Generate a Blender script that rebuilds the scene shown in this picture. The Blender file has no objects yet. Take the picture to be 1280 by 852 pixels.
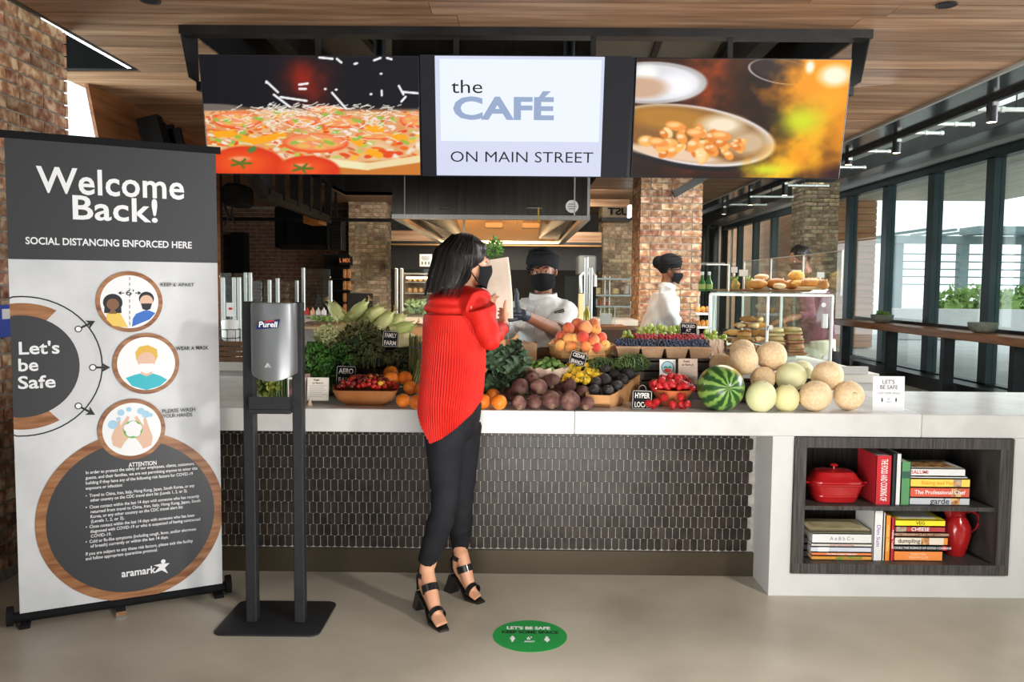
import bpy, bmesh, math, random
import numpy as np
from mathutils import Vector, Matrix, Euler, noise as mnoise
random.seed(7)
PI = math.pi
SC = bpy.context.scene
COL = SC.collection

# ------------------------------------------------------------------ camera, world, lights, exposure
F_PX, W_PX, H_PX = 1020.0, 1280, 852
CAM_H = 1.5
cam_d = bpy.data.cameras.new('camera'); cam = bpy.data.objects.new('camera', cam_d); COL.objects.link(cam)
cam_d.sensor_width = 36.0; cam_d.lens = 36.0 * F_PX / W_PX; cam_d.clip_start = 0.05; cam_d.clip_end = 400
CAM_M = (Matrix.Rotation(math.radians(0.39), 4, 'Z') @ Matrix.Rotation(math.radians(90 - 3.87), 4, 'X')
         @ Matrix.Rotation(math.radians(0.5), 4, 'Z'))
CAM_M.translation = Vector((0, 0, CAM_H))
cam.matrix_world = CAM_M
SC.camera = cam
SC.view_settings.view_transform = 'Standard'
SC.view_settings.look = 'None'
SC.view_settings.gamma = 1.0
SC.view_settings.use_curve_mapping = False
SC.view_settings.exposure = 0.35

world = bpy.data.worlds.new('sky'); SC.world = world; world.use_nodes = True
wn = world.node_tree.nodes; wn['Background'].inputs[0].default_value = (0.90, 0.96, 1.0, 1); wn['Background'].inputs[1].default_value = 1.5

def area(name, loc, target, size, power, color=(1, 1, 1), sy=None, spread=180):
    l = bpy.data.lights.new(name, 'AREA'); l.energy = power; l.color = color; l.size = size
    if sy: l.shape = 'RECTANGLE'; l.size_y = sy
    l.spread = math.radians(spread)
    o = bpy.data.objects.new(name, l); COL.objects.link(o); o.location = loc
    d = Vector(target) - Vector(loc); o.rotation_euler = d.to_track_quat('-Z', 'Y').to_euler()
    return o
area('studio_strobe', (3.3, 0.3, 2.65), (0.1, 4.2, 0.7), 0.34, 100, (1.0, 0.95, 0.88))
area('added_front_fill', (-1.6, -1.5, 2.3), (-0.3, 4.3, 1.2), 1.8, 8, (1.0, 0.96, 0.92))  # added fill lamp behind the camera, not a fixture of the cafe
area('added_ceiling_fill', (0.3, 1.8, 0.5), (0.0, 4.6, 2.9), 1.4, 55, (1.0, 0.97, 0.93))  # added upward lamp that brightens the plank ceiling
area('bakery_light', (2.2, 6.8, 2.8), (2.1, 6.6, 1.0), 1.6, 60, (1.0, 0.97, 0.92))
area('kitchen_light', (-0.6, 8.4, 2.8), (-0.2, 9.5, 1.0), 1.8, 45, (1.0, 0.86, 0.66))
area('far_aisle_light', (4.8, 19.0, 3.2), (5.5, 22.0, 1.5), 2.0, 60, (1.0, 0.85, 0.65))
area('added_cove_fill', (4.5, 9.0, 3.3), (4.5, 9.0, 4.1), 1.6, 110, (0.95, 1.0, 0.97), 14.0)  # added upward lamp to brighten the raised ceiling, no fixture there
area('hall_light', (0.0, 12.0, 2.8), (0.4, 15.0, 1.2), 2.5, 90, (1.0, 0.88, 0.70))
area('window_daylight', (6.1, 6.0, 2.0), (0.0, 5.5, 1.0), 3.4, 330, (0.95, 0.98, 1.0), 2.6)
area('entry_daylight', (-4.4, 5.6, 1.9), (-2.2, 5.4, 2.9), 1.5, 90, (0.95, 0.98, 1.0))

def ray(px, py):
    return (CAM_M.to_3x3() @ Vector(((px - W_PX / 2) / F_PX, (H_PX / 2 - py) / F_PX, -1.0)))
def P(px, py, Y):
    r = ray(px, py); t = Y / r.y
    return Vector((r.x * t, Y, CAM_H + r.z * t))
def PZ(px, py, Z=0.0):
    r = ray(px, py); t = (Z - CAM_H) / r.z
    return Vector((r.x * t, r.y * t, Z))
def PXW(px, py, X):
    r = ray(px, py); t = X / r.x
    return Vector((X, r.y * t, CAM_H + r.z * t))

# ------------------------------------------------------------------ materials
MATS = {}
def pm(name, c, c2=None, scale=8.0, rough=0.5, metal=0.0, bump=0.0, bscale=None, stretch=(1, 1, 1), rand=0.0,
       emit=None, estr=1.0, coat=0.0, lo=0.35, hi=0.65, detail=3.0, spec=0.38, c3=None, sheen=0.0, sss=0.0, wave=None, huer=0.0):
    """procedural principled material: noise mixes c and c2, each object varies by rand"""
    if name in MATS: return MATS[name]
    m = bpy.data.materials.new(name); m.use_nodes = True; nt = m.node_tree; N = nt.nodes; L = nt.links
    b = N['Principled BSDF']
    b.inputs['Roughness'].default_value = rough; b.inputs['Metallic'].default_value = metal
    b.inputs['Coat Weight'].default_value = coat; b.inputs['Specular IOR Level'].default_value = spec
    if sheen: b.inputs['Sheen Weight'].default_value = sheen
    if sss: b.inputs['Subsurface Weight'].default_value = sss; b.inputs['Subsurface Scale'].default_value = 0.02
    tc = N.new('ShaderNodeTexCoord'); mp = N.new('ShaderNodeMapping'); mp.inputs['Scale'].default_value = stretch
    L.new(tc.outputs['Object'], mp.inputs[0])
    col = None
    oi = N.new('ShaderNodeObjectInfo')
    nz = N.new('ShaderNodeTexNoise'); nz.noise_dimensions = '4D'
    ml = N.new('ShaderNodeMath'); ml.operation = 'MULTIPLY'; ml.inputs[1].default_value = 37.0
    L.new(oi.outputs['Random'], ml.inputs[0]); L.new(ml.outputs[0], nz.inputs['W'])
    nz.inputs['Scale'].default_value = scale; nz.inputs['Detail'].default_value = detail
    L.new(mp.outputs[0], nz.inputs['Vector'])
    if c2 is not None:
        rp = N.new('ShaderNodeValToRGB'); e = rp.color_ramp.elements
        e[0].position = lo; e[0].color = (*c, 1); e[1].position = hi; e[1].color = (*c2, 1)
        if c3 is not None:
            k = e.new((lo + hi) / 2); k.color = (*c3, 1)
        L.new(nz.outputs['Fac'], rp.inputs[0]); col = rp.outputs[0]
    if rand or huer:
        hs = N.new('ShaderNodeHueSaturation')
        if col is not None: L.new(col, hs.inputs['Color'])
        else: hs.inputs['Color'].default_value = (*c, 1)
        mr = N.new('ShaderNodeMapRange'); mr.inputs['To Min'].default_value = 1 - rand; mr.inputs['To Max'].default_value = 1 + rand
        L.new(oi.outputs['Random'], mr.inputs['Value']); L.new(mr.outputs[0], hs.inputs['Value'])
        if huer:
            m5 = N.new('ShaderNodeMath'); m5.operation = 'MULTIPLY'; m5.inputs[1].default_value = 7.31
            fr = N.new('ShaderNodeMath'); fr.operation = 'FRACT'
            L.new(oi.outputs['Random'], m5.inputs[0]); L.new(m5.outputs[0], fr.inputs[0])
            mh = N.new('ShaderNodeMapRange'); mh.inputs['To Min'].default_value = 0.5 - huer; mh.inputs['To Max'].default_value = 0.5 + huer
            L.new(fr.outputs[0], mh.inputs['Value']); L.new(mh.outputs[0], hs.inputs['Hue'])
        col = hs.outputs[0]
    if col is not None: L.new(col, b.inputs['Base Color'])
    else: b.inputs['Base Color'].default_value = (*c, 1)
    if bump:
        bp = N.new('ShaderNodeBump'); bp.inputs['Strength'].default_value = min(1.0, bump); bp.inputs['Distance'].default_value = 0.01
        if wave:
            n2 = N.new('ShaderNodeTexWave'); n2.bands_direction = wave; n2.inputs['Scale'].default_value = bscale or scale
            n2.inputs['Distortion'].default_value = 1.0; n2.inputs['Detail'].default_value = 1.0
            L.new(mp.outputs[0], n2.inputs['Vector'])
        else:
            n2 = N.new('ShaderNodeTexNoise'); n2.inputs['Scale'].default_value = bscale or scale; n2.inputs['Detail'].default_value = 4
            L.new(mp.outputs[0], n2.inputs['Vector'])
        L.new(n2.outputs['Fac'], bp.inputs['Height']); L.new(bp.outputs[0], b.inputs['Normal'])
    if emit is not None:
        b.inputs['Specular IOR Level'].default_value = 0.12
        b.inputs['Emission Color'].default_value = (*emit, 1); b.inputs['Emission Strength'].default_value = estr
    MATS[name] = m
    return m
def glassm(name, tint=(0.95, 1.0, 0.98), refl=0.10, rough=0.02):
    if name in MATS: return MATS[name]
    m = bpy.data.materials.new(name); m.use_nodes = True; nt = m.node_tree; N = nt.nodes; L = nt.links
    N.remove(N['Principled BSDF']); out = N['Material Output']
    t = N.new('ShaderNodeBsdfTransparent'); t.inputs[0].default_value = (*tint, 1)
    g = N.new('ShaderNodeBsdfGlossy'); g.inputs['Roughness'].default_value = rough
    fr = N.new('ShaderNodeLayerWeight'); fr.inputs[0].default_value = 0.5
    pw = N.new('ShaderNodeMath'); pw.operation = 'POWER'; pw.inputs[1].default_value = 4.0; L.new(fr.outputs['Facing'], pw.inputs[0])
    ad = N.new('ShaderNodeMath'); ad.operation = 'MULTIPLY_ADD'; ad.inputs[1].default_value = 0.5; ad.inputs[2].default_value = refl * 0.3
    mx = N.new('ShaderNodeMixShader'); L.new(pw.outputs[0], ad.inputs[0]); L.new(ad.outputs[0], mx.inputs[0])
    L.new(t.outputs[0], mx.inputs[1]); L.new(g.outputs[0], mx.inputs[2]); L.new(mx.outputs[0], out.inputs[0])
    MATS[name] = m
    return m
def vcol(name, emit=False, strength=1.0, rough=0.4):
    if name in MATS: return MATS[name]
    m = bpy.data.materials.new(name); m.use_nodes = True; nt = m.node_tree; b = nt.nodes['Principled BSDF']
    a = nt.nodes.new('ShaderNodeAttribute'); a.attribute_name = 'picture'
    b.inputs['Roughness'].default_value = rough
    if emit:
        b.inputs['Specular IOR Level'].default_value = 0.12
        b.inputs['Base Color'].default_value = (0.01, 0.01, 0.01, 1); nt.links.new(a.outputs[0], b.inputs['Emission Color']); b.inputs['Emission Strength'].default_value = strength
    else: nt.links.new(a.outputs[0], b.inputs['Base Color'])
    MATS[name] = m
    return m

# ------------------------------------------------------------------ object helpers
WM = {}
def meta(o, label=None, cat=None, group=None, kind=None):
    if label: o['label'] = label
    if cat: o['category'] = cat
    if group: o['group'] = group
    if kind: o['kind'] = kind
    return o
def thing(name, label, cat, loc=(0, 0, 0), rz=0.0, group=None, rot=None):
    o = bpy.data.objects.new(name, None); COL.objects.link(o); o.empty_display_size = 0.1
    e = Euler(rot) if rot is not None else Euler((0, 0, rz))
    o.location = loc; o.rotation_euler = e
    M = e.to_matrix().to_4x4(); M.translation = Vector(loc); WM[o.name] = M
    return meta(o, label, cat, group)
def wm(o): return WM.get(o.name, Matrix.Identity(4)) if o is not None else Matrix.Identity(4)
class MB:
    def __init__(s): s.v = []; s.f = []; s.m = []; s.mi = 0
    def add(s, vs, fs):
        b = len(s.v); s.v.extend(Vector(p) for p in vs)
        for q in fs: s.f.append(tuple(b + i for i in q)); s.m.append(s.mi)
        return s
    def box(s, x0, x1, y0, y1, z0, z1):
        return s.add([(x0,y0,z0),(x1,y0,z0),(x1,y1,z0),(x0,y1,z0),(x0,y0,z1),(x1,y0,z1),(x1,y1,z1),(x0,y1,z1)],
              [(0,3,2,1),(4,5,6,7),(0,1,5,4),(1,2,6,5),(2,3,7,6),(3,0,4,7)])
    def bbox(s, x0, x1, y0, y1, z0, z1, c=0.004):
        """box with chamfered long edges"""
        if x0 > x1: x0, x1 = x1, x0
        def ring(z, k): return [(x0+k,y0,z),(x1-k,y0,z),(x1,y0+k,z),(x1,y1-k,z),(x1-k,y1,z),(x0+k,y1,z),(x0,y1-k,z),(x0,y0+k,z)]
        def ring2(z): return [(x0+2*c,y0+c,z),(x1-2*c,y0+c,z),(x1-c,y0+2*c,z),(x1-c,y1-2*c,z),(x1-2*c,y1-c,z),(x0+2*c,y1-c,z),(x0+c,y1-2*c,z),(x0+c,y0+2*c,z)]
        return s.loft([ring2(z0), ring(z0+c, c), ring(z1-c, c), ring2(z1)])
    def hexa(s, p):  # 8 corners bottom ring then top ring
        return s.add(p, [(0,3,2,1),(4,5,6,7),(0,1,5,4),(1,2,6,5),(2,3,7,6),(3,0,4,7)])
    def bar(s, a, b, w, h=None, up=(0, 0, 1)):
        a, b = Vector(a), Vector(b); h = h or w; d = (b - a).normalized(); u = Vector(up)
        if abs(d.dot(u)) > 0.98: u = Vector((0, 1, 0))
        r = d.cross(u).normalized() * w / 2; t = r.cross(d).normalized() * h / 2
        return s.hexa([a-r-t, a+r-t, a+r+t, a-r+t, b-r-t, b+r-t, b+r+t, b-r+t])
    def loft(s, rings, cap0=True, cap1=True, closed=True):
        n = len(rings[0]); b = len(s.v)
        for r in rings: s.v.extend(Vector(p) for p in r)
        e = n if closed else n - 1
        for i in range(len(rings) - 1):
            for j in range(e):
                k = (j + 1) % n
                s.f.append((b+i*n+j, b+i*n+k, b+(i+1)*n+k, b+(i+1)*n+j)); s.m.append(s.mi)
        if cap0 and closed: s.f.append(tuple(b + j for j in reversed(range(n)))); s.m.append(s.mi)
        if cap1 and closed: s.f.append(tuple(b + (len(rings)-1)*n + j for j in range(n))); s.m.append(s.mi)
        return s
    def tube(s, pts, r, n=8, cap=True, flat=1.0, up=None):
        pts = [Vector(p) for p in pts]; R = r if isinstance(r, (list, tuple)) else [r] * len(pts)
        rings = []; pu = Vector(up) if up else None
        for i, p in enumerate(pts):
            d = (pts[min(i+1, len(pts)-1)] - pts[max(i-1, 0)])
            d = d.normalized() if d.length > 1e-9 else Vector((0, 0, 1))
            if pu is None: pu = Vector((0, 0, 1)) if abs(d.z) < 0.9 else Vector((0, 1, 0))
            x = d.cross(pu)
            if x.length < 1e-6: x = d.orthogonal()
            x.normalize(); y = x.cross(d).normalized(); pu = y
            rings.append([p + (x * math.cos(2*PI*k/n) + y * math.sin(2*PI*k/n) * flat) * R[i] for k in range(n)])
        return s.loft(rings, cap, cap)
    def lathe(s, prof, n=24, c=(0, 0, 0), sx=1.0, sy=1.0, M=None, cap=True):
        c = Vector(c); rings = []
        for r, z in prof:
            ring = [Vector((r*sx*math.cos(2*PI*k/n), r*sy*math.sin(2*PI*k/n), z)) for k in range(n)]
            if M is not None: ring = [M @ p for p in ring]
            rings.append([p + c for p in ring])
        return s.loft(rings, cap, cap)
    def ball(s, c, r, n=12, m=8, M=None, warp=0.0, seed=0, dent=0.0):
        """ellipsoid with optional noise warp and a stem dent at the top"""
        rx, ry, rz = r if isinstance(r, (list, tuple)) else (r, r, r); c = Vector(c)
        def pt(th, ph):
            d = Vector((math.cos(ph)*math.sin(th), math.sin(ph)*math.sin(th), math.cos(th)))
            k = 1.0
            if warp: k += warp * mnoise.noise(d * 1.3 + Vector((seed * 3.1, seed * 1.7, 0)))
            if dent: k -= dent * math.exp(-(th / 0.35) ** 2)
            p = Vector((d.x*rx*k, d.y*ry*k, d.z*rz*k))
            return (M @ p if M is not None else p) + c
        b = len(s.v); s.v.append(pt(0, 0))
        for i in range(1, m):
            for j in range(n): s.v.append(pt(PI*i/m, 2*PI*j/n))
        s.v.append(pt(PI, 0)); e = len(s.v) - 1
        for j in range(n):
            k = (j+1) % n
            s.f.append((b, b+1+j, b+1+k)); s.m.append(s.mi)
            for i in range(m-2):
                s.f.append((b+1+i*n+j, b+1+(i+1)*n+j, b+1+(i+1)*n+k, b+1+i*n+k)); s.m.append(s.mi)
            s.f.append((b+1+(m-2)*n+j, e, b+1+(m-2)*n+k)); s.m.append(s.mi)
        return s
    def grid(s, fn, nu, nv):
        b = len(s.v)
        for i in range(nu+1):
            for j in range(nv+1): s.v.append(Vector(fn(i/nu, j/nv)))
        for i in range(nu):
            for j in range(nv):
                a = b+i*(nv+1)+j; s.f.append((a, a+nv+1, a+nv+2, a+1)); s.m.append(s.mi)
        return s
    def prism(s, poly, d0, d1, fn):
        """2D polygon extruded: fn(u, v, w) gives the point"""
        return s.loft([[fn(u, v, d0) for u, v in poly], [fn(u, v, d1) for u, v in poly]])
    def build(s, name, mat, parent=None, smooth=True, local=False, label=None, cat=None, group=None, kind=None, angle=35, origin=None):
        me = bpy.data.meshes.new(name); vs = s.v
        if parent is not None:
            if not local:
                I = wm(parent).inverted(); vs = [I @ p for p in vs]
        elif not local:
            if origin is None:
                lo = Vector([min(p[i] for p in vs) for i in range(3)]); hi = Vector([max(p[i] for p in vs) for i in range(3)])
                origin = Vector(((lo.x+hi.x)/2, (lo.y+hi.y)/2, lo.z))
            origin = Vector(origin); vs = [p - origin for p in vs]
        me.from_pydata([tuple(p) for p in vs], [], s.f)
        for mm in (mat if isinstance(mat, (list, tuple)) else [mat]): me.materials.append(mm)
        if any(s.m): me.polygons.foreach_set('material_index', s.m)
        if smooth:
            me.shade_smooth()
            if angle < 180: me.set_sharp_from_angle(angle=math.radians(angle))
        me.update()
        o = bpy.data.objects.new(name, me); COL.objects.link(o)
        if parent is not None: o.parent = parent; WM[o.name] = wm(parent)
        elif not local: o.location = origin; M = Matrix.Translation(origin); WM[o.name] = M
        if parent is not None and kind is None and cat is None: return meta(o, label)
        return meta(o, label, cat, group, kind)
def copyo(src, loc=None, rot=None, parent=None, scale=None, name=None):
    """copy one object; with children (two levels)"""
    r = src.copy(); COL.objects.link(r)
    if name: r.name = name
    if parent is not None: r.parent = parent
    if loc is not None: r.location = loc
    if rot is not None: r.rotation_euler = rot
    if scale is not None: r.scale = (scale,)*3 if isinstance(scale, (int, float)) else scale
    for ch in src.children:
        c = ch.copy(); COL.objects.link(c); c.parent = r
        for g in ch.children:
            d = g.copy(); COL.objects.link(d); d.parent = c
    return r
def shared(name, me, parent=None, loc=(0,0,0), rot=None, scale=None):
    o = bpy.data.objects.new(name, me); COL.objects.link(o); o.parent = parent; o.location = loc
    if rot is not None: o.rotation_euler = rot
    if scale is not None: o.scale = scale
    return o
def basis(o, x, y, z=None):
    """matrix whose columns are unit x, y and their cross"""
    x = Vector(x).normalized(); y = Vector(y); y = (y - x * x.dot(y)).normalized(); z = x.cross(y)
    M = Matrix(((x.x, y.x, z.x, o[0]), (x.y, y.y, z.y, o[1]), (x.z, y.z, z.z, o[2]), (0, 0, 0, 1)))
    return M
def text(name, s, M, size, mat, parent, bold=0.0, align='CENTER', width=None, shear=0.0, spacing=1.0, line=1.0, depth=0.0, res=3, sub=None):
    """lettering as a flat mesh in the plane of M (x right, y up, z out); width squeezes it to fit"""
    cu = bpy.data.curves.new(name, 'FONT'); cu.body = s; cu.size = size; cu.align_x = align; cu.align_y = 'CENTER'
    cu.offset = bold * size; cu.shear = shear; cu.space_character = spacing; cu.space_line = line; cu.resolution_u = res; cu.extrude = depth
    t = bpy.data.objects.new(name, cu); COL.objects.link(t)
    bpy.context.view_layer.update()
    me = bpy.data.meshes.new_from_object(t.evaluated_get(bpy.context.evaluated_depsgraph_get()))
    bpy.data.objects.remove(t); bpy.data.curves.remove(cu)
    n = len(me.vertices); a = np.empty(n*3); me.vertices.foreach_get('co', a); a = a.reshape(n, 3)
    if width and n:
        k = width / (a[:, 0].max() - a[:, 0].min())
        a[:, 0] *= k
    Mi = wm(parent).inverted() @ M if parent is not None else M
    A = np.array(Mi); a = a @ A[:3, :3].T + A[:3, 3]
    me.vertices.foreach_set('co', a.reshape(-1)); me.materials.clear(); me.materials.append(mat); me.update(); me.name = name
    o = bpy.data.objects.new(name, me); COL.objects.link(o)
    if parent is not None: o.parent = parent; WM[o.name] = wm(parent)
    return o
def remesh(o, voxel=0.008, smooth=6, dec=None):
    """fuse an object's overlapping shapes into one continuous skin"""
    md = o.modifiers.new('r', 'REMESH'); md.mode = 'VOXEL'; md.voxel_size = voxel
    if smooth: sm = o.modifiers.new('s', 'SMOOTH'); sm.iterations = smooth; sm.factor = 0.5
    if dec: d = o.modifiers.new('d', 'DECIMATE'); d.ratio = dec
    bpy.context.view_layer.update()
    me = bpy.data.meshes.new_from_object(o.evaluated_get(bpy.context.evaluated_depsgraph_get()))
    o.modifiers.clear(); old = o.data; o.data = me
    if not me.materials:
        for mm in old.materials: me.materials.append(mm)
    me.shade_smooth(); return o
def arr(o):
    n = len(o.data.vertices); a = np.empty(n*3); o.data.vertices.foreach_get('co', a); return a.reshape(n, 3)
def setarr(o, a): o.data.vertices.foreach_set('co', a.reshape(-1)); o.data.update()
def rmat(x=0, y=0, z=0): return Euler((x, y, z)).to_matrix()
# ------------------------------------------------------------------ shared materials
brick_m = pm('fired_brick', (0.20, 0.085, 0.048), (0.58, 0.43, 0.29), scale=19, rough=0.85, bump=0.7, bscale=60, rand=0.38, huer=0.012, lo=0.34, hi=0.62, c3=(0.36, 0.185, 0.105))
brick_pale = pm('pale_brick', (0.30, 0.19, 0.11), (0.56, 0.45, 0.30), scale=14, rough=0.85, bump=0.6, bscale=60, rand=0.4, huer=0.02)
mortar_m = pm('mortar', (0.20, 0.18, 0.15), (0.34, 0.31, 0.26), scale=40, rough=0.95, bump=0.4, bscale=120)
wood_c = pm('ceiling_wood', (0.145, 0.082, 0.044), (0.37, 0.245, 0.155), scale=3.0, rough=0.48, bump=0.15, stretch=(0.5, 7, 7), rand=0.25, c3=(0.26, 0.145, 0.082), detail=8, lo=0.3, hi=0.7)
wood_gap = pm('plank_gap', (0.02, 0.015, 0.012), rough=0.9)
black_steel = pm('black_steel', (0.011, 0.012, 0.013), (0.024, 0.025, 0.028), scale=5, rough=0.42, metal=0.3)
black_matt = pm('matt_black', (0.007, 0.007, 0.008), rough=0.8, spec=0.2)
steel_m = pm('stainless_steel', (0.46, 0.45, 0.43), (0.56, 0.55, 0.53), scale=3, stretch=(40, 1, 1), rough=0.28, metal=1.0)
alu_m = pm('brushed_aluminium', (0.55, 0.57, 0.56), rough=0.38, metal=0.85)
teal_m = pm('window_frame_paint', (0.030, 0.052, 0.056), (0.045, 0.072, 0.078), scale=2, rough=0.4, metal=0.3)
drywall_m = pm('grey_ceiling_board', (0.17, 0.155, 0.135), (0.20, 0.185, 0.165), scale=30, rough=0.9)
quartz_m = pm('white_quartz', (0.53, 0.52, 0.505), (0.61, 0.60, 0.59), scale=5, rough=0.22, lo=0.4, hi=0.6, detail=8)
white_panel = pm('white_panel', (0.54, 0.54, 0.53), (0.59, 0.59, 0.58), scale=4, rough=0.5)
concrete_m = pm('polished_concrete', (0.29, 0.255, 0.20), (0.56, 0.51, 0.42), scale=1.6, rough=0.34, bump=0.06, bscale=90, detail=12, lo=0.3, hi=0.72, c3=(0.44, 0.395, 0.32))
glass_m = glassm('clear_glass'); glass_g = glassm('green_tinted_glass', (0.93, 0.985, 0.97), 0.2)
warm_emit = pm('lamp_glow', (1, 0.9, 0.7), emit=(1.0, 0.74, 0.42), estr=9)
white_emit = pm('led_glow', (1, 1, 1), emit=(0.93, 0.97, 1.0), estr=3.2)
walnut = pm('bar_wood', (0.23, 0.085, 0.035), (0.40, 0.17, 0.075), scale=3, stretch=(8, 0.8, 8), rough=0.4, detail=8)

# ------------------------------------------------------------------ the setting
def S(name, mb, m, **k):
    return mb.build(name, m, smooth=k.pop('smooth', False), kind='structure', **k)
S('floor', MB().box(-9, 6.6, -5, 27, -0.1, 0), concrete_m)
S('ground', MB().box(6.6, 60, -30, 80, -0.12, -0.02), pm('terrace_paving', (0.50, 0.51, 0.50), (0.60, 0.60, 0.58), scale=1.5, rough=0.8))
CZ = 2.9
# plank ceiling: rows along x, each plank its own piece, with the openings left out
cb = MB()
OX0, OX1, OY0, OY1 = -1.86, 1.90, 4.54, 9.2      # opening behind the menu screens
OPEN2 = (-2.75, 1.0, 9.2, 13.0)
def inside(x0, x1, y): return OY0 - 0.01 < y < OY1
for (a, b, c, d) in ((-2.52, 3.07, -5, OY0), (-3.15, OX0, 5.47, 8.4), (-6.5, OX0, 8.4, OY1), (OX1, 3.07, OY0, OY1), (-2.52, OX0, OY0, 5.47),
                     (-6.5, -2.75, 9.2, 13), (1.0, 3.07, 9.2, 13), (-6.5, 3.07, 13, 16)):
    cb.box(a, b, c, d, CZ + 0.012, CZ + 0.06)
ceil = S('ceiling', cb, wood_gap)
pitch = 0.198
rnd = random.Random(3)
rows = []
y = OY0 - 12 * pitch
while y < 15.8: rows.append(y); y += pitch
rest = MB(); nplank = 0
plank_cache = {}
for y0 in rows:
    yc = y0 + pitch / 2
    if yc < OY0: segs = [(-2.52, 3.07)]
    elif yc < 5.47: segs = [(-2.52, OX0), (OX1, 3.07)]
    elif yc < OY1: segs = [(-3.15 if yc < 8.4 else -5.5, OX0), (OX1, 3.07)]
    elif yc < 13.0: segs = [(-5.5, -2.75), (1.0, 3.07)]
    else: segs = [(-5.5, 3.07)]
    if yc < 3.1: continue
    for (a, b) in segs:
        x = a
        while x < b - 0.01:
            e = min(b, x + rnd.uniform(1.3, 2.5))
            if b - e < 0.35: e = b
            if nplank < 300 and yc < 13.5 and x > -4.6:
                w = round(e - x, 3)
                MB().box(x + 0.0015, e - 0.0015, y0 + 0.0035, y0 + pitch - 0.0035, CZ, CZ + 0.014).build('plank', wood_c, ceil, smooth=False); nplank += 1
            else: rest.box(x + 0.0015, e - 0.0015, y0 + 0.002, y0 + pitch - 0.002, CZ, CZ + 0.014)
            x = e
if rest.v: meta(rest.build('far_planks', wood_c, ceil, smooth=False), kind='stuff')
# trim along the left edge with its strip light
S('trim_1', MB().box(-2.545, -2.52, 2.5, 5.47, CZ - 0.002, CZ + 0.08), black_steel)
led = MB().box(-2.578, -2.552, 4.45, 5.45, CZ + 0.002, CZ + 0.012).build('strip_light', white_emit, label='thin white strip light along the ceiling edge beside the brick wall', cat='light')
vb = MB(); vb.box(-4.6, -2.55, 5.45, 5.50, CZ, CZ + 0.9); vb.box(-4.6, -2.52, 3.5, 5.5, CZ + 0.86, CZ + 0.9); vb.box(-2.55, -2.52, 3.5, 5.45, CZ + 0.012, CZ + 0.9)
S('ceiling_recess_left', vb, black_matt)
# board ceiling and black deck above the openings
S('ceiling_board', MB().box(-2.9, 2.6, 4.3, 8.4, 3.42, 3.46), drywall_m)
S('ceiling_deck', MB().box(-3.2, 3.07, 8.4, 27, 3.9, 4.0), black_matt)
rc = MB(); rc.box(OX0 - 0.02, OX0, OY0, OY1, CZ + 0.014, 3.42); rc.box(OX1, OX1 + 0.02, OY0, OY1, CZ + 0.014, 3.42); rc.box(OX0, OX1, OY0 - 0.02, OY0, CZ + 0.014, 3.42)
rc.box(-2.75, OX0, OY1, OY1 + 0.02, CZ + 0.014, 3.9); rc.box(-2.77, -2.75, OY1, 13, CZ + 0.014, 3.9); rc.box(1.0, OX1, OY1, OY1 + 0.02, CZ + 0.014, 3.9); rc.box(1.0, 1.02, OY1, 13, CZ + 0.014, 3.9); rc.box(-2.75, 1.0, 13, 13.02, CZ + 0.014, 3.9)
S('trim_2', rc, black_matt)
# seams of the board ceiling, angled steel members inside the opening
for i, (xa, xb) in enumerate(((-1.35, -1.05), (-0.55, -0.35), (0.95, 1.2), (1.45, 1.75))):
    S('trim_%d' % (3 + i), MB().bar((xa, 4.6, 3.40), (xb, 8.4, 3.40), 0.05, 0.03), pm('board_seam', (0.05, 0.042, 0.036), rough=0.9))
for nm, x, lab in (('left', -1.60, 'left'), ('right', 1.62, 'right')):
    MB().bar((x, 4.62, 3.2), (x * 1.02, 8.3, 3.2), 0.12, 0.2).build('steel_beam', black_steel, smooth=False, label='dark steel beam running back inside the ceiling opening on its %s side' % lab, cat='beam')
for x, lab in ((-0.86, 'left'), (0.30, 'right')):
    MB().tube([(x, 5.1, 2.75), (x, 5.1, 3.42)], 0.035, 12).build('conduit_pipe', black_steel, label='thick dark pipe standing above the screens, the %s one' % lab, cat='pipe')
def downlight(px, py, Z, r, lab, lit=True, nm='downlight'):
    p = PZ(px, py, Z); t = thing(nm, lab, 'light', p)
    MB().lathe([(r*0.72, -0.001), (r, -0.004), (r, -0.0), (r*0.72, 0.004)], 24).build('ring', black_steel if not lit else alu_m, t, local=True)
    MB().lathe([(0.001, -0.002), (r*0.7, -0.002), (r*0.7, 0.003), (0.001, 0.003)], 20).build('lens', warm_emit if lit else black_matt, t, local=True)
downlight(383, 57, 3.415, 0.06, 'small lit downlight in the grey ceiling above the left screen')
downlight(723, 57, 3.415, 0.06, 'small lit downlight in the grey ceiling above the centre screen')
downlight(610, 58, 3.415, 0.14, 'large round black speaker grille in the grey ceiling above the centre screen', False, 'ceiling_speaker')
downlight(188, 1, CZ - 0.003, 0.05, 'small dark downlight in the wooden ceiling at its upper left', False)
downlight(1183, 6, CZ - 0.003, 0.05, 'small dark downlight in the wooden ceiling at its upper right', False)

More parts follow.
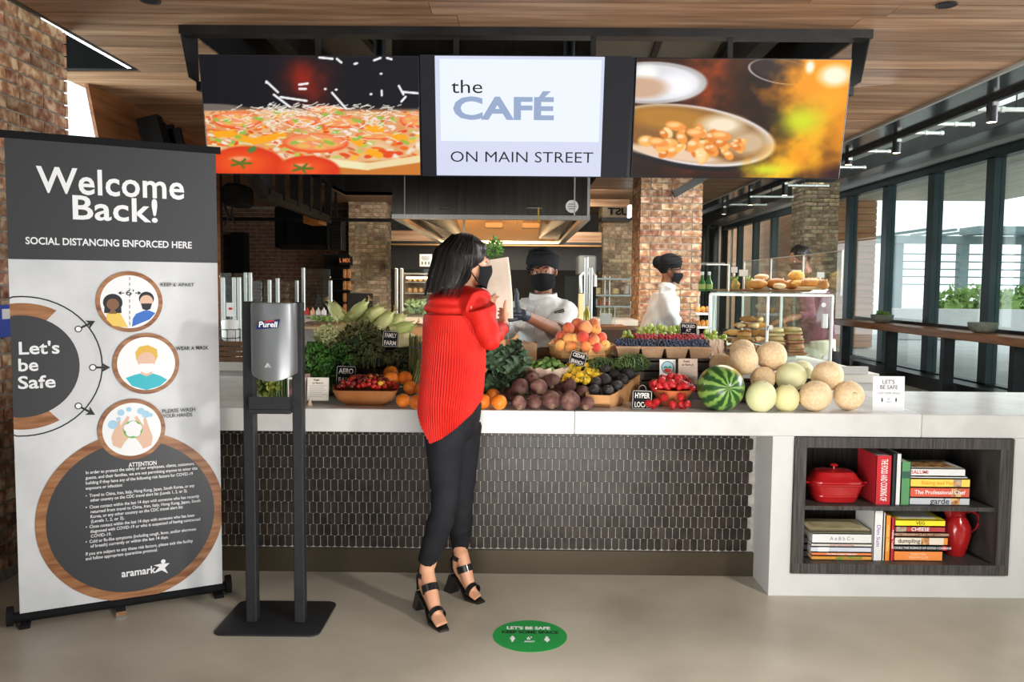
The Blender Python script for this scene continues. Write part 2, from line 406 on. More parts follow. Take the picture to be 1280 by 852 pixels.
def mortar_box(name, x0, x1, y0, y1, z0, z1, k=0.006, kind='structure', label=None, cat=None):
    return MB().box(x0+k, x1-k, y0+k, y1-k, z0, z1).build(name, mortar_m, smooth=False, kind=kind, label=label, cat=cat)
def brickrows(parent, face, u0, u1, w, z0, z1, mat_, joined=False, seed=1, limit=300, key=None):
    """face '-y': bricks on plane y=w running along x; '-x'/'+x': plane x=w running along y"""
    r = random.Random(seed); CH = 0.0677; L = 0.213; H = 0.057; out = []
    row = 0; z = z0
    while z + H <= z1 + 0.001:
        u = u0; first = True
        while u < u1 - 0.02:
            l = (L / 2 if (row % 2 and first) else L); first = False
            if not joined and r.random() < 0.25: l = L / 2
            e = min(u + l - 0.01, u1)
            if e - u > 0.03: out.append((u, e, z, z + H, r.uniform(-0.0015, 0.003)))
            u += l
        row += 1; z += CH
    def put(mb, q):
        a, b, c, d, o = q; D = 0.02; s = 0.0022
        if face == '-y': fr = lambda u, h, k: (u, w - 0.0 - o + k, h)
        elif face == '-x': fr = lambda u, h, k: (w - o + k, u, h)
        else: fr = lambda u, h, k: (w + o - k, u, h)
        pts = [fr(a, c, D), fr(b, c, D), fr(b, d, D), fr(a, d, D), fr(a, c, s), fr(b, c, s), fr(b, d, s), fr(a, d, s), fr(a+s, c+s, 0), fr(b-s, c+s, 0), fr(b-s, d-s, 0), fr(a+s, d-s, 0)]
        mb.add(pts, [(0,1,5,4),(1,2,6,5),(2,3,7,6),(3,0,4,7),(4,5,9,8),(5,6,10,9),(6,7,11,10),(7,4,8,11),(8,9,10,11)])
    out.sort(key=key or (lambda q: 0))
    if joined:
        mb = MB(); [put(mb, q) for q in out]; meta(mb.build('bricks', mat_, parent, smooth=False), kind='stuff'); return
    for q in out[:limit]:
        mb = MB(); put(mb, q); c = Vector(mb.v[8])
        mb.build('brick', mat_, parent, smooth=False)
    if len(out) > limit:
        mb = MB(); [put(mb, q) for q in out[limit:]]; meta(mb.build('more_bricks', mat_, parent, smooth=False), kind='stuff')
WX = -2.557
wl = mortar_box('wall_left', WX - 0.3, WX, 1.6, 4.66, 0, CZ + 0.012)
brickrows(wl, '+x', 3.70, 4.66, WX, 0.062, CZ, brick_m, seed=2)
brickrows(wl, '-y', WX - 0.3, WX, 4.66, 0.062, CZ, brick_m, joined=True)
# left glazing, wood clad wall behind it
S('window_1', MB().box(-3.12, -3.10, 4.66, 5.86, 0.0, CZ), glass_m)
ww = MB(); ww.hexa([(-3.075, 6.9, 0), (-3.05, 6.9, 0), (-3.05, 8.4, 0), (-3.13, 8.4, 0), (-3.075, 5.85, CZ), (-3.05, 5.85, CZ), (-3.05, 8.4, CZ), (-3.13, 8.4, CZ)])
S('wall_left_wood', ww, pm('wall_wood', (0.16, 0.062, 0.022), (0.30, 0.125, 0.05), scale=3, stretch=(8, 0.5, 8), rough=0.5, detail=8))
S('wall_left_far', MB().box(-6.6, -6.5, 8.4, 27, 0, 3.4), black_matt); S('wall_left_screen', MB().box(-6.5, -3.05, 8.38, 8.45, 0, CZ), black_matt)
bw = mortar_box('wall_back_brick', -6.4, -2.6, 15.0, 15.3, 0, CZ)
brickrows(bw, '-y', -6.4, -2.6, 15.0, 0.9, CZ, pm('dark_brick', (0.15, 0.065, 0.04), (0.30, 0.17, 0.11), scale=14, rough=0.85, rand=0.4), joined=True)
def column(n, x0, x1, y0, y1, zt, side, seed, z0=0.0, lab='', mat_=brick_m, zb=0.6):
    c = mortar_box('brick_column', x0, x1, y0, y1, 0, min(zt, 2.88), kind='thing', label=lab, cat='column')
    brickrows(c, '-y', x0, x1, y0, zb, zt - 0.02, mat_, seed=seed, limit=190, key=lambda q: -q[2])
    brickrows(c, side, y0 + 0.0, y1, x0 if side == '-x' else x1, zb, zt - 0.02, mat_, seed=seed + 9, limit=105, key=lambda q: -q[2])
    return c
column(1, 1.242, 1.871, 8.4, 9.0, 2.9, '-x', 11, lab='brick column directly behind the walking cook in the light jacket', zb=0.8)
column(2, -2.90, -2.27, 14.0, 14.6, 3.0, '+x', 12, lab='far brick column left of the stainless hood', mat_=brick_pale, zb=0.9)
column(3, 1.44, 2.06, 14.0, 14.8, 3.0, '-x', 13, lab='far pale brick column just left of the nearer brick column', mat_=brick_pale, zb=0.9)
column(4, 4.96, 5.55, 14.3, 15.0, 3.4, '-x', 14, lab='far brick column near the windows behind the man in purple', mat_=brick_pale, zb=0.9)
S('wall_back', MB().box(-2.6, 3.0, 16.4, 16.6, 0, 3.9), pm('dark_back_wall', (0.035, 0.032, 0.03), (0.05, 0.045, 0.04), scale=4, rough=0.6))
S('wall_behind', MB().box(-9, 6.6, -5.1, -5, 0, 3.4), white_panel)
# right side: soffit, raised ceiling, beams
S('ceiling_soffit', MB().box(3.07, 3.44, -5, 26, CZ, CZ + 0.25), pm('glossy_black_soffit', (0.02, 0.021, 0.022), rough=0.12, spec=0.7))
S('trim_7', MB().box(3.07, 3.10, -5, 26, CZ - 0.02, CZ), alu_m)
S('ceiling_raised', MB().box(3.0, 6.7, -5, 26, 4.15, 4.25), pm('pale_ceiling', (0.42, 0.50, 0.46), (0.50, 0.58, 0.54), scale=2, rough=0.7))
S('ceiling_recess_side', MB().box(3.42, 3.46, -5, 26, CZ + 0.25, 4.15), white_panel)
S('trim_8', MB().box(5.60, 6.62, -5, 26, 3.46, 3.60), pm('grey_metal_soffit', (0.16, 0.17, 0.165), (0.20, 0.21, 0.205), scale=1, rough=0.3, metal=0.5))
S('trim_9', MB().box(5.56, 5.60, -5, 26, 3.40, 3.62), black_steel)
S('trim_10', MB().box(6.28, 6.34, -5, 26, 3.40, 3.46), alu_m)
# window wall on the right: mullions, heads, sills, panes
WXR = 6.5
S('window_2', MB().box(WXR - 0.09, WXR + 0.06, -5, 26, 3.28, 3.46), teal_m)
S('window_3', MB().box(WXR - 0.09, WXR + 0.06, -5, 26, 0.0, 0.22), teal_m)
S('wall_right', MB().box(WXR - 0.09, WXR + 0.1, -5, 26, 3.46, 4.2), white_panel)
k = 0
for i in range(-9, 9):
    yy = 11.27 + 1.6 * i
    f = S('window_%d' % (10 + i), MB().box(WXR - 0.09, WXR + 0.06, yy - 0.10, yy + 0.10, 0.2, 3.3), teal_m)
    MB().box(WXR - 0.005, WXR + 0.005, yy + 0.10, yy + 1.50, 0.22, 3.28).build('pane', glass_g, f, smooth=False)
# far end: dark glazed partition
S('wall_far', MB().box(3.0, 6.6, 25.9, 26, 0, 4.2), pm('dark_glazing', (0.012, 0.018, 0.02), rough=0.1))
for i in range(5):
    S('trim_%d' % (20 + i), MB().box(5.15 + i*0.38, 5.21 + i*0.38, 25.8, 25.9, 0, 3.5), alu_m if i % 2 else teal_m)
S('trim_26', MB().box(4.6, 6.5, 25.78, 25.9, 2.2, 2.28), alu_m)
# track with spotlights and conduits
tr = thing('lighting_track', 'long black lighting track running back along the edge of the wooden ceiling', 'track', (3.46, 10, CZ))
MB().box(3.44, 3.48, -2, 22, CZ - 0.035, CZ).build('rail', black_steel, tr, smooth=False)
spots = [(1240, 140), (1121, 181), (1061, 197), (981, 237), (938, 250), (905, 262)]
ordn = ['nearest and largest', 'second', 'third', 'fourth', 'fifth', 'sixth and farthest']
for i, (sx, sy) in enumerate(spots):
    p = PXW(sx, sy, 3.46)
    t = thing('track_spotlight', 'black cylinder spotlight on the long ceiling track, the %s from the camera' % ordn[i], 'spotlight', (p.x, p.y, p.z - 0.075), group='track spotlights')
    MB().lathe([(0.034, 0.006), (0.037, 0), (0.037, 0.15), (0.03, 0.155)], 20).build('body', black_steel, t, local=True)
    MB().lathe([(0.001, 0.001), (0.031, 0.001), (0.031, 0.006), (0.001, 0.006)], 16).build('lens', warm_emit, t, local=True)
    MB().tube([(0, 0, 0.15), (0, 0, CZ - 0.04 - (p.z - 0.075))], 0.006, 8).build('stem', black_steel, t, local=True)
    MB().box(-0.02, 0.02, -0.05, 0.05, CZ - 0.06 - (p.z - 0.075), CZ - 0.035 - (p.z - 0.075)).build('mount', alu_m, t, smooth=False, local=True)
clab = ['nearest', 'second nearest', 'third nearest', 'fourth nearest', 'fifth nearest', 'sixth nearest', 'seventh nearest', 'eighth nearest']
for i, (px, py) in enumerate([(1262, 137), (1165, 155), (1130, 166), (1070, 189), (1042, 209), (1000, 232), (960, 246), (930, 256)]):
    p = PXW(px, py, 3.75)
    t = thing('sprinkler_pipe', 'short pale steel conduit crossing beside the lighting track, the %s one' % clab[i], 'pipe', (3.5, p.y, p.z))
    MB().tube([(0, 0, 0), (0.62, 0, 0)], 0.018, 12).build('tube', alu_m, t, local=True)
    for q in (0.18, 0.45, 0.60): MB().tube([(q, 0, 0), (q + 0.03, 0, 0)], 0.024, 12).build('coupling', alu_m, t, local=True)
    MB().tube([(0.3, 0, 0), (0.3, 0, 4.15 - p.z)], 0.006, 6).build('hanger', black_steel, t, local=True)
# square panel light over the window aisle
pl = PZ(1215, 113, 4.12)
MB().box(pl.x - 0.5, pl.x + 0.4, pl.y - 0.25, pl.y + 0.25, 4.11, 4.15).build('panel_light', white_emit, smooth=False, label='flat lit ceiling panel in the raised bay above the window aisle', cat='light')
# window bar
bar = thing('window_bar', 'long wooden standing bar with dark posts along the windows', 'bar counter', (6.0, 10, 0))
MB().bbox(5.80, 6.22, 3, 15.2, 0.84, 0.945, 0.006).build('worktop', walnut, bar)
MB().box(6.22, 6.30, 3, 15.2, 0.90, 0.99).build('back_ledge', black_steel, bar, smooth=False)
for yy in (5.2, 6.7, 8.2, 9.75, 11.35, 13.05, 14.9): MB().box(5.90, 6.05, yy - 0.05, yy + 0.05, 0, 0.84).build('post', black_steel, bar, smooth=False)
MB().box(6.1, 6.4, 3, 15.2, 0.0, 0.20).build('plinth', black_steel, bar, smooth=False)
stone_m = pm('stoneware', (0.22, 0.24, 0.20), (0.32, 0.34, 0.29), scale=20, rough=0.7)
leaf_out = pm('hedge_leaf', (0.13, 0.26, 0.05), (0.30, 0.46, 0.12), scale=3, rough=0.6, rand=0.2)
def rnd_leaves(mb, n, c, r, size, seed, hemi=False, up=0.3):
    q = random.Random(seed)
    for _ in range(n):
        d = Vector((q.gauss(0, 1), q.gauss(0, 1), q.gauss(0, 1))).normalized()
        if hemi: d.z = abs(d.z)
        k = q.uniform(0.55, 1.0)
        p = Vector(c) + Vector((d.x*r[0], d.y*r[1], d.z*r[2])) * k
        a = Vector((q.gauss(0, 1), q.gauss(0, 1), q.gauss(0, 1) + up)).normalized(); b = a.orthogonal().normalized(); s = size * q.uniform(0.6, 1.3)
        n_ = a.cross(b) * 0.15 * s
        mb.add([p, p + a*s*0.5 + b*s*0.32 + n_, p + a*s, p + a*s*0.5 - b*s*0.32 + n_], [(0, 1, 2), (0, 2, 3)])
    return mb
for (px, py, lab, veg) in ((1103, 392, 'round grey stoneware bowl of green plants on the far part of the window bar', True), (1229, 402, 'round grey stoneware bowl on the nearer part of the window bar', False)):
    p = PXW(px, py, 6.0); b = thing('planter_bowl', lab, 'bowl', (6.0, p.y, 0.945))
    MB().lathe([(0.08, 0), (0.13, 0.02), (0.172, 0.075), (0.18, 0.135), (0.168, 0.135), (0.155, 0.075), (0.11, 0.03), (0.001, 0.03)], 28).build('bowl', stone_m, b, local=True)
    if veg: rnd_leaves(MB(), 90, (0, 0, 0.13), (0.12, 0.12, 0.05), 0.06, 4, True).build('plant', leaf_out, b, local=True, smooth=False)
# outdoors
slat = pm('exterior_wood_slats', (0.50, 0.21, 0.085), (0.62, 0.30, 0.14), scale=1.2, stretch=(1, 1, 12), rough=0.6)
ext = MB().box(7.62, 9.0, 20.8, 40, 0, 7).build('neighbouring_wall', mortar_m, smooth=False, label='outdoor wall clad in warm orange horizontal boards beyond the far windows', cat='wall')
for i in range(26):
    MB().box(7.6, 9.01, 20.76, 20.80, 0.02 + i*0.16, 0.165 + i*0.16).build('board', slat, ext, smooth=False)
MB().box(7.58, 7.62, 20.8, 40, 0, 7).build('side_cladding', slat, ext, smooth=False)
can = MB().box(6.62, 11.9, -5, 20.7, 3.74, 3.9).build('canopy', white_panel, smooth=False, label='outdoor canopy ceiling of pale boards above the terrace', cat='canopy')
pale_wood = pm('canopy_boards', (0.52, 0.47, 0.38), (0.64, 0.58, 0.49), scale=3, stretch=(12, 0.6, 1), rough=0.6, rand=0.1)
for i in range(34): MB().box(6.66 + i*0.155, 6.80 + i*0.155, 4, 20.7, 3.71, 3.74).build('board', pale_wood, can, smooth=False)
hedge_x = [(14.5, 26), (17.0, 27), (19.5, 28), (22.0, 29), (24.5, 30), (27, 31)]
for i, (hx, hy) in enumerate(hedge_x):
    o = MB().box(hx - 1.15, hx + 1.15, hy - 0.35, hy + 0.35, 0.6, 1.1); rnd_leaves(o, 900, (hx, hy, 1.05), (1.35, 0.6, 0.55), 0.22, i + 40)
    o.build('hedge', leaf_out, smooth=False, label='clipped green hedge outside the windows, %s one from the left' % ['first', 'second', 'third', 'fourth', 'fifth', 'sixth'][i], cat='hedge', group='terrace hedges')
MB().box(11, 32, 24.6, 24.9, 0, 0.92).build('terrace_wall', white_panel, smooth=False, label='low pale terrace wall in front of the hedges', cat='wall')
pg = thing('pergola', 'long grey steel pergola with horizontal rails on the terrace outside', 'pergola', (22, 38, 0))
pgm = pm('pergola_paint', (0.17, 0.24, 0.25), (0.22, 0.29, 0.30), scale=1, rough=0.5)
for i in range(6): MB().box(17.3 + 3.0*i, 17.7 + 3.0*i, 37.8, 38.2, 0, 3.6).build('post', pgm, pg, smooth=False)
MB().box(16.6, 34, 37.7, 38.3, 3.6, 3.95).build('beam', pgm, pg, smooth=False)
MB().box(20.2, 34, 36.2, 37.8, 3.98, 4.3).build('canopy_edge', pgm, pg, smooth=False)
for z in (1.7, 2.05, 2.4, 2.75, 3.1): MB().box(17.4, 34, 37.95, 38.05, z, z + 0.06).build('rail', pgm, pg, smooth=False)
for i in range(14): MB().box(17 + i*1.2, 17.15 + i*1.2, 34.5, 38.3, 3.95, 4.05).build('rafter', pgm, pg, smooth=False)
# ------------------------------------------------------------------ produce counter
FY, CT = 3.908, 0.90
tile_m = pm('dark_glazed_tile', (0.013, 0.0095, 0.0075), (0.032, 0.023, 0.018), scale=22, rough=0.34, rand=0.3, spec=0.28)
grout_m = pm('pale_grout', (0.30, 0.275, 0.25), (0.44, 0.41, 0.375), scale=30, rough=0.35)
cnt = thing('produce_counter', 'long serving counter clad in dark mosaic tile with a white stone end unit', 'counter', (0, 4.2, 0))
MB().box(-2.35, -0.95, 4.192, 5.25, 0.0, 0.786).box(-0.95, 1.24, 4.192, 4.70, 0.0, 0.786).build('carcass', grout_m, cnt, smooth=False)
MB().box(-2.35, 1.24, 4.17, 4.192, 0.0, 0.125).build('kick_board', pm('bronze_kick_board', (0.055, 0.042, 0.026), (0.07, 0.055, 0.036), scale=2, rough=0.35, metal=0.5), cnt, smooth=False)
TW, TH = 0.0372, 0.0594
def tile_pts(w, h, c=0.007):
    hw = w/2; n = 5; top = [(hw - w*i/(n-1), h/2 - c + c*math.sin(PI*i/(n-1))**0.8) for i in range(n)]
    bot = [(-hw + w*i/(n-1), -h/2 + c - c*math.sin(PI*i/(n-1))**0.8) for i in range(n)]
    return bot + top
tp = tile_pts(TW - 0.0034, TH + 0.0038); tq = [(x*0.94, z*0.96) for x, z in tp]
def tile_into(mb, cx, cz): mb.loft([[(cx+x, 4.1925, cz+z) for x, z in tp], [(cx+x, 4.1895, cz+z) for x, z in tp], [(cx+x, 4.1885, cz+z) for x, z in tq]], cap0=False)
tm = MB(); tm.loft([[(x, 0.0015, z) for x, z in tp], [(x, -0.0015, z) for x, z in tp], [(x, -0.0025, z) for x, z in tq]], cap0=False)
t_me = None; cells = []
for r_ in range(12):
    z = 0.158 + r_*TH
    if z > 0.80: break
    for c_ in range(-54, 35):
        x = c_*TW + (TW/2 if r_ % 2 else 0)
        if -1.95 < x < 1.225: cells.append((abs(x - 0.45), x, z))
cells.sort(); rest = MB()
for i, (_, x, z) in enumerate(cells):
    if z + TH/2 > 0.79: rest.add([(x+u, 4.1895, min(0.786, z+w)) for u, w in tp], [tuple(range(len(tp)))]); continue
    if t_me is None: o = tm.build('tile', tile_m, None, local=True); t_me = o.data; bpy.data.objects.remove(o)
    if i < 300: shared('tile', t_me, cnt, (x, 4.191 - 4.2 + 0.0003*math.sin(i*1.7), z), rot=(math.sin(i*2.3)*0.012, 0, math.sin(i*3.1)*0.02))
    else: tile_into(rest, x, z)
meta(rest.build('more_tiles', tile_m, cnt), kind='stuff')
# white stone top and end unit
top = thing('countertop', 'long white quartz countertop under the produce display', 'countertop', (0, 4.4, 0.787))
MB().bbox(-2.35, -0.95, 4.80, 5.25, 0.787, CT, 0.001).build('slab', quartz_m, top); MB().bbox(-2.35, 0.278, FY, 4.80, 0.787, CT, 0.003).build('slab', quartz_m, top)
MB().bbox(0.280, 1.95, FY, 4.80, 0.787, CT, 0.003).build('slab', quartz_m, top)
MB().bbox(1.952, 4.2, FY, 4.80, 0.787, CT, 0.003).build('slab', quartz_m, top)
eu = MB(); eu.box(1.238, 1.34, FY + 0.002, 4.7, 0, 0.787); eu.box(1.34, 2.395, FY + 0.002, 4.7, 0, 0.113); eu.box(2.395, 4.1, FY + 0.002, 4.7, 0, 0.787); eu.box(1.34, 2.395, 4.42, 4.7, 0.113, 0.787)
eu.build('end_unit', white_panel, cnt, smooth=False)
dkw = pm('charcoal_wood', (0.026, 0.023, 0.022), (0.080, 0.072, 0.066), scale=14, stretch=(9, 1, 0.35), rough=0.5, bump=0.15, bscale=30, detail=6)
bk = thing('bookcase', 'dark wood grain bookcase niche with two shelves in the white counter end', 'bookcase', (1.87, 4.1, 0.113))
bx0, bx1, bz0, bz1 = 1.342, 2.393, 0.115, 0.785
ix0, ix1, iz0, iz1 = 1.398, 2.330, 0.165, 0.735
MB().box(bx0, bx1, FY - 0.012, 4.40, iz1, bz1).build('top_panel', dkw, bk, smooth=False)
MB().box(bx0, bx1, FY - 0.012, 4.40, bz0, iz0).build('bottom_panel', dkw, bk, smooth=False)
MB().box(bx0, ix0, FY - 0.012, 4.40, iz0, iz1).build('side_panel', dkw, bk, smooth=False)
MB().box(ix1, bx1, FY - 0.012, 4.40, iz0, iz1).build('side_panel', dkw, bk, smooth=False)
MB().box(bx0, bx1, 4.40, 4.415, bz0, bz1).build('back_panel', dkw, bk, smooth=False)
SHZ = 0.445
MB().box(ix0, ix1, FY + 0.01, 4.40, SHZ - 0.02, SHZ).build('shelf', dkw, bk, smooth=False)
# ---- things in the bookcase
def xat(px, Y=3.97): return P(px, 600, Y).x
paper_m = pm('page_paper', (0.72, 0.69, 0.62), (0.80, 0.77, 0.70), scale=60, stretch=(1, 1, 20), rough=0.9)
def cm(name, c, rough=0.35): return pm('cover_' + name, c, tuple(min(1, v*1.12+0.01) for v in c), scale=5, rough=rough)
INK = pm('black_ink', (0.01, 0.01, 0.01), rough=0.6); WHT = pm('white_ink', (0.85, 0.85, 0.85), rough=0.6); GRYI = pm('grey_ink', (0.25, 0.25, 0.25), rough=0.6)
def book_flat(x0, x1, z0, z1, cov, lab, txt=None, ink=WHT, depth=0.20, y0=None, tsz=0.6, patch=None, rz=0.0, shift=0.0, spine_font=0.0, top=None):
    y0 = y0 if y0 is not None else FY + 0.045
    b = thing('book', lab, 'book', ((x0+x1)/2, y0 + depth/2, z0), rz=rz)
    w = x1 - x0; h = z1 - z0; t = 0.003
    M = MB(); M.box(-w/2, w/2, -depth/2, -depth/2 + t, 0, h); M.box(-w/2, w/2, -depth/2, depth/2, 0, t); M.box(-w/2, w/2, -depth/2, depth/2, h - t, h)
    M.build('cover', cov, b, smooth=False, local=True)
    MB().box(-w/2 + 0.004, w/2 - 0.004, -depth/2 + t, depth/2 - 0.004, t, h - t).build('pages', paper_m, b, smooth=False, local=True)
    Ms = wm(b) @ basis((shift, -depth/2 - 0.0006, h/2), (1, 0, 0), (0, 0, 1))
    if txt: text('spine_lettering', txt, Ms, h*tsz*1.25, ink, b, bold=0.012)
    if patch:
        for (u0, u1, pc) in patch:
            MB().box(-w/2 + w*u0, -w/2 + w*u1, -depth/2 - 0.0005, -depth/2 + 0.001, h*0.08, h*0.92).build('spine_picture', pc, b, smooth=False, local=True)
    if top: MB().box(-w/2 + 0.03, w/2 - 0.03, -depth/2 + 0.03, depth/2 - 0.03, h, h + 0.0006).build('cover_picture', top, b, smooth=False, local=True)
    return b
def book_up(x0, x1, z0, h, cov, lab, txt=None, ink=WHT, depth=0.22, y0=None, lean=0.0, size=0.6, page_left=False, band=None):
    y0 = y0 if y0 is not None else FY + 0.045
    b = thing('book', lab, 'book', ((x0+x1)/2, y0 + depth/2, z0), rot=(0, lean, 0))
    w = x1 - x0; t = 0.0025
    M = MB(); M.box(-w/2, w/2, -depth/2, -depth/2 + t, 0, h); M.box(-w/2, -w/2 + t, -depth/2, depth/2, 0, h); M.box(w/2 - t, w/2, -depth/2, depth/2, 0, h)
    M.build('cover', cov, b, smooth=False, local=True)
    MB().box(-w/2 + t, w/2 - t, -depth/2 + t, depth/2 - 0.004, 0.003, h - 0.003).build('pages', paper_m, b, smooth=False, local=True)
    if band: MB().box(-w/2, w/2, -depth/2 - 0.0005, -depth/2 + 0.001, h*band[0], h*band[1]).build('spine_band', band[2], b, smooth=False, local=True)
    if txt: text('spine_lettering', txt, wm(b) @ basis((0, -depth/2 - 0.0008, h/2), (0, 0, -1), (1, 0, 0)), w*size*1.2, ink, b, bold=0.01, width=min(h*0.85, 0.6*w*size*1.2*len(txt)))
    return b
y3 = 3.953
def ZZ(py, Y=y3): return P(1150, py, Y).z
def XX(px, Y=y3): return P(px, 600, Y).x
photo_m = pm('food_photo', (0.30, 0.08, 0.03), (0.75, 0.50, 0.20), scale=40, rough=0.4, lo=0.4, hi=0.6)
pale_photo = pm('pale_photo', (0.55, 0.50, 0.42), (0.30, 0.18, 0.12), scale=40, rough=0.4)
S1 = SHZ + 0.0005
red_c, blk_c, grn_c, gdk = cm('red', (0.50, 0.02, 0.03)), cm('black', (0.02, 0.025, 0.03)), cm('green', (0.10, 0.28, 0.12)), cm('white', (0.70, 0.70, 0.70))
book_up(XX(1095), XX(1114), S1, 0.243, red_c, 'thick bright red book standing upright on the upper shelf', 'THE FOOD AND COOKING OF', WHT, size=0.5)
book_up(XX(1115), XX(1119.5), S1, 0.252, blk_c, 'thin black book standing upright on the upper shelf', None)
book_up(XX(1120), XX(1126), S1, 0.252, gdk, 'thin white book standing upright on the upper shelf', None, INK)
book_up(XX(1126.5), XX(1138), S1, 0.213, grn_c, 'green cloth book standing upright beside the flat pile on the upper shelf', None, band=(0.62, 0.78, cm('dark_green', (0.03, 0.10, 0.07))))
xs = XX(1138.6)
zt = [ZZ(628.5), ZZ(618.5), ZZ(604.5), ZZ(592), ZZ(580)]
zt[0] = S1
hts = [0.036, 0.047, 0.047, 0.0, 0.046]
z = S1
book_flat(xs, XX(1213), z, z + 0.037, cm('silver', (0.50, 0.52, 0.56)), 'silver grey book lying flat at the bottom of the upper shelf pile', 'garde', INK, tsz=0.9, patch=[(0.70, 0.84, photo_m)]); z += 0.0385
book_flat(xs, XX(1212.5), z, z + 0.049, cm('salmon', (0.62, 0.10, 0.06)), 'salmon red book on the upper shelf pile above the silver book', 'The Professional Chef', WHT, tsz=0.45, patch=[(0.70, 0.86, photo_m)]); z += 0.0505
book_flat(xs, XX(1212.5), z, z + 0.042, cm('yellow', (0.85, 0.60, 0.10)), 'yellow book on the upper shelf pile below the white topmost book', 'Baking and Pastry', pm('orange_ink', (0.75, 0.30, 0.02)), tsz=0.5, patch=[(0.72, 0.86, pale_photo)]); z += 0.0435
book_flat(xs - 0.0, XX(1209), z, z + 0.010, gdk, 'very thin white book between the yellow book and the topmost book', None); z += 0.0115
book_flat(xs, XX(1206), z, z + 0.037, gdk, 'white book with a red food photo cover on top of the upper shelf pile', 'SALUMI', pm('red_ink', (0.5, 0.03, 0.02)), tsz=0.55, shift=-0.09, top=photo_m); z += 0.04
# lower shelf
S2 = iz0 + 0.0005; z = S2
xl, xr_ = XX(1018), XX(1093)
book_flat(xl, xr_, z, z + 0.021, cm('food', (0.62, 0.28, 0.05)), 'orange and green book at the very bottom of the left lower pile', None, patch=[(0.4, 0.85, pm('veg_photo', (0.10, 0.28, 0.05), (0.75, 0.15, 0.03), scale=50, rough=0.4))]); z += 0.022
book_flat(xl, xr_, z, z + 0.017, cm('coral', (0.72, 0.20, 0.07)), 'coral red thin book near the bottom of the left lower pile', 'The Slow Cooker Collection', WHT, tsz=0.6); z += 0.018
book_flat(xl - 0.006, xr_ - 0.003, z, z + 0.026, cm('pale_blue', (0.55, 0.58, 0.66)), 'pale blue grey book in the left lower pile', None, patch=[(0.12, 0.3, gdk)]); z += 0.027
book_flat(xl - 0.003, xr_, z, z + 0.016, cm('cream', (0.62, 0.60, 0.55)), 'thin cream book in the left lower pile below the thick white book', 'Great French Favourites', pm('red_ink', (0.5, 0.03, 0.02)), tsz=0.6); z += 0.017
book_flat(xl, xr_ - 0.003, z, z + 0.048, gdk, 'thick white book in the left lower pile', 'A a B b C c', GRYI, tsz=0.42); z += 0.049
book_flat(xl - 0.008, xr_ - 0.006, z, z + 0.009, cm('leaf', (0.25, 0.28, 0.15)), 'thin olive book near the top of the left lower pile', None); z += 0.010
book_flat(xl - 0.012, xr_ - 0.006, z, z + 0.007, cm('buff', (0.70, 0.58, 0.35)), 'thin buff magazine on the top of the left lower pile', None, top=pm('map_print', (0.75, 0.62, 0.35), (0.45, 0.40, 0.22), scale=12)); z += 0.01
for i, (dx, c) in enumerate(((0.0, cm('slate', (0.05, 0.05, 0.06))),)):
    pass
book_up(XX(1095), XX(1106), S2, 0.248, gdk, 'tall white book standing upright at the middle of the lower shelf', 'Dim Sum', pm('violet_ink', (0.30, 0.10, 0.40)), size=0.5)
book_up(XX(1106.5), XX(1109), S2, 0.24, paper_m, 'thin cream booklet upright beside the tall white book', None)
book_up(XX(1109.5), XX(1116), S2, 0.225, cm('orange', (0.75, 0.25, 0.03)), 'narrow orange book standing upright on the lower shelf', 'stone edible', pm('yellow_ink', (0.85, 0.70, 0.2)), size=0.6)
book_up(XX(1116.5), XX(1121), S2, 0.215, red_c, 'narrow dark red book upright beside the lower right pile', 'Family Table', WHT, size=0.6)
x0 = XX(1121.8); z = S2
book_flat(x0, XX(1182), z, z + 0.050, cm('tangerine', (0.78, 0.24, 0.05)), 'bright orange book at the bottom of the right lower pile', 'ESSENTIAL\nTECHNIQUES', pm('peach_ink', (0.95, 0.60, 0.35)), tsz=0.26); z += 0.0515
book_flat(x0, XX(1190), z, z + 0.026, blk_c, 'black book in the right lower pile above the bright orange one', 'COOKS THE SCIENCE OF GOOD COOKING', WHT, tsz=0.45, patch=[(0.88, 0.95, red_c)]); z += 0.0275
book_flat(x0, XX(1188), z, z + 0.040, cm('ivory', (0.70, 0.62, 0.52)), 'ivory book in the middle of the right lower pile', 'dumpling', INK, tsz=0.6, shift=-0.06, patch=[(0.5, 0.65, photo_m), (0.93, 1.0, cm('orange', (0.75, 0.25, 0.03)))]); z += 0.0415
book_flat(x0, XX(1187), z, z + 0.022, cm('brown', (0.14, 0.05, 0.03)), 'thin dark brown book in the right lower pile', 'MEDITERRANEAN CLAY POT COOKING', pm('tan_ink', (0.75, 0.55, 0.35)), tsz=0.55); z += 0.0235
book_flat(x0, XX(1184), z, z + 0.028, cm('crimson', (0.42, 0.05, 0.05)), 'crimson book with white capitals in the right lower pile', 'CHEESE', WHT, tsz=0.75, patch=[(0.02, 0.22, pale_photo)]); z += 0.0295
book_flat(x0, XX(1184), z, z + 0.031, cm('lemon', (0.90, 0.72, 0.03)), 'lemon yellow book on top of the right lower pile', 'VEG', INK, tsz=0.62, top=paper_m)
